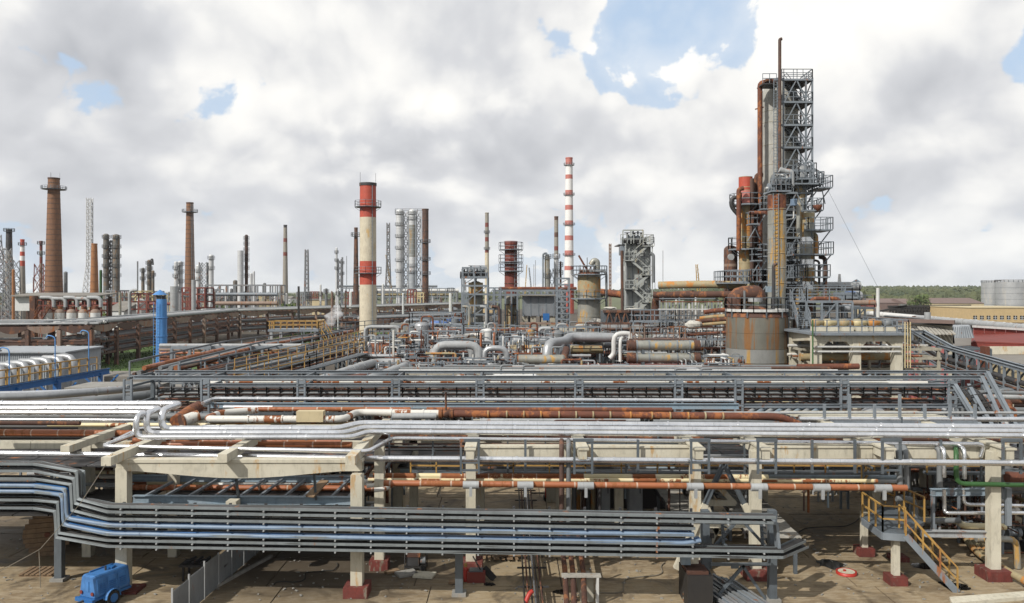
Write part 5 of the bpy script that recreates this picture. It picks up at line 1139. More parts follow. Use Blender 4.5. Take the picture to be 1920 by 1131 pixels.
for k, py in enumerate(levels):
    z = ZZ(py, Dl); x0_ = xa if k else XX(1450, Dl)
    dk = MB(); dk.hexa([(XX(1466, Dl), ys_[0], z - .12), (xb, ys_[0], z - .12), (xb, ys_[1], z - .12), (XX(1500, Dl), ys_[1], z - .12), (XX(1466, Dl), ys_[0], z), (xb, ys_[0], z), (xb, ys_[1], z), (XX(1500, Dl), ys_[1], z)])
    dk = dk.build('landing', 'dark_steel', lf); MB().bar((x0_, ys_[0] - .1, z), (xb, ys_[0] - .1, z), .12, .2).build('edge_beam', 'light_steel', lf)
    MB().rail([(XX(1469, Dl), ys_[0] - .1, z), (xb, ys_[0] - .1, z), (xb, ys_[1], z)], 1.1, 1.1, .03, 1).build('railing', 'light_steel', dk)
    if k < len(levels) - 1:
        z2 = ZZ(levels[k + 1], Dl); m = MB()
        m.bar((XX(1492, Dl), ys_[0] - .05, z - .1), (XX(1470, Dl), ys_[0] - .05, z2), .11); m.bar((XX(1494, Dl), ys_[0] - .05, z - .1), (XX(1513, Dl), ys_[0] - .05, z2), .11)
        m.bar((xb, ys_[0], z), (xb, ys_[1], z2), .09); m.bar((xb, ys_[1], z), (xb, ys_[0], z2), .07)
        m.build('bracing', 'light_steel', lf)
        st_ = MB(); a, b = V((XX(1478, Dl), ys_[0] + 1.1, z)), V((XX(1514, Dl), ys_[0] + 1.3, z2))
        if k % 2: a.y, b.y = b.y + .9, a.y + .9
        for s_ in (-.35, .35): st_.bar(a + V((0, s_, 0)), b + V((0, s_, 0)), .07, .26)
        for i in range(9): q = a.lerp(b, (i + .5) / 9); st_.box(q.x - .12, q.x + .12, q.y - .35, q.y + .35, q.z - .02, q.z + .02)
        for s_ in (-.35, .35): st_.bar(a + V((0, s_, 1)), b + V((0, s_, 1)), .05)
        st_.build('stair_flight', 'grey_steel', lf)
MB().rail([(XX(1466, Dl), ys_[0], ZZ(150, Dl)), (xb, ys_[0], ZZ(150, Dl)), (xb, ys_[1], ZZ(150, Dl))], 1.15, 1.5, .03, 2).build('top_railing', 'light_steel', lf)
m = MB().box(XX(1430, Dl), XX(1462, Dl), Dl, Dl + 2, ZZ(158, Dl), ZZ(156, Dl)); tp = m.build('top_landing', 'dark_steel', lf); MB().rail([(XX(1430, Dl), Dl, ZZ(156, Dl)), (XX(1456, Dl), Dl, ZZ(156, Dl))], 1.0, .8, .03, 1).build('railing', 'light_steel', tp)
MB().ladder((XX(1454, Dl), Dl - .3, 2), (XX(1454, Dl), Dl - .3, ZZ(150, Dl)), .55, V((1, 0, 0)), .3, .035).build('ladder', 'light_steel', lf)
for i in range(22):
    MB().tube([V((XX(1454, Dl), Dl - .3, 4 + i * 1.35)) + V((cos(t) * .42, -abs(sin(t)) * .65, 0)) for t in [j * pi / 6 for j in range(7)]], .025, 4, False).build('ladder_hoop', 'grey_steel', lf)
MB().box(XX(1437, Dl), XX(1449, Dl), Dl + .2, Dl + 1, ZZ(152, Dl), ZZ(147, Dl)).build('valve_cluster', 'dark_rust', lf)
pipe('tall brown vent pipe rising highest above the tower frame', 'brown_steel', .17, [P(1462, 335, 84), P(1462, 74, 84), P(1466, 73, 84)], n=12, bend=.3, cat='vent pipe')
pipe('long rust brown riser down the left side of the tallest column', 'rust', .27, [P(1458, 152, 86.5), P(1438, 153, 86), P(1425, 156, 86), P(1425, 560, 86)], n=14, bend=1.0)
o = MB().bar(P(1416, 205, 86), P(1432, 201, 86), .12).build('pipe_bracket', 'rust'); tag(o, 'small rust bracket clamped on the long brown riser', 'bracket')

# front column with rust top
vessel('pale column with rust stained top standing right in front of the tallest one', 1456.5, 365, 580, 77, 33, 'stained_silver', dome=False, bands=((366, 395, 'rust'), ), ladder=-1, plats=(), n=24)
o = thing('column_head_platform', 'cluttered valve platform on top of the rust topped front column', 'platform', (XX(1455, 77), 77, ZZ(362, 77)))
D = 77
MB().box(XX(1440, D), XX(1476, D), D - 1, D + 1.4, ZZ(362, D), ZZ(359, D)).build('deck', 'light_steel', o)
MB().rail([(XX(1440, D), D - 1, ZZ(359, D)), (XX(1476, D), D - 1, ZZ(359, D)), (XX(1476, D), D + 1.4, ZZ(359, D))], 1.1, .5, .03, 1).build('railing', 'light_steel', o)
MB().rail([(XX(1446, D), D - .9, ZZ(348, D)), (XX(1478, D), D - .9, ZZ(348, D))], 1.0, .5, .03, 1).build('railing', 'light_steel', o)
MB().box(XX(1444, D), XX(1480, D), D - .9, D + 1.2, ZZ(349, D), ZZ(348, D)).build('upper_deck', 'grey_steel', o)
for px in (1446, 1478): MB().bar((XX(px, D), D - .8, ZZ(362, D)), (XX(px, D), D - .8, ZZ(325, D)), .1).build('post', 'light_steel', o)
for i, (px, py, r_) in enumerate(((1450, 352, .25), (1458, 342, .3), (1466, 354, .22), (1472, 338, .2), (1454, 333, .15))): valve(o, P(px, py, D), r_, ('light_steel', 'grey_pipe', 'dark_steel')[i % 3], .3)
MB().tube([P(1436, 353, D), P(1450, 353, D), P(1450, 330, D), P(1475, 328, D), P(1476, 345, D)], .12, 8, True, .3).build('pipework', 'white_pipe', o)
MB().tube([P(1462, 318, D + 1), P(1472, 322, D + 1), P(1484, 322, D + 1), P(1484, 350, D + 1)], .28, 10, True, .5).build('pipework', 'pale_pipe', o)
pipe('white thin pipe stepping down the right side of the front column', 'white_pipe', .08, [P(1488, 388, 77.5), P(1488, 410, 77.5), P(1473, 412, 77.5), P(1473, 580, 77.5)], n=8, bend=.2)
o = MB().box(XX(1437, 75), XX(1447, 75), 74.7, 75.3, ZZ(548, 75), ZZ(537, 75)).build('control_cabinet', 'bluegrey_pipe'); tag(o, 'small grey control cabinet low on the front column', 'cabinet')

# right column with platforms
rc = vessel('platformed column on the right of the tower group, banded silver and rust', 1514, 398, 600, 82, 26, 'stained_silver', dome=False, bands=((445, 458, 'silver'), (487, 502, 'silver'), (528, 543, 'silver'), (400, 418, 'yellow_rust'), (504, 527, 'yellow_rust')), n=22)
D = 82
def deck(root, px0, px1, py, D, d0=-1.6, d1=1.6, mat='light_steel', h=1.2, step=.7):
    z = ZZ(py, D); o = MB().box(XX(px0, D), XX(px1, D), D + d0, D + d1, z - .14, z).build('platform', mat, root)
    MB().rail([(XX(px0, D), D + d0, z), (XX(px1, D), D + d0, z), (XX(px1, D), D + d1, z), (XX(px0, D), D + d1, z)], h, step, .035, 1, True).build('railing', mat, o)
    MB().bar((XX(px0 + 6, D), D + d0 + .2, z - .1), (XX(px0 + 22, D), D, z - 1.6), .09).build('bracket', mat, o); MB().bar((XX(px1 - 3, D), D + d0 + .2, z - .1), (XX(px1 - 18, D), D, z - 1.8), .09).build('bracket', mat, o)
    return o
for a, b, py in ((1505, 1550, 432), (1483, 1551, 477), (1504, 1545, 519), (1485, 1500, 519)): deck(rc, a, b, py, 82)
rc2 = vessel('slimmer upper column with yellow rust stains behind the platformed one', 1502, 328, 600, 85, 19, 'stained_silver', dome=False, bands=((350, 372, 'yellow_rust'), (330, 346, 'stained_silver')), n=18)
deck(rc2, 1480, 1534, 347, 85); deck(rc2, 1525, 1550, 354, 85); deck(rc2, 1499, 1533, 396, 85); deck(rc2, 1488, 1520, 338, 85, h=1.6)
MB().cyl((XX(1503, 85), 85, ZZ(334, 85)), .65, 1.2, 16).build('top_pot', 'pale_pipe', rc2)
m = MB()
for a, b in (((1520, 312), (1543, 326)), ((1543, 326), (1543, 354)), ((1520, 318), (1520, 347)), ((1534, 320), (1534, 347))): m.bar(P(a[0], a[1], 83.5), P(b[0], b[1], 83.5), .12)
m.build('gantry', 'light_steel', rc2)
o = thing('dark_column', 'dark brown column in the shade between the front and the platformed column', 'column', (XX(1489, 87), 87, 0))
MB().cyl((XX(1491, 87), 87, 0), .95, ZZ(352, 87), 18).build('shell', 'brown_steel', o)
for py in (392, 430, 470, 515): deck(o, 1474, 1500, py, 86, -1.0, 1.2, 'grey_steel')
MB().box(XX(1478, 86), XX(1512, 86), 86.5, 88.5, ZZ(470, 86), ZZ(440, 86)).build('housing', 'dark_steel', o); MB().box(XX(1478, 86), XX(1502, 86), 86.5, 88.5, ZZ(560, 86), ZZ(480, 86)).build('housing', 'dark_steel', o)
for i, (px, y0, y1, r_, mt) in enumerate(((1497, 383, 435, .22, 'stained_silver'), (1531, 440, 480, .18, 'yellow_rust'), (1547, 484, 555, .22, 'brown_steel'), (1536, 490, 548, .12, 'dark_steel'), (1532, 530, 560, .16, 'yellow_rust'), (1525, 305, 345, .06, 'light_steel'))):
    pts = [P(px, y1, 81.5), P(px, y0, 81.5), P(px - 10, y0 - 2, 82)]
    pipe('%s on the right platformed column' % ('pale riser high', 'short yellowish riser', 'long brown downpipe', 'thin dark downpipe', 'low yellowish stub pipe', 'thin rod')[i], mt, r_, pts, n=10, bend=.4)
tag(MB().lathe(P(1533, 391, 83.5), [(.02, -.3), (.25, -.2), (.5, .25), (.45, .35), (.02, .4)], 14).build('roof_vent', 'rust'), 'rust coloured mushroom vent cap right of the upper column', 'vent cap')
tag(MB().box(XX(1476, 82), XX(1485, 82), 80.5, 81.1, ZZ(388, 82), ZZ(376, 82)).build('instrument_cabinet', 'cable_blue'), 'small blue cabinet on the platform between the columns', 'cabinet')
# left column, red top
lc = vessel('left column of the tower group with a red painted top', 1398, 332, 600, 86, 25, 'yellow_rust', dome=False, bands=((333, 357, 'stack_red'), (358, 383, 'stack_pink')), n=22, pw=.8)
ring_platform(lc, (XX(1398, 86), 86, ZZ(384, 86)), .8, 1.7, 'light_steel', 1.1, n=12); ring_platform(lc, (XX(1396, 86), 86, ZZ(467, 86)), .8, 1.7, 'light_steel', 1.2, n=14); ring_platform(lc, (XX(1396, 86), 86, ZZ(528, 86)), .8, 2.1, 'light_steel', 1.2, n=14)
pipe('dark looping pipe on the left side of the red topped column', 'dark_steel', .22, [P(1390, 370, 85), P(1371, 371, 85), P(1371, 388, 85), P(1386, 405, 85)], n=10, bend=.5)
pipe('rust brown riser just left of the red topped column', 'rust', .24, [P(1394, 353, 84.6), P(1385, 355, 84.6), P(1385, 470, 84.6)], n=10, bend=.5)
pipe('tall dark brown riser between the red topped column and the tall one', 'brown_steel', .28, [P(1409, 335, 85.5), P(1409, 560, 85.5)], n=12)
pipe('second dark riser behind it, bent at the top', 'dark_rust', .24, [P(1430, 328, 86.6), P(1418, 328, 86.6), P(1417, 560, 86.6)], n=12, bend=.8)
pipe('rust cross pipe between the risers and the front column', 'rust', .2, [P(1407, 399, 84), P(1438, 399, 80)], n=10)
for i, (a, b, py) in enumerate(((1403, 1420, 420), (1425, 1440, 392), (1410, 1425, 488), (1425, 1440, 480), (1405, 1425, 527), (1427, 1440, 527))):
    o = thing('side_platform', '%s small grey platform beside the brown risers, counted from the top' % nth([392, 420, 480, 488, 527, 527].index(py) + 1 + (i == 5)), 'platform', P((a + b) / 2, py, 83), 'small platforms beside the brown risers')
    deck(o, a, b, py, 83.5, -.8, .8)
dc = vessel('dark brown domed column at the far left of the tower group', 1370, 460, 600, 88, 25, 'brown_steel', dome=True, bands=((478, 482, 'dark_rust'), (495, 500, 'tan_steel')), n=20)
tag(MB().tube([P(1370, 482, 86), P(1371, 482, 85.8)], .35, 12).build('manhole', 'pale_pipe'), 'round pale manhole cover on the dark domed column', 'manhole')
o = thing('base_platform', 'grey railed platform under the dark domed column', 'platform', P(1368, 530, 84)); deck(o, 1348, 1395, 530, 84, -2, 2, 'light_steel')
# white sack pipes + vertical pipe farm (x 1230..1350, y 555..640)
pf = thing('pipe_grid', 'dense grid of pale vertical pipes and rungs left of the big tank', 'pipe grid', P(1290, 640, 80))
rg = random.Random(12)
for i in range(20):
    px = 1237 + i * 6.1; a = rg.uniform(556, 572); MB().bar(P(px, a, 80 + rg.uniform(0, 1.5)), P(px, 650, 80), .13).build('upright', rg.choice(['light_steel', 'white_pipe', 'grey_pipe', 'pale_pipe']), pf)
for i, py in enumerate((560, 566, 580, 592, 600, 612, 618, 630)): MB().bar(P(rg.uniform(1232, 1245), py, 79.8), P(rg.uniform(1330, 1360), py, 79.8), .11).build('crossbar', ('light_steel', 'rust', 'white_pipe', 'grey_steel')[i % 4], pf)
for i, (y_, mt, r_) in enumerate(((583, 'rust', .22), (594, 'yellow_rust', .18), (600, 'dark_rust', .22), (607, 'yellow_rust', .18), (625, 'rust', .15))):
    pipe('%s yellow rust pipe entering the big tank from the left' % nth(i + 1), mt, r_, [P(1320 - 8 * i, y_ + 3, 76), P(1335, y_, 76), P(1364, y_ - 2, 74)], n=10, group='pipes entering the big tank')
# cooler truss duct (x 1130..1222, y 582..620)
o = thing('truss_duct', 'brown trussed duct with white tarpaulins on top, below the stair tower', 'duct', P(1176, 640, 97)); D = 97
MB().box(XX(1133, D), XX(1222, D), D + .3, D + 4, ZZ(609, D), ZZ(584, D)).build('casing', 'grey_steel', o)
for y_ in (584, 609): MB().bar(P(1131, y_, D), P(1224, y_, D), .3, .3).build('chord', 'brown_steel', o)
m = MB()
for i in range(6): m.bar(P(1135 + i * 15, 609, D), P(1142.5 + i * 15, 584, D), .15); m.bar(P(1142.5 + i * 15, 584, D), P(1150 + i * 15, 609, D), .15)
m.build('bracing', 'brown_steel', o); MB().bar(P(1128, 613, D - .4), P(1224, 613, D - .4), .9, .5).build('ledge', 'pale_pipe', o)
MB().box(XX(1131, D), XX(1224, D), D + .5, D + 3, ZZ(632, D), ZZ(617, D)).build('lower_casing', 'grey_cladding', o)
for px in (1133, 1176, 1221): MB().bar((XX(px, D), D + 1, 0), (XX(px, D), D + 1, ZZ(632, D)), .35).build('leg', 'grey_steel', o)
pipe('dark purple brown vertical pipe right of the brown trussed duct', 'dark_rust', .5, [P(1229, 600, 94), P(1229, 562, 94), P(1240, 556, 92), P(1300, 553, 88)], n=14, bend=1.2)
# concrete tower base with equipment deck (x 1480..1692)
cb = thing('concrete_table', 'cream concrete portal frame holding a railed equipment deck, right', 'concrete frame', P(1590, 690, 62)); D = 62
zt_ = ZZ(628, D); zb_ = ZZ(640, D)
MB().box(XX(1522, D), XX(1692, D), D - .4, D + .4, zb_, zt_).build('beam', 'cream_concrete', cb)
for px in (1530, 1603, 1681): MB().box(XX(px, D) - .32, XX(px, D) + .32, D - .36, D + .36, 0, zb_).build('column', 'cream_concrete', cb)
for px, s_ in ((1530, 1), (1603, -1), (1603, 1), (1681, -1)):
    xx = XX(px, D) + s_ * .32; m = MB(); y0_, y1_ = D - .3, D + .3
    tri = [(xx, zb_), (xx + s_ * .5, zb_), (xx, zb_ - .5)]; A_ = [(a, y0_, b) for a, b in tri]; B_ = [(a, y1_, b) for a, b in tri]; m.v = A_ + B_
    m.face((0, 1, 2)); m.face((3, 5, 4)); m.face((1, 4, 5, 2)); m.build('haunch', 'cream_concrete', cb)
for px in (1488, 1511): MB().box(XX(px, 68) - .3, XX(px, 68) + .3, 67.7, 68.3, 0, ZZ(622, 68)).build('column', 'cream_concrete', cb)
MB().hexa([V((XX(1484, 68), 67.6, ZZ(640, 68))), V((XX(1526, D), D + .5, zb_)), V((XX(1526, D), D + 1.1, zb_)), V((XX(1484, 68), 68.3, ZZ(640, 68))), V((XX(1484, 68), 67.6, ZZ(620, 68))), V((XX(1526, D), D + .5, zt_)), V((XX(1526, D), D + 1.1, zt_)), V((XX(1484, 68), 68.3, ZZ(620, 68)))]).build('beam', 'cream_concrete', cb)
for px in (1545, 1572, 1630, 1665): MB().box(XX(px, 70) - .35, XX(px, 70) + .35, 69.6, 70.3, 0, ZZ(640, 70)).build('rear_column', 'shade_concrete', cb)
for y_ in (650, 659): MB().bar(P(1524, y_, D - .5), P(1688, y_, D - .5), .12).build('guard_pipe', 'white_pipe', cb)
dk = MB().box(XX(1520, D), XX(1694, D), D - .9, D + 7.5, zt_ + .002, zt_ + .18).build('deck', 'light_steel', cb)
MB().rail([(XX(1521, D), D - .85, zt_ + .18), (XX(1693, D), D - .85, zt_ + .18), (XX(1693, D), D + 7, zt_ + .18)], 1.0, .85, .035, 1).build('railing', 'light_steel', dk)
pipe('dark green drain pipe beside the left concrete leg', 'green_paint', .06, [P(1524, 690, 61), P(1524, 600, 61)], n=8)
rg = random.Random(31)
for i, px in enumerate((1534, 1556, 1586, 1612, 1640, 1668)):
    o = thing('pump', '%s beige pump from the left on the railed concrete deck' % nth(i + 1), 'pump', P(px, 626, 64), 'pumps on the concrete deck'); c_ = V((XX(px, 64), 64, zt_ + .2))
    MB().cbox(c_, .9, .9, .35).build('plinth', 'cream_concrete', o); MB().lathe(c_ + V((-.5, 0, .65)), [(.01, 0), (.3, 0), (.33, .5), (.2, .6), (.2, 1.0), (.01, 1.0)], 12, True, 'x').build('casing', rg.choice(['yellow_rust', 'cream_paint', 'grey_pipe']), o)
# decks above (x 1475..1690, y 540..600)
ud = frame('pale blue grey equipment decks rising right of the tall tower', 1512, 1598, 68, 5, (600, 566), 3, 'light_steel', name='equipment_deck', cat='steel frame', rails=True, decks=(0, 1), w_=.16)
ud2 = frame('upper grey steel deck behind, carrying silver drums', 1478, 1612, 78, 5, (558, 575), 4, 'light_steel', name='equipment_deck', cat='steel frame', rails=True, decks=(0,), w_=.16)
ud3 = frame('small grey steel deck on dark legs, right end of the equipment decks', 1585, 1640, 74, 4, (578, 600), 3, 'grey_steel', name='equipment_deck', cat='steel frame', rails=True, decks=(0,), w_=.16)
drum('silver drum lying on the lower equipment deck', 1547, 1572, 575, 70, 13, 'dull_silver', saddles=False)
drum('silver round headed drum right of the first on the deck', 1580, 1596, 578, 71, 15, 'dull_silver', saddles=False)
drum('large silver drum at the back of the equipment decks', 1592, 1612, 556, 82, 20, 'dull_silver', saddles=False)
pipe('thick pale pipe reaching right from the platformed column', 'pale_pipe', .50, [P(1528, 537, 88), P(1612, 537, 88)], n=14)
pipe('long brownish pipe across the equipment decks', 'tan_steel', .25, [P(1545, 568, 72), P(1640, 568, 72)], n=10)
pipe('rust brown pipe looping on the upper deck', 'rust', .18, [P(1520, 590, 70), P(1520, 560, 70), P(1573, 560, 70), P(1573, 575, 70)], n=10, bend=.5)
tag(MB().box(XX(1570, 80), XX(1612, 80), 80, 81, ZZ(560, 80), ZZ(548, 80)).build('louvre_box', 'light_steel'), 'grey louvred box under the pale thick pipe', 'box')
lump('blue tarpaulin over machinery on the upper equipment deck', 1595, 550, 81, 30, 7, 'blue_tarp', 'blue_tarpaulin', 'tarpaulin', 21)
o = thing('roof_turret', 'small square turret with a peaked cap above the decks', 'turret', P(1606, 545, 90)); MB().box(XX(1601, 90), XX(1611, 90), 90, 91, ZZ(545, 90), ZZ(530, 90)).build('body', 'pale_pipe', o)
m = MB(); c_ = P(1606, 529, 90.5); m.lathe(c_, [(.55, 0), (.01, .35)], 4, False); m.build('cap', 'bluegrey_pipe', o)
stair('grey stair between the tower foot and the equipment decks', P(1492, 563, 74), P(1508, 612, 66), 1.0, 14, 'light_steel', 'light_steel')
tag(MB().tube([P(1646, 595, 72), P(1646, 540, 72)], .16, 8).build('lamp_post', 'white_pipe'), 'plain white post right of the equipment decks', 'post')
tag(MB().tube([P(1550, 352, 84), P(1647, 541, 72)], .018, 4).build('guy_wire', 'grey_steel'), 'thin wire from the upper column platform down to the white post', 'wire')
for i, px in enumerate((1697, 1702, 1707)): pipe('%s of three thin cream vertical pipes right of the concrete frame' % ('left', 'middle', 'right')[i], 'cream_paint', .045, [P(px, 690, 60), P(px, 604, 60)], n=8, group='thin cream pipes')
rack_row('the pipe rack under the concrete frame', 1500, 1760, 66, (692, 672, 655), 3, 'shade_concrete', 4, .2, 17, per=(2, 3, 3))
# ================================================================ STACKS, COLUMNS AND MASTS (Y 95..600)
def chimney(label, px, ytop, ybase, D, wt, wb, segs, platforms=(), n=24, name='chimney', cap=None, ladder=None, pw=.9, lean=0, rings=0, ringmat='dark_steel', zb=0.0, rods=0, cat='chimney'):
    """segs: (y_from, y_to, material) top to bottom in picture heights"""
    x = XX(px, D); root = thing(name, label, cat, (x, D, 0)); zt_, z0 = ZZ(ytop, D), zb
    def rad(z): t = (zt_ - z) / (zt_ - z0); return (wt + (wb - wt) * t) / F * D / 2
    for a, b, mt in segs:
        za, zb_ = ZZ(a, D), (z0 if b is None else ZZ(b, D)); MB().lathe((x, D, 0), [(rad(zb_), zb_ + .001), (rad(za), za - .001)], n).build('shaft_section', mt, root)
    zc = zt_; MB().lathe((x, D, zc), [(rad(zc) * 1.06, -.5), (rad(zc) * 1.08, -.1), (rad(zc) * 1.08, .05), (rad(zc) * .8, .05), (rad(zc) * .78, -.8), (.01, -.85)], n).build('rim', cap or segs[0][2], root)
    for py in platforms:
        z = ZZ(py, D); ring_platform(root, (x, D, z), rad(z) * 1.01, rad(z) + pw, 'light_steel', 1.1, n=12, step=1.3, rr=.03 if D < 200 else .05, thick=.1, bracket=D < 200)
    if rings:
        m = MB(); h = zt_ - z0; k = int(h / rings)
        for i in range(1, k): z = z0 + h * i / k; r = rad(z); m.lathe((x, D, z), [(r, -.07), (r * 1.012 + .03, -.07), (r * 1.012 + .03, .07), (r, .07)], n)
        tag(m.build('hoop_bands', ringmat, root), kind='stuff')
    if ladder:
        s_ = ladder; a = V((x + rad(2) * s_, D - rad(2) * .8, 2)); b = V((x + rad(zt_) * s_, D - rad(zt_) * .8, zt_ - .5)); MB().ladder(a, b, .7, V((1, 0, 0)), .6, .05).build('ladder', 'light_steel', root)
    for i in range(rods):
        t = 2 * pi * i / rods + .5; q = V((x + cos(t) * rad(zt_), D + sin(t) * rad(zt_), zt_)); MB().bar(q, q + V((0, 0, 2)), .05).build('lightning_rod', 'dark_steel', root)
    return root
def mast(label, px, ytop, ybase, D, wt, wb, mat='far_steel', n=10, name='lattice_mast', straight=None, leg=.012, cat='mast', base=None, bands=None):
    x = XX(px, D); zt_ = ZZ(ytop, D); z0 = 0 if base is None else ZZ(base, D); root = thing(name, label, cat, (x, D, 0)); ht, hb = wt / F * D / 2, wb / F * D / 2; lw = max(.1, leg * 0 + D * .00062)
    def hw(t): # t 0 top..1 base
        if straight is not None: return ht if t < straight else ht + (hb - ht) * (t - straight) / (1 - straight)
        return ht + (hb - ht) * t
    ts = [i / n for i in range(n + 1)]; cs = [(-1, -1), (1, -1), (1, 1), (-1, 1)]
    def q(c, t): w_ = hw(t); return V((x + c[0] * w_, D + c[1] * w_, zt_ - (zt_ - z0) * t))
    for c in cs:
        m = MB()
        for a, b in zip(ts, ts[1:]): m.bar(q(c, a), q(c, b), lw * 1.3)
        m.build('leg', mat, root)
    m = MB()
    for i, (a, b) in enumerate(zip(ts, ts[1:])):
        for j in range(4):
            c, d = cs[j], cs[(j + 1) % 4]; m.bar(q(c, a), q(d, b), lw * .8); m.bar(q(d, a), q(c, b), lw * .8); m.bar(q(c, b), q(d, b), lw * .8)
    tag(m.build('lattice', mat, root), kind='stuff')
    return root
# the cream chimney with red bands, centre left
R1 = chimney('cream chimney with two red painted bands and railed platforms, left of centre', 690, 344, 640, 150, 30, 32, ((344, 408, 'stack_red'), (408, 490, 'stack_cream'), (490, 534, 'stack_red'), (534, None, 'stack_cream')), (388, 512), n=32, cap='dark_steel', ladder=.45, pw=.95, rods=2)
chimney('red brown rust banded stack with ring platforms, centre', 958, 453, 620, 125, 23, 26, ((453, 552, 'red_oxide'), (552, 572, 'stack_grey'), (572, None, 'yellow_rust')), (468, 491, 508), n=24, ladder=.9, pw=.9, rings=1.6, ringmat='dark_rust')
segs = []; ys = [296, 309, 328, 336, 357, 366, 385, 394, 414, 422, 442, 451, 470, 479, 499, 507, 532]
for i in range(len(ys) - 1): segs.append((ys[i], ys[i + 1], 'stack_pink' if i % 2 == 0 else 'stack_white'))
segs.append((532, None, 'stack_red'))
chimney('very tall white chimney with pink red rings, right of centre', 1067, 296, 560, 420, 13, 19, segs, (310, 366, 422, 479), n=24, pw=.9)
chimney('big brown brick chimney with a railed crown, left, the widest one', 101, 334, 600, 300, 19.5, 34, ((334, None, 'brick'), ), (355, ), n=28, rings=1.9, cap='brown_steel', pw=2.2, rods=3)
chimney('slender brown brick chimney with a railed crown, second from the left of the brick ones', 356, 380, 590, 330, 12.5, 21, ((380, None, 'brick'), ), (398, ), n=24, rings=1.8, ladder=.9, pw=1.6, cap='brown_steel')
chimney('short orange brick chimney before the latticed mast, left', 177, 457, 580, 330, 10, 18, ((457, None, 'orange_brick'), ), (), n=20, rings=3.0, ringmat='brick')
chimney('dark grey chimney at the far left edge', 17, 430, 590, 300, 10, 16, ((430, 470, 'dark_steel'), (470, None, 'stack_grey')), (434, ), n=20, pw=.8)
chimney('red and white banded chimney near the left edge', 42, 449, 580, 330, 7, 13, ((449, 460, 'stack_red'), (460, 472, 'stack_white'), (472, 480, 'stack_red'), (480, 489, 'stack_white'), (489, 499, 'stack_red'), (499, None, 'stack_grey')), (460, ), n=20, pw=.7)
chimney('thin rusty flare stack held in a red lattice frame, left', 77, 452, 580, 320, 5, 6, ((452, 470, 'red_oxide'), (470, 482, 'stack_grey'), (482, 494, 'red_oxide'), (494, None, 'tan_steel')), (458, 477), n=14, pw=.8)
mast('short red lattice frame around the thin flare stack', 78, 495, 570, 321, 17, 20, 'red_oxide', 4)
chimney('pale grey chimney with two thin dark red bands, left of centre', 535, 422, 580, 450, 6.5, 11, ((422, 427, 'dark_steel'), (427, 447, 'stack_grey'), (447, 454, 'red_oxide'), (454, 473, 'stack_grey'), (473, 480, 'red_oxide'), (480, None, 'stack_grey')), (), n=20)
chimney('brown stack close behind the cream chimney on its left', 667.5, 427, 580, 260, 6.5, 13, ((427, None, 'brown_steel'), ), (443, ), n=18, rings=2.2, pw=1.0, cap='brown_steel')
chimney('twin shaft grey chimney with brown bands behind the steel framed vessel', 913, 399, 545, 380, 7, 8.5, ((399, 418, 'stack_grey'), (418, 426, 'red_oxide'), (426, 445, 'stack_grey'), (445, 453, 'red_oxide'), (453, 468, 'stack_grey'), (468, 474, 'red_oxide'), (474, None, 'stack_cream')), (437, 468), n=16, pw=.5)
chimney('dark grey chimney with brown bands just left of the tall white one', 1043, 406, 560, 400, 7.5, 9, ((406, 413, 'brown_steel'), (413, 436, 'stack_grey'), (436, 445, 'brown_steel'), (445, 462, 'stack_grey'), (462, 470, 'red_oxide'), (470, None, 'stack_grey')), (), n=16)
chimney('brown stack at the right of the three tall silver columns', 797.5, 392, 560, 300, 12, 12.5, ((392, None, 'brown_steel'), ), (455, 488, 515), n=20, rings=4.2, pw=.7, cap='brown_steel')
# sky blue chimney with cap
b_ = thing('blue_chimney', 'sky blue steel chimney with a conical rain cap, left', 'chimney', (XX(303, 95), 95, 0)); D = 95; r = 10.5 / F * D
MB().cyl((XX(303, D), D, 0), r * 1.0, ZZ(561, D), 28, r * .88).build('shaft', 'sky_blue_paint', b_)
MB().lathe((XX(300, D), D, ZZ(553, D)), [(.86, 0), (.80, .06), (.01, .62)], 24).build('rain_cap', 'sky_blue_paint', b_)
MB().cyl((XX(302, D), D, ZZ(561, D) + .003), r * .78, .42, 20).build('dark_collar', 'dark_steel', b_)
for i in range(6): t = i * pi / 3; c_ = V((XX(301.5, D) + cos(t) * r * .84, D + sin(t) * r * .84, ZZ(561, D))); MB().bar(c_, c_ + V((0, 0, .52)), .05).build('cap_strut', 'light_steel', b_)
for k in range(1, 5): MB().lathe((XX(303, 95), 95, ZZ(561, 95) * k / 5), [(r, -.05), (r * 1.03, -.05), (r * 1.03, .05), (r, .05)], 24).build('joint_ring', 'sky_blue_paint', b_)
MB().ladder((XX(297, 95), 95 - r - .15, 1), (XX(297, 95), 95 - r - .15, ZZ(566, 95)), .45, V((1, 0, 0)), .35, .02).build('ladder', 'sky_blue_paint', b_)
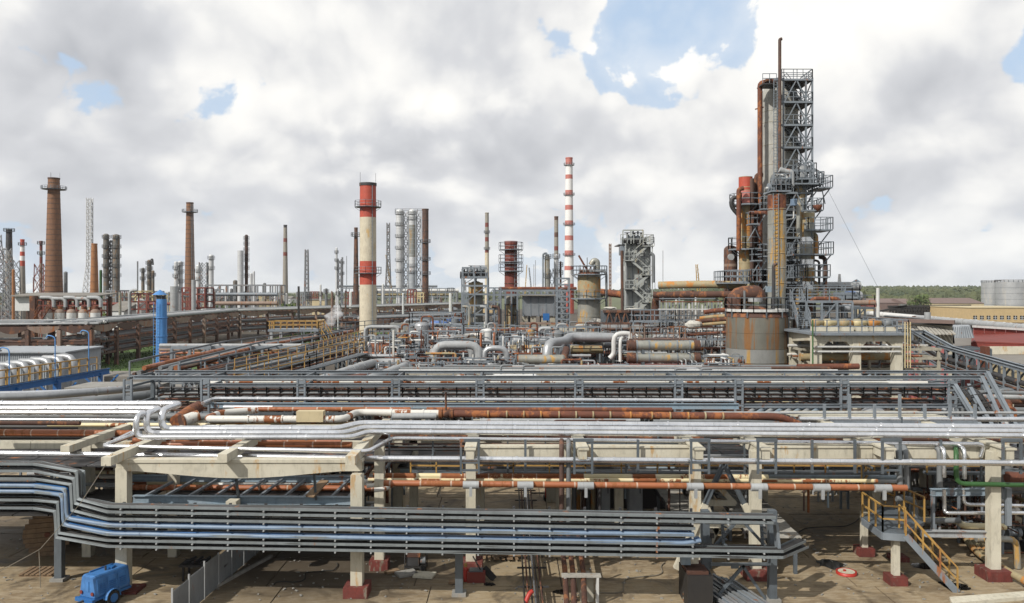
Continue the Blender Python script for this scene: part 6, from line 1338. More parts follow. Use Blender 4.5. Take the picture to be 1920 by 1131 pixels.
# masts
mast('tall narrow lattice mast right of the big brick chimney', 168, 371, 560, 360, 8, 26, 'far_silver', n=18, straight=.55)
mast('thin lattice mast left of centre, between two grey chimneys', 575, 468, 570, 430, 5, 8, n=14)
mast('lattice mast left of the three silver columns', 728, 418, 545, 330, 5, 14, n=14, straight=.3)
mast('wide pale lattice tower at the left frame edge', 10, 465, 590, 260, 14, 32, n=9)
mast('second pale lattice tower overlapping the left frame edge', -6, 440, 590, 262, 10, 26, n=10)
mast('lattice tower between the two pale ones at the left frame edge', 22, 488, 590, 255, 18, 24, n=7)
mast('distant power pylon right of the tall tower group', 1574, 514, 545, 900, 2, 8, n=5)
mast('hazy pale lattice crane tower right of centre', 1144, 457, 560, 520, 3.5, 3.5, 'tan_steel', n=18)
mast('far pylon on the horizon right of the silver columns', 872, 525, 548, 700, 2, 5, n=4)
for lab, a, b, D, w_, mt in (('yellow crane jib leaning beside the three silver columns', (724, 478), (736, 532), 330, 2.6, 'crane_yellow'), ('thin leaning grey crane jib right of the red brown stack', (988, 497), (983, 540), 430, 1.4, 'crane_yellow'), ('dark leaning crane jib right of the red brown stack', (992, 502), (999, 540), 420, 2.2, 'black_steel'), ('pale yellow crane jib left of the tall tower group', (1306, 496), (1311, 530), 420, 5.5, 'crane_yellow')):
    D_ = D; A_, B_ = P(b[0], b[1] + 30, D), P(*a, D); m = MB(); h_ = w_ / F * D / 2; n_ = 14
    for s_ in (-1, 1):
        for u in (-1, 1): m.bar(A_ + V((s_ * h_, u * h_, 0)), B_ + V((s_ * h_ * .5, u * h_ * .5, 0)), .22)
    for i in range(n_):
        p0, p1 = A_.lerp(B_, i / n_), A_.lerp(B_, (i + 1) / n_); s_ = 1 if i % 2 else -1; m.bar(p0 + V((-s_ * h_, -h_, 0)), p1 + V((s_ * h_, -h_, 0)), .15)
    tag(m.build('crane_jib', mt), lab, 'crane')
for px, yt, D in ((957, 500, 500), (1001, 496, 500), (1004, 488, 505), (1243, 470, 480), (1228, 500, 480), (650, 480, 420), (958, 520, 500), (62, 520, 400), (1170, 528, 460)):
    o = MB().tube([P(px, 548, D), P(px, yt, D)], .17, 5).build('antenna_pole', 'far_steel'); tag(o, 'thin grey pole against the sky, %s of the distant ones counted from the left' % nth(sorted([957, 1001, 1004, 1243, 1228, 650, 958, 62, 1170]).index(px) + 1), 'pole', 'distant thin poles')
# far columns
def fcol(label, px, yt, D, w_, mat, plats=(), dome=True, bands=(), ladder=0): return vessel(label, px, yt, None, D, w_, mat, dome, bands, plats, ladder, 'column_vessel', 'column', 'far_steel', 16, pw=max(.4, w_ / F * D * .14), rr=.035)
fcol('left silver column of the three tall ones in the far centre', 749, 392, 320, 13, 'far_silver', (402, 423, 445, 467, 490, 510))
fcol('middle silver column with a grey wrapped section, far centre', 773, 392, 320, 12.5, 'far_silver', (402, 412, 500, 512), bands=((422, 482, 'stained_cladding'), (508, 545, 'grey_cladding')))
tag(MB().rail([P(741, 398, 322), P(797, 398, 322)], 1.3, 3, .1, 1).build('walkway_rail', 'far_steel'), 'top walkway joining the three tall silver columns', 'walkway')
for k, px in enumerate((761, 785)):
    fr_ = mast('%s lattice stair tower between the three tall silver columns' % ('left', 'right')[k], px, 396, 560, 322, 8, 8, 'far_silver', n=14)
for i, px in enumerate((199, 218)):
    fcol('%s of the twin grey ringed columns, left part of the skyline' % ('left', 'right')[i], px, 438 + i, 280, (10, 12.5)[i], 'far_tower', (447, 465, 483, 501, 519))
mast('lattice bridge between the twin grey ringed columns', 208.5, 450, 560, 281, 6, 6, n=12)
fcol('dark green thin column left of the twin grey ones', 189, 506, 285, 5, 'green_paint'); fcol('grey domed column beside the big brick chimney foot', 123, 509, 330, 7, 'grey_pipe')
for i, (px, yt, w_, mt, D, pl) in enumerate([(330, 490, 7, 'far_silver', 260, (505, 520)), (338, 489, 9, 'far_silver', 262, (498, 512, 530)), (372, 496, 9, 'far_silver', 300, (510, 525)), (396, 477, 9, 'far_silver', 290, (486, 505)), (389, 492, 4, 'far_steel', 292, ()), (451, 470, 11, 'far_silver', 250, ()), (462, 440, 6, 'brown_steel', 252, (450, 460, 471, 481, 490, 505, 520)),
     (471, 512, 5, 'far_silver', 300, ()), (476, 508, 4, 'far_silver', 300, ()), (280, 487, 8, 'far_tower', 270, (496, 506, 520, 533)), (268, 502, 6, 'far_tower', 272, (510, 525)), (287, 507, 5, 'far_tower', 268, (518, )), (631, 464, 4, 'far_silver', 330, (475, 490, 505)), (642, 482, 3.5, 'far_silver', 332, (495, 515)),
     (1026, 477, 10, 'stained_silver', 210, (485, 520)), (1043, 477, 9, 'far_silver', 212, (484, 512)), (1051, 490, 4, 'brown_steel', 214, (500, 515)), (441, 525, 8, 'far_tower', 300, ()), (258, 490, 2.6, 'far_steel', 300, ()), (25, 505, 5, 'orange_brick', 250, ()), (68, 545, 6, 'stack_white', 240, ()), (560, 537, 4, 'black_steel', 200, ()), (624, 548, 3, 'brown_steel', 220, ()), (648, 545, 3.5, 'brown_steel', 222, ()), (622, 546, 3, 'tan_steel', 221, ())]):
    lb = ['narrow silver column left of the slender brick chimney', 'wider silver column touching the slender brick chimney from the left', 'silver column right behind the slender brick chimney', 'silver column with platforms, second right of the slender brick chimney', 'thin grey column left of the platformed silver one', 'plain pale silver column beside the brown ringed one', 'brown ringed column with many platforms, left skyline',
          'short silver column right of the brown ringed one', 'shortest silver column right of the brown ringed one', 'dark column with hooped pipe right of the twin grey ones', 'lower dark column left of the hooped dark one', 'lowest dark column right of the hooped dark one', 'thin silver column left of the brown stack, taller of two', 'thin silver column left of the brown stack, shorter of two',
          'stained silver column left of the dark banded chimney', 'bright silver column in front of the dark banded chimney', 'thin brown column in front of the dark banded chimney', 'short grey column left of the plain silver column', 'very thin grey pole column left of the dark hooped one', 'thin orange column at the left frame edge', 'white column behind the pale shed at left', 'short black stack right of the grey banded chimney', 'left of two short brown stacks near the cream chimney', 'right of two short brown stacks near the cream chimney', 'tiny tan stack near the cream chimney'][i]
    fcol(lb, px, yt, D, w_, mt, pl, dome=i not in (5, 18, 21, 22, 23, 24))
mast('lattice frame between the silver columns right of the slender brick chimney', 383, 492, 560, 291, 14, 14, n=8)
mast('lattice link between the two thin silver columns left of the brown stack', 637, 486, 560, 331, 7, 7, n=10)
mast('steel stair frame beside the stained silver column, centre', 1035, 505, 560, 211, 8, 8, n=6)
tag(MB().tube([P(1018, 540, 209), P(1018, 476, 209), P(1024, 474, 209), P(1026, 478, 209)], .22, 8, True, .6).build('overhead_pipe', 'light_steel'), 'thin hooped pipe on the left of the stained silver column', 'pipe')
tag(MB().tube([P(283, 487, 268), P(286, 486, 268), P(287, 497, 268)], .3, 8, True, .6).build('overhead_pipe', 'dark_steel'), 'dark hooped pipe on top of the dark column', 'pipe')
# mid left group: rust framed vessels (x 320..400, y 530..590)
fr = frame('rust red framework around the pale vessels, left of centre', 342, 384, 205, 6, (540, 552, 566, 578), 3, 'red_oxide', w_=.3, decks=(0, 1))
vessel('pale round vessel with a flat top beside the rust red framework', 327, 537, None, 200, 15, 'pale_pipe', False, n=18)
vessel('pale slim column rising through the rust red framework', 363, 525, None, 200, 8, 'pale_pipe', False, n=14)
frame('rust red framework around the stained drum, left', 245, 275, 185, 5, (551, 566, 580), 2, 'red_oxide', w_=.28); vessel('stained white drum inside the rust red framework, left', 264, 560, None, 187, 15, 'white_pipe', True, n=16)
pipe('white pipe bent over beside the stained drum', 'pale_pipe', .35, [P(243, 590, 184), P(243, 545, 184), P(258, 544, 184)], n=12, bend=1.2)
vessel('thin olive grey post left of the stained drum', 225, 548, None, 170, 5, 'stained_silver', False, n=10)
# roofed pump gallery (x 25..190, y 547..600)
pg = thing('roofed_pump_gallery', 'open gallery under a grey sheet roof with silver elbow pipes, left', 'building', P(110, 600, 140)); D = 140
MB().hexa([V((XX(25, D), D - 1, ZZ(556, D))), V((XX(190, D), D - 1, ZZ(556, D))), V((XX(190, D), D + 6, ZZ(551, D))), V((XX(25, D), D + 6, ZZ(551, D))), V((XX(25, D), D - 1, ZZ(554, D))), V((XX(190, D), D - 1, ZZ(554, D))), V((XX(190, D), D + 6, ZZ(549, D))), V((XX(25, D), D + 6, ZZ(549, D)))]).build('roof', 'flat_roof', pg)
MB().box(XX(28, D), XX(68, D), D, D + 3, ZZ(583, D), ZZ(557, D)).build('white_panel', 'white_cladding', pg)
for px in (30, 62, 110, 140, 165, 188): MB().box(XX(px, D) - .25, XX(px, D) + .25, D + 3.2, D + 3.7, 0, ZZ(556, D)).build('post', 'brown_steel', pg)
tag(MB().box(XX(55, 136), XX(65, 136), 136, 137, 0, ZZ(555, 136)).build('brown_duct', 'dark_rust'), 'tall dark rust square duct before the white panel, left', 'duct')
for i in range(5):
    px = 100 + i * 22; pipe('%s silver elbow pipe under the sheet roof from the left' % nth(i + 1), 'pale_pipe', .32, [P(px - 24, 558 + (i % 2) * 2, D - 1.2), P(px + 1, 558 + (i % 2) * 2, D - 1.2), P(px + 1, 576, D - 1.2)], n=12, bend=1.0, group='elbow pipes under the sheet roof')
    o = thing('tank_drum', '%s white stained pot vessel under the sheet roof from the left' % nth(i + 1), 'vessel', P(px + 2, 600, D - 2), 'pot vessels under the sheet roof'); c_ = V((XX(px + 2, D), D - 2, 0)); r = 8.5 / F * D
    MB().cyl(c_, r, ZZ(586, D), 16).build('body', 'white_pipe', o); MB().dome(c_ + V((0, 0, ZZ(586, D) + .002)), r, .7, 16).build('dome', 'tan_steel', o); MB().cyl(c_ + V((0, 0, ZZ(581, D))), .35, .6, 10).build('neck', 'rust', o)
frame('rusty framework in front of the white panel, left', 66, 190, 139, 2, (563, 573, 583), 8, 'red_oxide', w_=.2, brace=True)
stair('orange stair below the white panel, left', P(86, 575, 137), P(72, 598, 135), 1.5, 9, 'rust', 'rust')
# buildings of the far left and centre
def shed(label, px0, px1, ytop, ybase, D, depth, wall, roof, name='shed', cat='building', win=None, zb=0.0, ridge=0.0):
    x0, x1 = XX(px0, D), XX(px1, D); z = ZZ(ytop, D); root = thing(name, label, cat, ((x0 + x1) / 2, D, 0))
    MB().box(x0, x1, D, D + depth, zb, z).build('wall', wall, root)
    m = MB()
    if ridge: 
        ym = D + depth / 2; a = .3; m.hexa([(x0 - a, D - a, z), (x1 + a, D - a, z), (x1 + a, D + depth + a, z), (x0 - a, D + depth + a, z), (x0 - a, ym - .1, z + ridge), (x1 + a, ym - .1, z + ridge), (x1 + a, ym + .1, z + ridge), (x0 - a, ym + .1, z + ridge)])
    else: m.box(x0 - .2, x1 + .2, D - .2, D + depth + .2, z + .002, z + .35)
    m.build('roof', roof, root)
    if win:
        n_, wy0, wy1, ww = win
        for i in range(n_):
            xc = x0 + (x1 - x0) * (i + .5) / n_; w2 = ww / F * D / 2; f = MB().box(xc - w2, xc + w2, D - .06, D - .01, ZZ(wy1, D), ZZ(wy0, D)).build('window', 'glass_dark', root)
            m = MB(); m.bar((xc, D - .09, ZZ(wy1, D)), (xc, D - .09, ZZ(wy0, D)), .12); m.bar((xc - w2, D - .09, ZZ(wy1, D)), (xc + w2, D - .09, ZZ(wy1, D)), .14); m.bar((xc - w2, D - .09, (ZZ(wy1, D) + ZZ(wy0, D)) / 2), (xc + w2, D - .09, (ZZ(wy1, D) + ZZ(wy0, D)) / 2), .1); m.build('frame', 'white_cladding', f)
    return root
shed('small beige flat roofed building left of the cream chimney', 568, 612, 563, 576, 300, 14, 'cream_wall', 'flat_roof', win=(2, 566, 571, 3)); shed('low white shed with grey roof right of the pump gallery', 198, 232, 583, 597, 190, 16, 'white_cladding', 'flat_roof', ridge=2.2)
rg = random.Random(77)
wl = [('white_cladding', 'flat_roof', 'low white'), ('cream_wall', 'roof_brown', 'cream'), ('grey_cladding', 'flat_roof', 'grey metal'), ('tan_wall', 'roof_dark', 'tan'), ('stained_cladding', 'roof_brown', 'stained grey')]
for i in range(22):
    px = 205 + i * 33 + rg.uniform(-6, 6); D = rg.uniform(340, 520); w_ = rg.uniform(14, 34); a = wl[rg.randrange(5)]; h = rg.uniform(3.5, 8)
    yt = HY + (H - h) / D * F; shed('%s building in the far plant, %s from the left' % (a[2], nth(i + 1)), px, px + w_, yt, 0, D, 15, a[0], a[1], win=(4, yt + 3, yt + 6, 2), ridge=rg.choice((0, 1.5, 2.2)))
rg = random.Random(78)
for i in range(46):
    px = 195 + i * 15 + rg.uniform(-6, 6); D = rg.uniform(210, 420)
    if rg.random() < .5: fcol('small %s process column in the far plant, %s from the left' % (('grey', 'silver', 'rusty', 'white')[i % 4], nth(i + 1)), px, rg.uniform(530, 550), D, rg.uniform(2.5, 6), ('grey_pipe', 'far_silver', 'tan_steel', 'white_pipe')[i % 4], (rg.uniform(545, 555), ) if rg.random() < .5 else ())
    else: frame('small %s framework in the far plant, %s from the left' % (('grey', 'pale', 'rust red', 'yellowish')[i % 4], nth(i + 1)), px, px + rg.uniform(9, 22), D, 8, (rg.uniform(543, 552), rg.uniform(555, 562)), rg.randint(2, 4), ('far_steel', 'light_steel', 'red_oxide', 'cream_paint')[i % 4], w_=.35)
for i, (x0, x1, y_, D, r, mt, lab) in enumerate([(380, 520, 552, 230, .5, 'light_steel', 'long pale pipe high in the far left plant'), (405, 520, 569, 200, .5, 'tan_steel', 'long tan pipe in the far left plant'), (630, 820, 537, 340, .5, 'light_steel', 'long pale pipe below the three silver columns'), (700, 860, 545, 320, .7, 'white_pipe', 'long white pipe below the three silver columns'),
     (700, 850, 552, 310, .6, 'cream_paint', 'long cream pipe below the three silver columns'), (120, 330, 570, 210, .4, 'red_oxide', 'long red brown pipe behind the sky blue chimney')]): pipe(lab, mt, r, [P(x0, y_, D), P(x1, y_, D)], n=8)
frame('long pale pipe bridge in the far left plant', 385, 525, 232, 5, (535, 552), 10, 'far_steel', w_=.35); frame('long yellow and white framework below the three silver columns', 640, 850, 300, 8, (541, 549, 557), 14, 'light_steel', w_=.26)
m = MB()
for i in range(9): t = pi * i / 8; m.bar(P(496, 560, 330) + V((0, 0, 0)), P(496 - 20 * cos(t), 560 - 13 * sin(t), 330), .2)
tag(m.build('fan_frame', 'dark_steel'), 'dark fan shaped frame on the left horizon', 'frame'); 
# steel frame with column inside (x 865..940, y 500..625)
D = 112; s1 = frame('tall grey steel structure holding a stained vessel, centre', 866, 914, D, 4.5, (520, 536, 552, 573, 590, 606, 622), 2, 'light_steel', w_=.2, decks=(0, 2), brace=True)
frame('lower grey steel annex right of the vessel structure', 915, 939, D, 4, (540, 553, 566, 580, 592, 606, 620), 2, 'light_steel', w_=.15)
vessel('stained grey vessel inside the tall grey steel structure', 892, 527, None, D + 2.2, 27, 'stained_silver', True, bands=((530, 553, 'yellow_rust'), ), n=20)
m = thing('top_gantry', 'open gantry and dark fittings on top of the tall grey steel structure', 'gantry', P(888, 520, D))
for px in (868, 888, 911): MB().bar(P(px, 520, D), P(px, 502, D), .16).build('post', 'light_steel', m)
MB().bar(P(866, 502, D), P(913, 502, D), .18).build('rail', 'light_steel', m); MB().bar(P(884, 499, D), P(913, 499, D), .14).build('rail', 'light_steel', m); MB().rail([P(866, 519, D), P(914, 519, D)], 1.1, .9, .05, 1).build('railing', 'light_steel', m)
for i in range(7): valve(m, P(871 + i * 6, 516 - (i % 3) * 3, D + 1), .3, ('dark_steel', 'black_steel', 'grey_steel')[i % 3], .5)
for i, (a, b) in enumerate(((867, 880), (900, 912), (922, 936))): pipe('%s of three pipes running down the vessel structure' % ('left', 'middle', 'right')[i], ('stained_silver', 'pale_pipe', 'brown_steel')[i], .2, [P(a, 575, D - .5), P(b, 575, D - .5), P(b, 622, D - .5)], n=10, bend=.5, group='pipes on the vessel structure')
# corrugated hopper building
o = thing('cladded_building', 'grey ribbed metal building on short legs right of the red brown stack', 'building', P(1008, 600, 116)); D = 116
MB().box(XX(981, D), XX(1039, D), D, D + 8, ZZ(593, D), ZZ(556, D)).build('wall', 'grey_cladding', o)
for i in range(4):
    a = 982 + i * 14.3; m = MB()
    for j in range(10): xx = XX(a + .6 + j * 1.33, D); m.box(xx, xx + .055, D - .07, D - .004, ZZ(592, D), ZZ(557, D))
    m.build('ribbed_panel', 'grey_cladding', o)
for i in range(5): MB().box(XX(981 + i * 14.3, D) - .07, XX(981 + i * 14.3, D) + .07, D - .14, D - .003, ZZ(594, D), ZZ(555, D)).build('mullion', 'light_steel', o)
MB().box(XX(975, D), XX(1045, D), D - 1, D + 9, ZZ(555, D) + .0, ZZ(553, D)).build('roof', 'flat_roof', o)
for px in (984, 1000, 1020, 1036): MB().box(XX(px, D) - .4, XX(px, D) + .4, D + .2, D + 1, 0, ZZ(593, D)).build('leg', 'shade_concrete', o)
MB().box(XX(975, D), XX(1050, D), D - 3, D - .5, ZZ(607, D), ZZ(604, D)).build('slab', 'tan_steel', o)
MB().cbox(P(1024, 601, D - 2), .9, .6, 1.0).build('blue_door', 'blue_paint', o)
frame('long pale gantry over the ribbed metal building', 925, 1060, 120, 3, (545, 553), 12, 'light_steel', w_=.25)
drum('long rust red conveyor pipe sloping behind the gantry', 936, 1080, 541, 122, 6, 'rust', saddles=False, name='pipe', cat='pipe'); pipe('brown conveyor bridge pipe right of the rusty round tank', 'rust', .55, [P(1120, 547, 126), P(1168, 553, 124)], n=12)
# lattice ladder tower
frame('narrow lattice tower with stairs left of the rusty round tank', 1045, 1068, 100, 2.5, (522, 534, 545, 556, 566, 577, 588, 599, 610, 630), 1, 'light_steel', w_=.15); vessel('small dark vessel inside the narrow lattice tower', 1056, 545, None, 101.5, 10, 'grey_pipe', True)
# rusty round tank
rt = vessel('rust streaked round tank with two railed platforms, right of centre', 1104.5, 516, None, 110, 43, 'stained_silver', False, bands=((520, 548, 'yellow_rust'), ), plats=(514, 559), n=28, pw=.9)
MB().cyl((XX(1104.5, 110), 110, ZZ(516, 110) + .01), 1.5, .3, 24).build('lid', 'rust', rt)
pipe('hooked grey exhaust pipe on top of the rust streaked round tank', 'stained_silver', .38, [P(1120, 512, 110), P(1120, 490, 110), P(1113, 488, 110), P(1108, 497, 110)], n=12, bend=.8); pipe('thin grey pipe looping off the right of the round tank', 'grey_pipe', .17, [P(1112, 509, 109), P(1137, 509, 109), P(1137, 575, 109)], n=10, bend=.5)
pipe('slanted rusty derrick arm on the round tank', 'rust', .13, [P(1100, 505, 109.5), P(1085, 479, 109.5)], n=8); o = thing('tank_top_fittings', 'dark fittings and thin poles on the round tank roof', 'fittings', P(1104, 512, 110))
for i, px in enumerate((1094, 1100, 1107, 1114)): valve(o, P(px, 509, 109.5), .24, ('brown_steel', 'grey_pipe')[i % 2], .4)
for px, yt in ((1101, 483), (1088, 497), (1113, 496)): MB().tube([P(px, 512, 109.5), P(px, yt, 109.5)], .06, 5).build('pole', 'grey_pipe', o)
# stair tower building
D = 108; sb = thing('stair_tower', 'tall grey clad tower with zigzag stairs and an open top frame', 'tower', P(1195, 640, D))
x0, x1 = XX(1177, D), XX(1222, D); MB().box(x0, x1, D + 1.2, D + 5.5, 0, ZZ(459, D)).build('wall', 'stair_clad', sb)
for i in range(5): MB().box(x0 + (x1 - x0) * i / 4.0 - .06, x0 + (x1 - x0) * i / 4.0 + .06, D + 1.1, D + 1.198, 0, ZZ(459, D)).build('panel_joint', 'far_steel', sb)
for py in (480, 500, 522, 545): MB().box(x0 - .02, x1 + .02, D + 1.12, D + 1.19, ZZ(py, D) - .07, ZZ(py, D) + .07).build('panel_joint', 'far_steel', sb)
for px, y0_, y1_ in ((1210, 506, 520), (1171, 478, 488), (1171, 499, 508)): MB().box(XX(px - 4, D), XX(px + 4, D), D + 1.0, D + 1.09, ZZ(y1_, D), ZZ(y0_, D)).build('opening', 'black_steel' if px > 1200 else 'white_cladding', sb)
for px in (1173, 1223): MB().bar((XX(px, D), D, 0), (XX(px, D), D, ZZ(456, D)), .14).build('post', 'stair_clad', sb)
fl = [(1182, 1214, 487, 461), (1184, 1212, 487, 514), (1188, 1216, 540, 516), (1188, 1206, 542, 562), (1190, 1214, 580, 564)]
for k, (a, b, ya, yb) in enumerate([(1183, 1213, 488, 462), (1213, 1183, 514, 489), (1186, 1216, 541, 516), (1213, 1186, 566, 542), (1186, 1214, 590, 567)]):
    A_, B_ = P(a, ya, D + .3 + .0 * k), P(b, yb, D + .3); m = MB()
    for s_ in (-.35, .35): m.bar(A_ + V((0, s_, 0)), B_ + V((0, s_, 0)), .08, .28); m.bar(A_ + V((0, s_, 1.0)), B_ + V((0, s_, 1.0)), .06)
    for i in range(10): q = A_.lerp(B_, (i + .5) / 10); m.box(q.x - .12, q.x + .12, q.y - .35, q.y + .35, q.z - .02, q.z + .02)
    m.build('stair_flight', 'stair_clad', sb)
for k, py in enumerate((461, 488, 515, 541, 566, 590)):
    a, b = ((1205, 1226) if k % 2 == 0 else (1170, 1188)); dk = MB().box(XX(a, D), XX(b, D), D - .3, D + 1.1, ZZ(py, D) - .1, ZZ(py, D)).build('landing', 'stair_clad', sb); MB().rail([(XX(a, D), D - .3, ZZ(py, D)), (XX(b, D), D - .3, ZZ(py, D))], 1.1, .7, .04, 1).build('railing', 'stair_clad', dk)
MB().rail([(XX(1163, D), D - .4, ZZ(457, D)), (XX(1224, D), D - .4, ZZ(457, D)), (XX(1224, D), D + 5, ZZ(457, D))], 1.2, .9, .04, 1).build('roof_railing', 'stair_clad', sb); MB().box(XX(1162, D), XX(1225, D), D + .9, D + 5.6, ZZ(459, D) + .01, ZZ(457, D)).build('roof', 'far_steel', sb)
for px in (1168, 1183, 1206): MB().bar(P(px, 457, D), P(px, 432, D), .16).build('top_post', 'stair_clad', sb)
MB().bar(P(1168, 432, D), P(1206, 432, D), .2).build('top_beam', 'stair_clad', sb); MB().bar(P(1198, 457, D), P(1206, 434, D), .12).build('top_brace', 'stair_clad', sb)
for i, px in enumerate((1176, 1187, 1190, 1196, 1202)): valve(sb, P(px, 452 - (i % 2) * 4, D + 1), .34, ('dark_steel', 'grey_steel')[i % 2], .7)
pipe('brown pipe down the left side of the stair tower', 'brown_steel', .2, [P(1166, 470, D), P(1167, 600, D)], n=8); pipe('grey pipe down the right side of the stair tower', 'grey_pipe', .24, [P(1219, 475, D - .3), P(1225, 478, D - .3), P(1225, 530, D - .3)], n=8, bend=.5)
MB().box(XX(1164, D), XX(1172, D), D, D + 2, ZZ(478, D), ZZ(461, D)).build('side_cage', 'light_steel', sb)
# ================================================================ LEFT: brown trestle, blue bridge, cladded hall
def trestle(label, A, B, wid, nbay, ztop, seed, belly_=True, lev=(.62, .35), npipes=8, mats=('pale_pipe', 'white_pipe', 'dull_silver', 'grey_pipe'), rr=(.14, .32)):
    A, B = V((A[0], A[1], 0)), V((B[0], B[1], 0)); d = (B - A); L = d.length; u = d / L; sd = V((-u.y, u.x, 0)); root = thing('pipe_trestle', label, 'pipe trestle', tuple(A)); rg_ = random.Random(seed); short = label.split(',')[0]
    up = V((0, 0, 1))
    for i in range(nbay + 1):
        c = A + d * (i / nbay)
        for s_ in (0, 1): MB().bar(c + sd * wid * s_, c + sd * wid * s_ + up * (ztop - .9), .55 if s_ == 0 else .45).build('post', 'brown_steel' if i % 3 else 'tan_steel', root)
        for f in (1.0, *lev): MB().bar(c + up * (ztop * f - .35), c + sd * wid + up * (ztop * f - .35), .35, .4).build('cross_beam', 'brown_steel', root)
    for i in range(nbay):
        a, b = A + d * (i / nbay), A + d * ((i + 1) / nbay)
        for s_ in (0, 1):
            m = MB(); k = 8; top = ztop - .32
            for off in (-.12, .12):
                o_ = sd * (wid * s_ + off); q = [a + o_ + up * top, b + o_ + up * top]; low = [a.lerp(b, 1 - j / k) + o_ + up * (top - .35 - .75 * sin(pi * (1 - j / k))) for j in range(k + 1)]
                n_ = len(m.v); m.v += [tuple(p) for p in q + low]; m.face(tuple(range(n_, n_ + k + 3)))
            m.build('bellied_girder', 'tan_steel' if (i % 2 == 0 and s_ == 0) else 'brown_steel', root)
        for f in lev: MB().bar(a + up * (ztop * f - .2), b + up * (ztop * f - .2), .2, .35).build('girder', 'brown_steel', root)
    for li, f in enumerate((1.0, *lev)):
        n_ = npipes if li == 0 else npipes - 1
        for j in range(n_):
            r = rg_.uniform(*rr) * (1 if li == 0 else .8); o_ = sd * (.4 + (wid - .8) * j / (n_ - 1)) + up * (ztop * f - .12 + r); mt = mats[rg_.randrange(len(mats))] if li == 0 else ('brown_steel', 'dark_steel', 'dark_rust', 'grey_pipe')[rg_.randrange(4)]
            pts = [A - u * 1.0 + o_, B + u * 1.0 + o_]
            pipe('%s pipe from the near side on the %s level of %s' % (nth(j + 1), ('top', 'middle', 'low')[li], short), mt, r, pts, n=8, group='pipes on ' + short)
    return root
trestle('the near brown trestle, far left', (XX(-70, 116), 116), (XX(170, 120), 120), 10, 4, 7.0, 1, npipes=9)
trestle('the receding brown trestle, left', (XX(172, 121), 121), (XX(448, 196), 196), 10, 9, 7.0, 2, npipes=9)
trestle('the long brown trestle, centre left', (XX(450, 196), 196), (XX(872, 300), 300), 12, 12, 7.0, 3, npipes=8, rr=(.2, .42))
trestle('the second brown trestle behind, centre left', (XX(690, 165), 165), (XX(872, 190), 190), 8, 5, 6.2, 4, npipes=6, mats=('grey_pipe', 'tan_steel', 'brown_steel', 'pale_pipe'))
# cladded hall at the left edge
D = 78; hl = thing('cladded_hall', 'low hall clad in pale grey ribbed sheets, left edge', 'building', P(40, 735, D)); zr = ZZ(662, D); zb_ = 0
x1 = XX(120, D); x0 = XX(-60, D)
MB().box(x0, x1, D, D + .4, zb_, zr).build('wall', 'grey_cladding', hl); MB().box(x1 - .4, x1, D + .4, D + 7, zb_, zr).build('wall', 'grey_cladding', hl)
k = 0; xx = x0
while xx < x1 - 1.2:
    m = MB()
    for j in range(6): m.box(xx + .05 + j * .2, xx + .13 + j * .2, D - .05, D - .002, zb_, zr)
    m.build('ribbed_sheet', 'grey_cladding', hl); xx += 1.22
MB().hexa([(x0, D - .3, zr + .002), (x1 + .3, D - .3, zr + .002), (x1 + .3, D + 7, zr + .05), (x0, D + 7, zr + .05), (x0, D - .3, zr + .14), (x1 + .3, D - .3, zr + .14), (x1 + .3, D + 7, zr + .2), (x0, D + 7, zr + .2)]).build('roof', 'grey_cladding', hl)
sh = shed('grey roofed block behind the ribbed hall, left edge', -60, 78, 664, 0, 92, 8, 'grey_cladding', 'grey_cladding')
for i in range(7):
    px = 2 + i * 22; D_ = 72 + i * .9; yy = 688 - i * 3.2
    pipe('%s silver elbow pipe from the left in front of the ribbed hall' % nth(i + 1), 'dull_silver', .32, [P(px - 30, yy, D_ + .6), P(px + 4, yy, D_), P(px + 4, 745, D_)], n=14, bend=.9, group='silver elbow pipes before the ribbed hall')
bb = thing('blue_bridge', 'blue steel pipe bridge with a yellow handrail, left', 'bridge', P(90, 735, 64)); A_, B_ = P(-60, 750, 58), P(186, 699, 72)
A_.z = B_.z = 4.6; A_ = Pz(-60, 742, 4.6); B_ = Pz(188, 699, 4.6)
for s_ in (0, 1.6):
    o_ = V((0, s_, 0)); MB().ibar(A_ + o_, B_ + o_, .25, .5).build('girder', 'blue_paint', bb)
MB().hexa([A_ + V((0, 0, .26)), B_ + V((0, 0, .26)), B_ + V((0, 1.6, .26)), A_ + V((0, 1.6, .26)), A_ + V((0, 0, .32)), B_ + V((0, 0, .32)), B_ + V((0, 1.6, .32)), A_ + V((0, 1.6, .32))]).build('deck', 'grey_steel', bb)
MB().rail([A_ + V((0, 0, .3)), A_.lerp(B_, .88) + V((0, 0, .3))], 1.15, 1.25, .045, 1).build('handrail', 'yellow_paint', bb); MB().rail([A_ + V((0, 1.6, .3)), A_.lerp(B_, .88) + V((0, 1.6, .3))], 1.15, 1.25, .035, 1).build('handrail', 'yellow_paint', bb)
for t in (.30, .60, .985):
    q = A_.lerp(B_, t); MB().bar((q.x, q.y + .3, 0), q + V((0, .3, 0)), .45 if t < .9 else .3).build('leg', 'blue_paint', bb)
    for s_ in (-1, 1): MB().bar(q + V((0, .3, -1.8)), q + V((s_ * 1.6, .3, -.2)), .14).build('brace', 'blue_paint', bb)
for t, h in ((.27, 3.0), (.61, 3.6), (.90, 3.8)):
    q = A_.lerp(B_, t) + V((0, -.15, 0)); MB().tube([q, q + V((0, 0, h)), q + V((-.6, 0, h + .12)), q + V((-.75, 0, h - .1))], .05, 6, True, .3).build('lamp_pole', 'sky_blue_paint', bb); MB().cbox(q + V((-.8, 0, h - .2)), .35, .2, .12).build('lamp_head', 'light_steel', bb)
tag(MB().rail([Pz(172, 716, 3.6), Pz(188, 712, 3.6)], 1.5, .7, .05, 0).build('ladder_rail', 'light_steel'), 'small looped ladder rail at the end of the blue bridge', 'ladder')
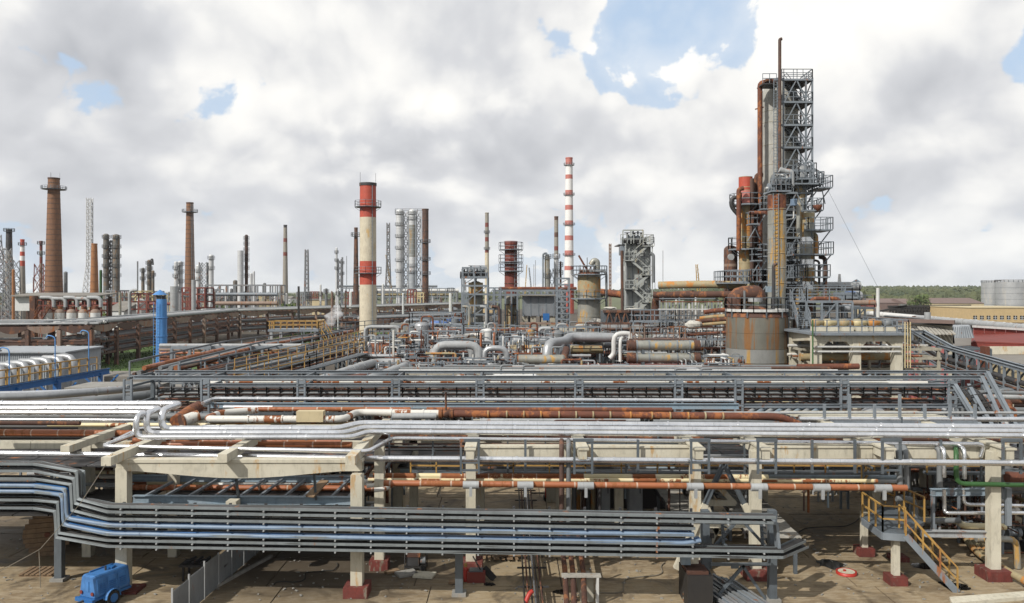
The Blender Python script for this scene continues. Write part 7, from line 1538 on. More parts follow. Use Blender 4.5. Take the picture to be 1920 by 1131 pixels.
for i, (x0_, x1_, y_, D_, mt) in enumerate(((120, 280, 727, 62, 'old_concrete'), (195, 290, 706, 82, 'flat_roof'))): tag(MB().box(XX(x0_, D_), XX(x1_, D_), D_, D_ + 4, 0, ZZ(y_, D_)).build('low_wall', mt), ('low grey concrete ledge right of the ribbed hall', 'long low stone coloured wall before the grass, left')[i], 'wall')
tag(MB().box(XX(130, 66), XX(212, 66), 68, 74, 0, .5).build('concrete_tray', 'shade_concrete'), 'flat pale concrete slab beside the blue bridge end', 'slab')
# dark mass of pipes at the left, under the big silver ones
for i in range(10):
    D_ = 37 + (i % 5) * 1.6; y_ = (792, 818, 828, 844, 860, 868, 880, 902, 925, 800)[i]
    pipe('%s dark pipe crossing low on the far left rack' % nth(i + 1), ('dark_rust', 'black_steel', 'brown_steel', 'dark_steel')[i % 4], .12 + .05 * (i % 3), [P(-80, y_, D_), P(150 + 30 * (i % 4), y_ + 1, D_)], group='dark pipes low on the far left rack')

# ================================================================ RIGHT: tanks, sheds, roofs, trestles
for i, (px, yt, D_, w_) in enumerate(((1859, 530, 500, 34), (1899, 529, 480, 58))):
    o = vessel('%s pale silver storage tank on the right horizon' % ('left smaller looking', 'right wider')[i], px, yt, None, D_, w_, 'tank_silver', False, n=40, name='storage_tank', cat='tank')
    z = ZZ(yt, D_); r = w_ / F * D_ / 2; MB().lathe((XX(px, D_), D_, z), [(r, 0), (r * .6, 1.0), (.01, 1.6)], 40).build('roof', 'tank_silver', o); MB().rail(ring_pts((XX(px, D_), D_, z), r, 24), 1.3, 3.5, .09, 1).build('railing', 'far_steel', o)
    for k in range(1, 5): MB().lathe((XX(px, D_), D_, z * k / 5), [(r, -.08), (r * 1.004, -.08), (r * 1.004, .08), (r, .08)], 40).build('weld_seam', 'grey_pipe', o)
tb = shed('tan flat roofed building with a strip of dark windows, right edge', 1822, 1960, 578, 600, 300, 30, 'tan_wall', 'cream_wall', win=(11, 592, 599, 7))
for i, (a, b, yt, D_, h, wl_, rf, lab) in enumerate(((1640, 1700, 568, 480, 2.5, 'roof_brown', 'roof_brown', 'long brown roofed shed, left one on the right horizon'), (1700, 1790, 570, 470, 3.0, 'stained_cladding', 'roof_brown', 'long brown roofed shed, middle one on the right horizon'), (1745, 1845, 569, 460, 3.0, 'cream_wall', 'roof_brown', 'brown roofed shed with arched gable, right one on the horizon'), (1630, 1650, 575, 400, 2, 'cream_wall', 'barn_red', 'small red roofed brick hut on the right'), (1753, 1774, 562, 560, 0, 'cream_wall', 'cream_wall', 'cream block above the brown sheds, right horizon'))):
    shed(lab, a, b, yt, 0, D_, 30, wl_, rf, ridge=h)
D_ = 330; tr = thing('conveyor_trestle', 'long black latticed conveyor trestle on the right', 'conveyor', P(1740, 590, D_))
for yy in (573, 588): MB().bar(P(1665, yy + (3 if yy < 580 else 0), D_), P(1820, yy, D_), .8).build('chord', 'black_steel', tr); MB().bar(P(1665, yy + 2, D_ + 5), P(1820, yy, D_ + 5), .8).build('chord', 'black_steel', tr)
m = MB()
for i in range(26): a = 1668 + i * 6; m.bar(P(a, 588, D_), P(a + 3, 574, D_), .5); m.bar(P(a + 3, 574, D_), P(a + 6, 588, D_), .5)
tag(m.build('lattice', 'black_steel', tr), kind='stuff'); MB().box(XX(1690, D_), XX(1820, D_), D_ + 1, D_ + 4, ZZ(586, D_), ZZ(577, D_)).build('belt_housing', 'black_steel', tr); MB().bar(P(1640, 586, D_), P(1700, 573, D_), .8).build('chord', 'black_steel', tr)
for px in (1690, 1720, 1750, 1780, 1810): MB().bar((XX(px, D_), D_, 0), P(px, 588, D_), .6).build('leg', 'black_steel', tr)
for i, (dz_, dd, r, mt) in enumerate(((0, 0, .75, 'white_pipe'), (.1, 2.2, .7, 'white_pipe'), (0, 4.3, .8, 'pale_pipe'), (-1.6, -1.5, .45, 'pale_pipe'))):
    A_, B_ = P(1640, 589, 235), P(1990, 622, 140); o_ = V((0, dd, dz_)); pipe('%s wrapped white steam pipe crossing to the right edge' % ('front upper', 'second', 'rear', 'lower thin')[i], mt, r, [A_ + o_, P(1730, 597, 215) + o_, B_ + o_], n=12, bend=6, rings=9)
trestle('the low trestle at right, under the white steam pipes', (XX(1650, 232), 232), (XX(1985, 150), 150), 5, 10, ZZ(600, 200), 9, npipes=4, mats=('brown_steel', 'grey_pipe', 'tan_steel'))
# roofs
def slab_roof(label, corners, th, mat, wall=None, name='workshop', cat='building'):
    """corners: four points of the roof, walls drop to the ground"""
    c = [V(p) for p in corners]; root = thing(name, label, cat, (c[0].x, c[0].y, 0)); up = V((0, 0, th)); MB().hexa([p - up for p in c] + c).build('roof', mat, root)
    if wall:
        q = [V((p.x * .998, p.y + (.2 if i < 2 else -.2), 0)) for i, p in enumerate(c)]; q2 = [V((a.x, a.y, b.z - th - .01)) for a, b in zip(q, c)]; MB().hexa(q + q2).build('wall', wall, root)
    return root
w1 = slab_roof('long workshop with a dark pitched roof and two rows of skylights, right', [Pz(1560, 612, 6.2), Pz(1790, 640, 6.0), Pz(1785, 606, 8.2), Pz(1600, 598, 8.4)], .3, 'roof_dark', 'shade_concrete')
MB().bar(Pz(1595, 598, 8.5), Pz(1790, 604, 8.35), 1.2, .4).build('ridge', 'roof_brown', w1)
for i, px in enumerate((1625, 1712, 1762)):
    a = Pz(px, 624 + (px - 1625) * .03, 6.9); m = MB(); n_ = 9
    base = thing('skylight', '%s ribbed rooflight on the dark pitched workshop roof from the left' % nth(i + 1), 'rooflight', tuple(a), 'ribbed rooflights on the workshop roof')
    for k in range(n_):
        o_ = V((-1.8 + k * .42, 0, 0)); q0 = a + o_; q1 = a + o_ + V((.5, 2.6, .75)); MB().hexa([q0, q0 + V((.32, 0, 0)), q1 + V((.32, 0, 0)), q1, q0 + V((0, 0, .12)), q0 + V((.32, 0, .12)), q1 + V((.32, 0, .12)), q1 + V((0, 0, .12))]).build('glazing_slat', 'pale_planks', base)
o = thing('vent_stack', 'plain grey round vent pipe on the dark workshop roof', 'vent pipe', Pz(1738, 630, 6)); MB().cyl(Pz(1739, 632, 6), .38, 3.2, 16).build('shaft', 'pale_pipe', o)
o = thing('roof_dormer', 'pale grey ribbed metal housing at the end of the dark roof', 'roof housing', Pz(1802, 636, 6)); D_ = 105; m = MB()
MB().hexa([P(1781, 634, 98), P(1827, 634, 98), P(1820, 632, 103), P(1785, 632, 103), P(1786, 611, 98.6), P(1819, 611, 98.6), P(1816, 609, 102.5), P(1788, 609, 102.5)]).build('casing', 'grey_cladding', o)
for k in range(10): a = k / 9; MB().bar(P(1783 + 43 * a, 633.5, 97.9), P(1787 + 31 * a, 611.5, 98.4), .07).build('rib', 'light_steel', o)
slab_roof('low flat roofed annex in front of the dark pitched workshop', [Pz(1700, 652, 4.6), Pz(1860, 646, 4.6), Pz(1850, 632, 4.6), Pz(1710, 634, 4.6)], .3, 'flat_roof', 'pink_wall')
slab_roof('brown red shed with a thin white roof edge, right', [Pz(1824, 640, 5.5), Pz(1990, 646, 5.5), Pz(1990, 618, 6.4), Pz(1826, 612, 6.4)], .15, 'barn_red', 'barn_red')
w2 = thing('red_panel_wall', 'row of dark red metal panels below the white steam pipes', 'wall', P(1870, 640, 118)); 
for k in range(7): a = 1826 + k * 20; MB().hexa([P(a, 636 + k * .5, 112), P(a + 19, 636.5 + k * .5, 112), P(a + 19, 636.5 + k * .5, 112.6), P(a, 636 + k * .5, 112.6), P(a, 613 + k * 1.2, 112), P(a + 19, 614.2 + k * 1.2, 112), P(a + 19, 614.2 + k * 1.2, 112.6), P(a, 613 + k * 1.2, 112.6)]).build('panel', 'barn_red', w2)
MB().bar(P(1824, 612, 111.8), P(1970, 621, 111.8), .25, .3).build('coping', 'white_pipe', w2)
w3 = slab_roof('long building with a dusty pink wall, right', [Pz(1770, 656, 4.4), Pz(1990, 668, 4.4), Pz(1990, 642, 4.6), Pz(1775, 641, 4.6)], .25, 'pink_wall', 'pink_wall')
tag(MB().box(XX(1700, 84), XX(1778, 84), 84, 84.5, 0, ZZ(650, 84)).build('pink_wall', 'pink_wall'), 'dusty pink wall behind the steel stair gallery, right', 'wall')
w4 = slab_roof('cream building with a grey flat roof at the right edge', [Pz(1852, 668, 4.6), Pz(1990, 700, 4.6), Pz(1990, 655, 4.8), Pz(1856, 655, 4.8)], .35, 'flat_roof', 'cream_wall')
MB().bar(Pz(1853, 657, 5.1), Pz(1985, 657, 5.2), .35, .9).build('parapet', 'cream_concrete', w4)
for i in range(11):
    a = V((XX(1855, 60) + i * 1.5, 0, 0)); t = i / 10; q = Pz(1852, 668, 4.62).lerp(Pz(1990, 700, 4.62), t); MB().bar(q, q + V((.3, 5, 0)), .06).build('roof_seam', 'roof_dark', w4)
# steel stair gallery running down to the right
sg = thing('sloping_pipe_bridge', 'grey truss pipe bridge stepping down toward the right edge', 'pipe bridge', P(1770, 700, 66))
path = [P(1690, 640, 78), P(1733, 640, 74), P(1788, 672, 68), P(1990, 735, 50)]
for dy, dz_ in ((0, 0), (0, 1.7), (2.6, 0), (2.6, 1.7)):
    for a, b in zip(path, path[1:]): o_ = V((0, dy, dz_ - .8)); MB().ibar(a + o_, b + o_, .2, .26).build('chord', 'light_steel', sg)
for a, b in zip(path, path[1:]):
    n_ = max(2, int((b - a).length / 2.2))
    for i in range(n_ + 1):
        c = a.lerp(b, i / n_)
        for dy in (0, 2.6): MB().bar(c + V((0, dy, -.8)), c + V((0, dy, .9)), .14).build('upright', 'light_steel', sg)
        if i < n_: d_ = a.lerp(b, (i + 1) / n_); MB().bar(c + V((0, 0, -.8)), d_ + V((0, 0, .9)), .1).build('diagonal', 'grey_steel', sg)
        MB().bar(c + V((0, 0, -.8)), c + V((0, 2.6, -.8)), .14).build('cross_beam', 'grey_steel', sg)
for i in range(7):
    o_ = V((0, .3 + i * .33, -.55 + .45 * (i % 2))); pipe('%s pipe from the near side inside the sloping truss bridge' % nth(i + 1), ('grey_pipe', 'dark_steel', 'brown_steel', 'pale_pipe')[i % 4], .1 + .03 * (i % 3), [p + o_ for p in path], n=8, group='pipes inside the sloping truss bridge')
for px, D_, yt in ((1790, 68, 672), (1733, 74, 645), (1862, 60, 700), (1889, 58, 712)): MB().bar((XX(px, D_), D_, 0), P(px, yt, D_), .3).build('leg', 'light_steel', sg)
sg2 = thing('support_column', 'cream concrete column under the sloping truss bridge, right', 'column', P(1888, 820, 56)); MB().box(XX(1888, 56) - .3, XX(1888, 56) + .3, 55.7, 56.3, 0, ZZ(735, 56)).build('shaft', 'cream_concrete', sg2); MB().box(XX(1888, 56) - .4, XX(1888, 56) + .4, 55.6, 56.4, ZZ(735, 56) + .002, ZZ(728, 56)).build('head', 'light_steel', sg2)
for i, (a, b, D_) in enumerate((((1870, 790), (1990, 762), 45), ((1870, 800), (1990, 776), 45), ((1878, 805), (1990, 800), 44))): tag(MB().ibar(P(*a, D_), P(*b, D_), .2, .26).build('steel_beam', 'light_steel'), '%s grey beam leaving the frame at right beyond the slanted gallery end' % ('upper', 'middle', 'lower')[i], 'beam')
frame('rusty pipe frame before the pink wall, right', 1790, 1858, 70, 3, (655, 672, 690), 4, 'grey_steel', w_=.14)
tag(MB().box(XX(1848, 68), XX(1856, 68), 68, 68.8, ZZ(690, 68), ZZ(650, 68)).build('rusty_duct', 'rust'), 'upright rusty square duct at the end of the pipe frame, right', 'duct')
for i in range(9):
    D_ = 49 + (i % 4) * 3; y_ = 735 + i * 8; pipe('%s pipe low on the right beyond the gallery end' % nth(i + 1), ('grey_pipe', 'pale_pipe', 'dark_rust', 'brown_steel')[i % 4], .12 + .04 * (i % 3), [P(1800, y_, D_), P(1990, y_ + 3, D_)], group='pipes low right beyond the gallery end')
# ================================================================ THE YARD FLOOR (things under the racks)
# blue compressor trailer
c = G(198, 1128); c = V((XX(188, 30.6), 30.9, 0)); tl = thing('compressor_trailer', 'faded blue towed compressor trailer parked at bottom left', 'trailer', tuple(c))
def loc(x, y, z, a=radians(-24)): x *= .71; y *= .73; return V((c.x + x * cos(a) - y * sin(a), c.y + x * sin(a) + y * cos(a), z * .80))
sec = [(-.57, .52), (-.60, .72), (-.45, 1.46), (-.40, 1.52), (.40, 1.52), (.45, 1.46), (.60, .72), (.57, .52)]
m = MB(); yb = (-1.0, 1.15)
for y_, sc_ in ((yb[0], .93), (yb[0] + .14, 1.0), (yb[1] - .1, 1.0), (yb[1], .95)):
    for (a, z) in sec: m.v.append(tuple(loc(a * sc_, y_, .5 + (z - .5) * (.95 if sc_ < 1 else 1))))
for s_ in range(3):
    for j in range(8): a, b = s_ * 8 + j, s_ * 8 + (j + 1) % 8; m.face((a, b, b + 8, a + 8))
m.face(tuple(range(8))[::-1]); m.face(tuple(range(24, 32))); m.build('body', 'faded_blue', tl)
q = [loc(-.13, -1.012, .78), loc(.13, -1.012, .78), loc(.13, -1.03, .78), loc(-.13, -1.03, .78)]; MB().hexa([p for p in q] + [p + V((0, 0, .38)) for p in q]).build('front_hatch', 'faded_blue', tl)
MB().hexa([loc(-.6, -1.15, .38), loc(.6, -1.15, .38), loc(.6, 1.2, .38), loc(-.6, 1.2, .38), loc(-.6, -1.15, .5), loc(.6, -1.15, .5), loc(.6, 1.2, .5), loc(-.6, 1.2, .5)]).build('chassis', 'blue_paint', tl)
for s_ in (-1, 1):
    for k in range(3):
        y0_ = -.85 + k * .62; x_ = .585 * s_; q = [loc(x_ + .012 * s_, y0_, .62), loc(x_ + .012 * s_, y0_ + .56, .62), loc(.49 * s_, y0_ + .56, 1.34), loc(.49 * s_, y0_, 1.34)]; o2 = loc(.02 * s_, 0, 0) - loc(0, 0, 0)
        pn = MB().hexa([p + o2 * .2 for p in q] + [p + o2 * 1.6 for p in q]).build('side_panel', 'faded_blue', tl)
        m = MB()
        for j in range(5): a = .72 + j * .09; xx = x_ + .035 * s_ - .07 * s_ * (a - .62) / .72; m.bar(loc(xx, y0_ + .08, a), loc(xx, y0_ + .48, a), .03)
        m.build('louvres', 'blue_paint', pn)
for s_ in (-1, 1): MB().tube([loc(.42 * s_, -1.03, .72), loc(.42 * s_, -1.07, .72)], .07, 12).build('rear_lamp', 'barn_red', tl)
MB().bar(loc(-.35, -.6, 1.545), loc(-.35, .8, 1.545), .05).build('lifting_strip', 'blue_paint', tl); MB().cbox(loc(0, .35, 1.53), .3, .3, .06).build('top_hatch', 'blue_paint', tl)
MB().bar(loc(-.66, -1.16, .42), loc(.66, -1.16, .42), .1, .14).build('bumper', 'blue_paint', tl)
for s_ in (-1, 1):
    cc = loc(s_ * .74, -.1, .33); d = (loc(1, 0, 0) - loc(0, 0, 0)).normalized()
    w_ = MB().tube([cc - d * .1, cc + d * .1], .265, 18).build('tyre', 'rubber', tl); MB().tube([cc - d * .11, cc + d * .11], .17, 12).build('rim', 'blue_paint', w_)
    m = MB(); n_ = 8
    for i in range(n_):
        t0, t1 = pi * i / n_, pi * (i + 1) / n_; P0 = lambda t, dx_, r_: loc(s_ * .74 + dx_, -.1 + cos(t) * r_, .33 + sin(t) * r_)
        m.hexa([P0(t0, -.14, .40), P0(t0, .14, .40), P0(t1, .14, .40), P0(t1, -.14, .40), P0(t0, -.14, .44), P0(t0, .14, .44), P0(t1, .14, .44), P0(t1, -.14, .44)])
    m.build('mudguard', 'faded_blue', tl)
MB().tube([loc(.1, 0, 1.52), loc(.1, 0, 1.72)], .04, 8).build('exhaust', 'dark_steel', tl); MB().tube([loc(.0, -1.1, .42), loc(-.2, -1.9, .3)], .05, 8).build('drawbar', 'dark_steel', tl)
# cable reels
def reel(label, px, py, D, R, w_, ang, tilt=0):
    c_ = V((XX(px, D), D, R)); d = V((sin(ang), -cos(ang), 0)); root = thing('cable_reel', label, 'cable reel', (c_.x, c_.y, 0)); e1 = V((cos(ang), sin(ang), 0)); e2 = V((0, 0, 1))
    for s_ in (-1, 1):
        o_ = c_ + d * s_ * w_ / 2
        for k in range(9):
            a = -R + 2 * R * (k + .06) / 9; b = -R + 2 * R * (k + .94) / 9; mid = (a + b) / 2; h = math.sqrt(max(.01, R * R - mid * mid)); q = [o_ + e1 * u_ + e2 * v_ - d * .04 for u_, v_ in ((-h, a), (h, a), (h, b), (-h, b))]; MB().hexa(q + [p + d * .07 for p in q]).build('plank', 'timber', root)
        MB().tube([o_ + d * .045 * s_, o_ + d * .06 * s_], .12, 10).build('hub_plate', 'rust', root)
    MB().tube([c_ - d * w_ * .45, c_ + d * w_ * .45], R * .55, 18).build('barrel', 'timber', root); return root
reel('large wooden cable reel standing behind the left tray post', 92, 1060, 36.5, .98, .75, radians(20)); reel('second wooden cable reel half hidden behind the first', 128, 1040, 38.5, .85, .7, radians(35))
pl = thing('pallet', 'wooden pallet lying under the large cable reel', 'pallet', P(80, 1080, 35.2)); b0 = G(78, 1075)
for i in range(6): MB().cbox(b0 + V((-.6 + i * .24, 0, .1)), .17, 1.0, .03).build('slat', 'timber', pl)
for i in range(3): MB().cbox(b0 + V((0, -.4 + i * .4, 0)), 1.4, .1, .1).build('bearer', 'timber', pl)
# corrugated fence
fn = thing('corrugated_fence', 'grey corrugated sheet fence running away at bottom left', 'fence', tuple(G(400, 1131))); A_, B_ = Pz(318, 1131, 1.2), V((XX(500, 38), 38.0, 1.2)); A_ = V((XX(322, 28.5), 28.5, 1.25)); B_ = V((XX(497, 37.5), 37.5, 1.25))
for k in range(7):
    a, b = A_.lerp(B_, k / 7 + .004), A_.lerp(B_, (k + 1) / 7 - .004); m = MB(); u = (b - a).normalized(); nrm = V((-u.y, u.x, 0)); N_ = 26; dzk = .05 * (k % 3)
    pts = [(a.lerp(b, i / N_) + nrm * (.025 if i % 2 else -.025)) for i in range(N_ + 1)]
    for p in pts: m.v += [(p.x, p.y, .03), (p.x, p.y, 1.25 + dzk)]
    for p in pts: m.v += [(p.x + nrm.x * .01, p.y + nrm.y * .01, .03), (p.x + nrm.x * .01, p.y + nrm.y * .01, 1.25 + dzk)]
    o_ = 2 * (N_ + 1)
    for i in range(N_): m.face((2 * i, 2 * i + 2, 2 * i + 3, 2 * i + 1)); m.face((o_ + 2 * i, o_ + 2 * i + 1, o_ + 2 * i + 3, o_ + 2 * i + 2))
    m.build('sheet', 'grey_pipe', fn); MB().bar((a.x, a.y, 0), (a.x, a.y, 1.38 + dzk), .06).build('post', 'pale_pipe', fn)
tag(MB().bar(V((XX(352, 31), 30.2, .06)), V((XX(468, 33), 36, .06)), .12).build('kerb', 'old_concrete'), 'thin concrete kerb strip along the corrugated fence', 'kerb')
# dark machinery left under rack
o = thing('scrap_bench', 'dark steel bench with scrap at the foot of the left rack', 'bench', tuple(G(375, 1088))); c_ = G(385, 1085)
MB().cbox(c_ + V((0, 0, .6)), 1.9, .8, .08).build('top', 'black_steel', o)
for a in (-.8, .8):
    for b in (-.3, .3): MB().bar(c_ + V((a, b, 0)), c_ + V((a, b, .6)), .07).build('leg', 'black_steel', o)
for i in range(5): MB().bar(c_ + V((-.8 + i * .35, -.2, .72)), c_ + V((-.5 + i * .3, .3, .8)), .08).build('scrap_bar', 'dark_steel', o)
wp = thing('corrugated_screen', 'pale corrugated sheets standing in the shade behind the left rack', 'screen', P(410, 1050, 42))
for k in range(6):
    px = 378 + k * 17; m = MB(); x0_ = XX(px, 42)
    for j in range(7): m.hexa([(x0_ + j * .068, 42, 0), (x0_ + j * .068 + .034, 41.96, 0), (x0_ + j * .068 + .068, 42, 0), (x0_ + j * .068 + .034, 42.02, 0), (x0_ + j * .068, 42, 1.9), (x0_ + j * .068 + .034, 41.96, 1.9), (x0_ + j * .068 + .068, 42, 1.9), (x0_ + j * .068 + .034, 42.02, 1.9)])
    m.build('sheet', 'stained_cladding', wp)
# generator, slabs
o = thing('portable_generator', 'small dark engine set standing on the yard left of the middle post', 'generator', tuple(G(780, 1068))); c_ = G(780, 1066)
MB().cbox(c_ + V((0, 0, .1)), .9, .6, .06).build('frame_base', 'black_steel', o); MB().cbox(c_ + V((-.1, 0, .18)), .5, .4, .35).build('engine_block', 'dark_steel', o); MB().cbox(c_ + V((-.1, 0, .55)), .6, .42, .16).build('fuel_tank', 'dark_rust', o); MB().tube([c_ + V((.2, 0, .35)), c_ + V((.42, 0, .35))], .16, 12).build('alternator', 'grey_pipe', o)
for s_ in (-.45, .45):
    for t in (-.28, .28): MB().tube([c_ + V((s_, t, 0)), c_ + V((s_, t, .8)), c_ + V((s_ * .9, t * .5, .82))], .02, 6).build('tube_leg', 'black_steel', o)
w_ = MB().tube([c_ + V((.3, -.36, .12)), c_ + V((.3, -.30, .12))], .12, 12).build('wheel', 'rubber', o)
for i, (px, py, a) in enumerate(((762, 1078, .5), (796, 1081, -.2), (735, 1074, .6), (855, 1094, 0))):
    tag(MB().cbox(G(px, py) + V((0, 0, .02)), .85 if i < 2 else .6, .62 if i < 2 else .3, .09, a).build('slab' if i < 2 else 'board', ('old_concrete', 'cream_concrete', 'timber', 'timber')[i]), ('tilted loose concrete slab on the yard, left of the two', 'pale loose concrete slab on the yard, right of the two', 'brown board lying beside the loose slabs', 'short board lying near the fire point')[i], 'slab' if i < 2 else 'board')
# fire point by column 883
o = thing('fire_extinguisher', 'red fire extinguisher with an orange top beside the middle column', 'extinguisher', tuple(G(872, 1090))); c_ = G(873, 1090)
MB().cyl(c_, .10, .52, 14).build('cylinder', 'bright_red', o); MB().dome(c_ + V((0, 0, .522)), .10, .08, 14).build('shoulder', 'bright_red', o); MB().cyl(c_ + V((0, 0, .6)), .06, .14, 10).build('valve_head', 'yellow_paint', o)
o = thing('sand_box', 'dark red sand box with debris at the middle column foot', 'sand box', tuple(G(893, 1088))); c_ = G(893, 1089); MB().cbox(c_, .75, .5, .42).build('box', 'barn_red', o); MB().cbox(c_ + V((0, 0, .425)), .55, .4, .06).build('lid', 'grey_steel', o); MB().bar(c_ + V((.2, -.1, .45)), c_ + V((-.15, .2, .95)), .04).build('rod', 'black_steel', o); MB().bar(c_ + V((.3, .1, .5)), c_ + V((.75, 0, .06)), .04, .3).build('loose_sheet', 'black_steel', o)
pl = thing('pallet_stack', 'brown pallet and scrap boards lying behind the middle column', 'pallet', tuple(G(945, 1050))); b0 = G(940, 1048)
for i in range(8): MB().cbox(b0 + V((-.75 + i * .2, 0, .12)), .13, 1.0, .03, .1 * (i % 3)).build('slat', 'timber', pl)
for i in range(3): MB().cbox(b0 + V((.5, -.2 + i * .2, .2 + .05 * i)), 1.3, .12, .04, .3 * i).build('board', 'timber', pl)
# cable rack line on the yard (x~990) black pipes with stands
lr = thing('low_cable_rack', 'low black cable rack running across the yard away from the camera', 'cable rack', tuple(G(1000, 1110)))
for i, (dx_, mt) in enumerate(((-.36, 'black_steel'), (-.22, 'dark_rust'), (-.08, 'black_steel'), (.05, 'silver'), (.16, 'black_steel'), (.3, 'dark_rust'))): MB().tube([(XX(1003, 29) + dx_, 28.2, .62), (XX(992, 36) + dx_ - .0, 36, .62), (XX(985, 45) + dx_, 46, .62)], .035 if mt != 'silver' else .05, 7).build('cable', mt, lr)
for i in range(9):
    t = i / 8; y_ = 28.8 + 17 * t; x_ = XX(1003, 29) + (XX(985, 45) - XX(1003, 29)) * t * 1.0; MB().bar((x_ - .6, y_, .55), (x_ + .6, y_, .55), .06).build('crossbar', 'dark_steel', lr)
    for s_ in (-.35, .35): MB().bar((x_ + s_, y_, 0), (x_ + s_, y_, .55), .05).build('stand', 'dark_steel', lr)
o = MB().tube([P(983, 1131, 29) + V((0, 0, -.1))] + [V((XX(984, 29.2) + .28 * (1 - cos(t)), 29.2 + .2 * t, .15 + .75 * sin(t))) for t in [k * pi / 16 for k in range(9)]], .085, 10).build('fire_hose_arc', 'bright_red'); tag(o, 'curved bright red pipe rising beside the low cable rack', 'pipe')
# three red brown pipes going away (x 1060..1100)
for i, px in enumerate((1064, 1078, 1097)):
    A_ = V((XX(px, 27), 27, .95)); B_ = V((XX(px - 8 + i * 1.0, 36), 36.0, .95)); pipe('%s of the three brown red pipes running away across the yard' % ('left', 'middle', 'right')[i], 'dark_rust', .105, [A_, V((A_.x + (B_.x - A_.x) * .5, 31.5, .95)), V((B_.x, 40, .95))], n=12, bend=.5, group='three brown red yard pipes')
o = thing('pipe_trestle_stand', 'white step stand straddling the three brown red pipes', 'stand', tuple(G(1085, 1110))); c_ = V((XX(1090, 30.5), 30.6, 0))
MB().cbox(c_ + V((0, 0, 1.08)), 1.5, .35, .06).build('top', 'pale_planks', o)
for a in (-.62, .62):
    for b in (-.12, .12): MB().bar(c_ + V((a * 1.0, b, 0)), c_ + V((a, b, 1.08)), .09).build('leg', 'white_pipe', o)
for i in range(4): MB().cbox(c_ + V((.25, .4 + i * .45, 0)), .5, .4, .9 - i * .1).build('step', 'shade_concrete', o)
# behind: red drum and cream box, cabinets in the shade, vertical cylinders
o = thing('red_cart', 'round red drum cart standing near the cream box in mid yard', 'cart', tuple(G(1020, 935))); c_ = G(1022, 938); MB().tube([c_ + V((-.0, 0, .45)), c_ + V((.25, 0, .45))], .4, 16).build('drum', 'bright_red', o); MB().tube([c_ + V((-.8, 0, .4)), c_ + V((0, 0, .4))], .04, 6).build('handle', 'black_steel', o); MB().tube([c_ + V((.05, -.3, .15)), c_ + V((.05, .3, .15))], .15, 10).build('wheel', 'rubber', o)
tag(MB().cbox(G(1033, 940), .55, .5, 1.15).build('cream_box', 'cream_concrete'), 'plain cream box next to the red drum cart', 'box')
for i in range(6): tag(MB().cyl(P(1076 + i * 9, 960, 42) + V((0, .3 * (i % 2), -.4)), .13, 3.6, 10).build('gas_cylinder', ('grey_pipe', 'yellow_rust', 'brown_steel')[i % 3]), '%s of the upright pipes standing behind the twin downpipes' % nth(i + 1), 'pipe', 'upright pipes behind the downpipes')
for i, (px, w_) in enumerate(((1133, 22), (1192, 26))):
    o = thing('steel_cabinet', '%s tall grey steel cabinet in the shade at mid rack' % ('left', 'right')[i], 'cabinet', P(px, 960, 42)); x_ = XX(px, 41.5); hw_ = w_ / F * 41.5 / 2
    MB().box(x_ - hw_, x_ + hw_, 41.5, 42.2, .05, 2.6).build('body', 'grey_cladding', o); MB().box(x_ - hw_ + .03, x_ + hw_ - .03, 41.46, 41.497, 1.35, 2.55).build('door', 'grey_cladding', o); MB().box(x_ - hw_ + .03, x_ + hw_ - .03, 41.46, 41.497, .1, 1.3).build('door', 'grey_cladding', o); MB().bar((x_ + hw_ * .6, 41.42, 1.5), (x_ + hw_ * .6, 41.42, 1.8), .04).build('handle', 'dark_steel', o)
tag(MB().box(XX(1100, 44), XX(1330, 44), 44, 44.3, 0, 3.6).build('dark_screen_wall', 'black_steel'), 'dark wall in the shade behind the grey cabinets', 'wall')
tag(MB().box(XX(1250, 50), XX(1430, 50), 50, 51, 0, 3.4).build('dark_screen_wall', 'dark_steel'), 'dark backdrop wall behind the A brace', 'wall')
lump('blue bag on the ground beside the short plank walkway', 1238, 965, 38, 12, 12, 'blue_paint', 'blue_bag', 'bag', 41)
# pile of steel angles + open crate by A brace
o = thing('steel_angle_pile', 'pile of grey steel channels lying under the brace at bottom right', 'steel pile', tuple(G(1385, 1110))); rg = random.Random(8)
for i in range(24):
    x_ = XX(1362 + (i % 12) * 7, 30.5) + rg.uniform(-.04, .04); z = .12 + .1 * (i // 12); a = V((x_ + .1, 29.3 + rg.uniform(-.3, .1), z)); b = V((x_ - 1.0 + rg.uniform(-.1, .1), 32.6 + rg.uniform(-.2, .3), z + .1)); MB().ibar(a, b, .10, .10).build('channel', rg.choice(['grey_pipe', 'light_steel', 'dull_silver']), o)
o = thing('crate_stack', 'tall dark skip full of scrap beside the grey post, bottom right', 'skip', tuple(G(1310, 1110))); c_ = V((XX(1312, 30.2), 30.9, 0)); MB().cbox(c_, .95, 1.6, 1.25).build('shell', 'black_steel', o); MB().cbox(c_ + V((-.05, 0, 1.255)), .8, 1.3, .12).build('load', 'dark_rust', o)
o = thing('brick_stack', 'loose stack of pale pink bricks beside the dark skip', 'bricks', tuple(G(1287, 1100))); rg = random.Random(3)
for k in range(20): MB().cbox(V((XX(1287, 31) + rg.uniform(-.05, .05) + .2 * (k % 2), 30.9 + .12 * (k // 2 % 2), .02 + .075 * (k // 4) + .0)), .25, .12, .065, rg.uniform(-.5, .5)).build('brick', 'cream_concrete' if k % 3 else 'orange_brick', o)
tag(MB().cbox(V((XX(1286, 30.8), 30.9, 1.45)), .36, .3, .38).build('junction_box', 'bluegrey_pipe'), 'blue grey junction box under the tray stack', 'box'); tag(MB().cbox(V((XX(1302, 30.8), 30.9, 1.5)), .3, .3, .36).build('junction_box', 'cream_concrete'), 'pale junction box beside the blue grey one', 'box')
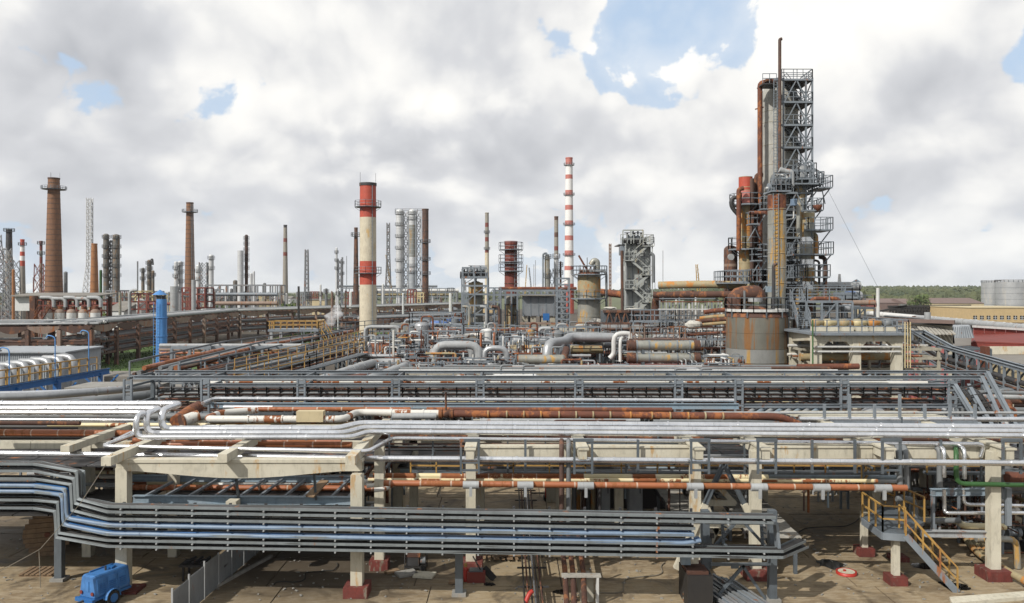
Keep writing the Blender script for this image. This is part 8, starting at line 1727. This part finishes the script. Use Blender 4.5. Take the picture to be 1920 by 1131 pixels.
# stairs and landing at right
zl = 2.05; ld = thing('stair_landing', 'grey landing with yellow handrail on two cream posts, right', 'platform', tuple(G(1650, 1095)))
p1, p2, p3 = Pz(1617, 975, zl), Pz(1655, 1003, zl), Pz(1697, 1006, zl); q3, q1 = Pz(1733, 985, zl), Pz(1660, 950, zl); up = V((0, 0, .14)); pts = [p1, p2, p3, q3, q1]
m = MB(); m.v = [tuple(p) for p in pts] + [tuple(p + up) for p in pts]; m.face((4, 3, 2, 1, 0)); m.face((5, 6, 7, 8, 9))
for i in range(5): m.face((i, (i + 1) % 5, 5 + (i + 1) % 5, 5 + i))
m.build('deck', 'grey_steel', ld)
for a, b in ((p1, p2), (p2, p3)): MB().bar(a + V((0, 0, -.05)), b + V((0, 0, -.05)), .1, .28).build('edge_beam', 'light_steel', ld)
MB().rail([p1 + up, p2 + up, p3 + up], 1.05, .75, .03, 1).build('handrail', 'yellow_paint', ld); MB().rail([q1 + up, q3 + up], 1.05, .8, .03, 1).build('handrail', 'yellow_paint', ld)
m = MB(); m.rail([p1 + up * 8 + V((.1, .3, .2)), q1 + up * 8 + V((-.5, 0, .2))], 1.0, .8, .03, 2); m.build('upper_handrail', 'yellow_paint', ld)
for px, py in ((1620, 1040), (1679, 1094)):
    g = G(px, py); MB().box(g.x - .13, g.x + .13, g.y - .13, g.y + .13, .35, zl - .1).build('post', 'cream_concrete', ld); MB().box(g.x - .35, g.x + .35, g.y - .35, g.y + .35, 0, .36).build('pedestal', 'pedestal_red', ld)
g = G(1684, 1050); tag(MB().box(g.x - .35, g.x + .35, g.y - .35, g.y + .35, 0, .2).build('pedestal', 'pedestal_red'), 'low red concrete pad behind the yellow stair', 'pad')
stair('grey and yellow steel stair leading down from the landing, right', Pz(1700, 1003, zl + .1) + V((.0, .35, 0)), G(1790, 1105) + V((0, .1, 0)), .95, 11, 'light_steel', 'yellow_paint')
o = thing('manhole', 'round red manhole ring with a flat lid on the yard', 'manhole', tuple(G(1587, 1076))); c_ = G(1587, 1076); MB().lathe(c_, [(.42, 0), (.42, .12), (.36, .12), (.36, .08), (.01, .08)], 24).build('ring', 'bright_red', o); MB().cyl(c_ + V((0, 0, .085)), .34, .03, 24).build('lid', 'cream_concrete', o); MB().cbox(c_ + V((-.08, 0, .12)), .1, .08, .06).build('lug', 'bright_red', o)
for i, (px, py, sx_, sy_) in enumerate(((1558, 1058, .55, .3), (1729, 1062, .45, .22), (1780, 1098, .35, .22), (1800, 1100, .4, .18), (918, 1096, .25, .1), (1050, 1110, .3, .12))):
    c_ = G(px, py) + V((0, 0, .018)); m = MB(); rg = random.Random(i); n_ = 20; ps = [(c_.x + cos(2 * pi * k / n_) * sx_ * rg.uniform(.7, 1.15), c_.y + sin(2 * pi * k / n_) * sy_ * 2.2 * rg.uniform(.7, 1.15), .018) for k in range(n_)]; m.v = ps; m.face(tuple(range(n_))); tag(m.build('oil_stain', 'wet_oil'), '%s dark oil stain on the yard counted from the left' % nth(sorted([1558, 1729, 1780, 1800, 918, 1050]).index(px) + 1), 'stain', 'oil stains on the yard')
# channel and pipes at the lower right corner
for i, (dy, r) in enumerate(((0, .15), (.8, .13), (1.5, .13))): pipe('%s rusty pipe lying on the ground at the lower right' % ('nearest', 'middle', 'farthest')[i], 'yellow_rust', r, [V((XX(1960, 31), 30.5 + dy, .3)), V((XX(1880, 34) - .2, 34 + dy, .3)), V((XX(1835, 38), 38.5 + dy, .3))], n=12, bend=1, group='rusty pipes on the ground lower right')
tag(MB().hexa([G(1780, 1126) + V((0, 0, 0)), G(1960, 1112), G(1960, 1122), G(1785, 1138), G(1780, 1126) + V((0, 0, .14)), G(1960, 1112) + V((0, 0, .14)), G(1960, 1122) + V((0, 0, .14)), G(1785, 1138) + V((0, 0, .14))]).build('kerb', 'cream_concrete'), 'pale concrete kerb in the lower right corner', 'kerb')
o = thing('pump_group', 'dark pumps and valves in the shade at the right edge', 'pumps', tuple(G(1895, 1060))); rg = random.Random(6)
for i in range(9): c_ = V((XX(1868 + i * 9, 37), 36 + rg.uniform(0, 4), 0)); MB().cbox(c_, .5, .5, rg.uniform(.3, .6)).build('plinth', 'dark_steel', o); MB().lathe(c_ + V((-.25, 0, .8)), [(.01, 0), (.22, 0), (.26, .3), (.01, .5)], 10, True, 'x').build('casing', 'black_steel', o); MB().tube([c_ + V((0, 0, .6)), c_ + V((0, 0, 2.6)), c_ + V((1, 0, 2.6))], .08, 8, True, .3).build('riser', rg.choice(['dark_rust', 'grey_pipe']), o)
fill(1560, 1960, 42, 49, 14, ['manifold', 'upright_drum', 'cluster'], 51); fill(60, 700, 42.5, 47, 16, ['manifold', 'lying_drum', 'cluster'], 52); fill(1740, 1960, 36, 40, 5, ['cluster'], 53)
new = [(x / D, o, k) for k, l in CL.items() for x, D, o in l if not o.get('label')]; new.sort(key=lambda t: t[0])
for i, (_, o, k) in enumerate(new): tag(o, '%s deep under the front racks, %s from the left' % (NM[k], nth(i + 1)), group='equipment deep under the front racks')
# ---- added dark decks and extra pipes that keep the space under the racks in shade
gd = thing('shade_deck', 'added dark steel grating deck laid beneath the front concrete rack, left', 'shading', (XX(350, 38), 38, 4.1))
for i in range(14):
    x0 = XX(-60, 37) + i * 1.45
    MB().box(x0, x0 + 1.4, 36.9, 43.5, 4.02, 4.08).build('shade_panel', 'dark_steel', gd)
gd = thing('shade_deck', 'added dark steel grating deck under the big silver pipes, left edge', 'shading', (XX(60, 35), 35, 4.7))
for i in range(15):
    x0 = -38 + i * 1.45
    MB().box(x0, x0 + 1.4, 33.3, 36.8, 4.66, 4.72).build('shade_panel', 'dark_steel', gd)
gd = thing('shade_deck', 'added dark steel grating deck low behind the left cable trays', 'shading', (XX(60, 34), 34, 2.9))
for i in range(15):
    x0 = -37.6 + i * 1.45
    MB().box(x0, x0 + 1.4, 32.4, 36.6, 2.86, 2.92).build('shade_panel', 'black_steel', gd)
gd = thing('shade_deck', 'added dark steel grating deck under the frame of the bellied beam', 'shading', (XX(450, 36), 36, 3.0))
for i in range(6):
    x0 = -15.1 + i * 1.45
    MB().box(x0, x0 + 1.4, 33.5, 38.6, 3.0, 3.06).build('shade_panel', 'black_steel', gd)
gd = thing('shade_deck', 'added dark steel grating deck beneath the rack, right half', 'shading', (XX(1400, 39), 39, 3.6))
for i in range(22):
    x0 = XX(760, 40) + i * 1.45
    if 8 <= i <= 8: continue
    MB().box(x0, x0 + 1.4, 37.2, 43.6, 3.72, 3.78).build('shade_panel', 'dark_steel', gd)

# ---- many thin pipes threading the front racks
rg = random.Random(61); L_ = []
for i in range(30):
    D = rg.uniform(35.2, 41.5); z = rg.uniform(3.95, 5.75); a = rg.choice((690, 720, 900, 1100, 1320)); b = a + rg.uniform(250, 1100); b = min(b, 1980)
    pts = [(XX(a, D), D, z), (XX(b, D), D, z)]
    if rg.random() < .35: pts.append((XX(b, D), D, rg.uniform(.3, 2.5)))
    elif rg.random() < .4: pts = [(XX(a, D), D, z), (XX((a + b) / 2, D), D, z), (XX((a + b) / 2, D), D, z + .45), (XX(b, D), D, z + .45)]
    L_.append((a, z, D, pipe('', rg.choice(['grey_pipe', 'dark_rust', 'brown_steel', 'pale_pipe', 'patch_rust', 'dark_steel', 'dull_silver', 'bluegrey_pipe', 'patch_grey']), rg.uniform(.03, .08), pts, bend=.2, n=8)))
L_.sort(key=lambda t: -t[1])
for i, t in enumerate(L_): tag(t[3], 'thin pipe threading the right front rack, %s from the top' % nth(i + 1), 'pipe', 'thin pipes threading the front rack')
for i in range(16):
    x = XX(730 + i * 74, 35); D = 35 + (i % 3) * 1.8; o = MB().bar((x, D, 3.7), (x, D, 5.9), .07).build('hanger_rod', 'grey_steel'); MB().bar((x, D - .9, 4.45), (x, D + 1.4, 4.45), .08).build('hanger_arm', 'grey_steel', o); tag(o, 'slim grey pipe hanger in the right front rack, %s from the left' % nth(i + 1), 'hanger', 'slim hangers in the right front rack')
# ---- litter on the yard
m = MB(); rg = random.Random(99)
for _ in range(900):
    px = rg.uniform(-20, 1940); py = rg.uniform(905, 1128); q = G(px, py); s_ = rg.uniform(.015, .07); m.cbox(q + V((0, 0, .012)), s_, s_ * rg.uniform(.5, 3), s_ * .5, rg.uniform(0, 3))
tag(m.build('yard_litter', 'old_concrete', origin=(0, 0, 0)), 'crumbs, chips and small scraps scattered over the concrete yard', 'litter', kind='stuff')
for i, (a, b, lab) in enumerate((((1500, 1000), (1700, 960), 'thin black hose snaking over the yard left of the yellow stair'), ((520, 1100), (640, 1060), 'thin black hose lying near the corrugated fence'), ((1120, 1120), (1260, 1060), 'pale cable lying across the empty yard slabs'))):
    A_, B_ = G(*a), G(*b); r_ = random.Random(i); d = B_ - A_; sd = V((-d.y, d.x, 0)).normalized(); pts = [A_ + d * (k / 14) + sd * (sin(k * .9 + i) * .35 + r_.uniform(-.1, .1)) + V((0, 0, .04)) for k in range(15)]
    tag(MB().tube(pts, .022, 6, True, .3).build('hose', 'rubber' if i < 2 else 'rope'), lab, 'hose')
# ---- thin haze over the whole plant
mt = bpy.data.materials.new('haze_air'); mt.use_nodes = True; t = mt.node_tree; t.nodes.clear(); k = NT(t); MAT['haze_air'] = mt
pv = k.n('ShaderNodeVolumePrincipled'); pv.inputs['Color'].default_value = (.86, .90, .96, 1); pv.inputs['Density'].default_value = HAZE
ou = k.n('ShaderNodeOutputMaterial'); t.links.new(pv.outputs[0], ou.inputs['Volume'])
tag(MB().box(-6300, 6300, -6300, 6300, -12, 62).build('haze', 'haze_air', origin=(0, 0, 0)), kind='stuff')

# ---- pipes beyond the 300 that show largest become one joined mesh
PP = []
for o in bpy.data.objects:
    if o.type == 'MESH' and o.parent is None and o.name.split('.')[0] == 'pipe' and not o.children:
        c = [o.location + V(b) for b in o.bound_box]; xs = [960 + F * p.x / p.y for p in c if p.y > 1]; zs = [HY - (p.z - H) / p.y * F for p in c if p.y > 1]
        w_ = max(0, min(1920, max(xs)) - max(0, min(xs))); h_ = max(zs) - min(zs); rad = max(h_, 1); n_ = o.location.length
        far = 1.0 if n_ > 110 or 'low level' in o['label'] or 'middle level' in o['label'] or 'low rack' in o['label'] or 'deep' in o['label'] else 0.0
        PP.append((-far, min(rad, 25) * (w_ + 5), o))
PP.sort(key=lambda t: (t[0], t[1]))
tot = sum(1 for o in bpy.data.objects if o.name.split('.')[0] == 'pipe'); k_ = max(0, tot - 298); mm = MB(); mids = []; mats_ = []
for _, _, o in PP[:k_]:
    me = o.data; n_ = len(mm.v); mt_ = me.materials[0]
    if mt_ not in mats_: mats_.append(mt_)
    mm.v += [tuple(o.location + v.co) for v in me.vertices]
    for p in me.polygons: mm.face(tuple(n_ + i for i in p.vertices), p.use_smooth); mids.append(mats_.index(mt_))
    bpy.data.objects.remove(o)
if k_:
    o = mm.build('smaller_pipes', mats_[0].name, origin=(0, 0, 0)); o.data.materials.clear()
    for q in mats_: o.data.materials.append(q)
    o.data.polygons.foreach_set('material_index', mids); tag(o, 'countless smaller and farther pipes of the racks and trestles', 'pipes', kind='stuff')
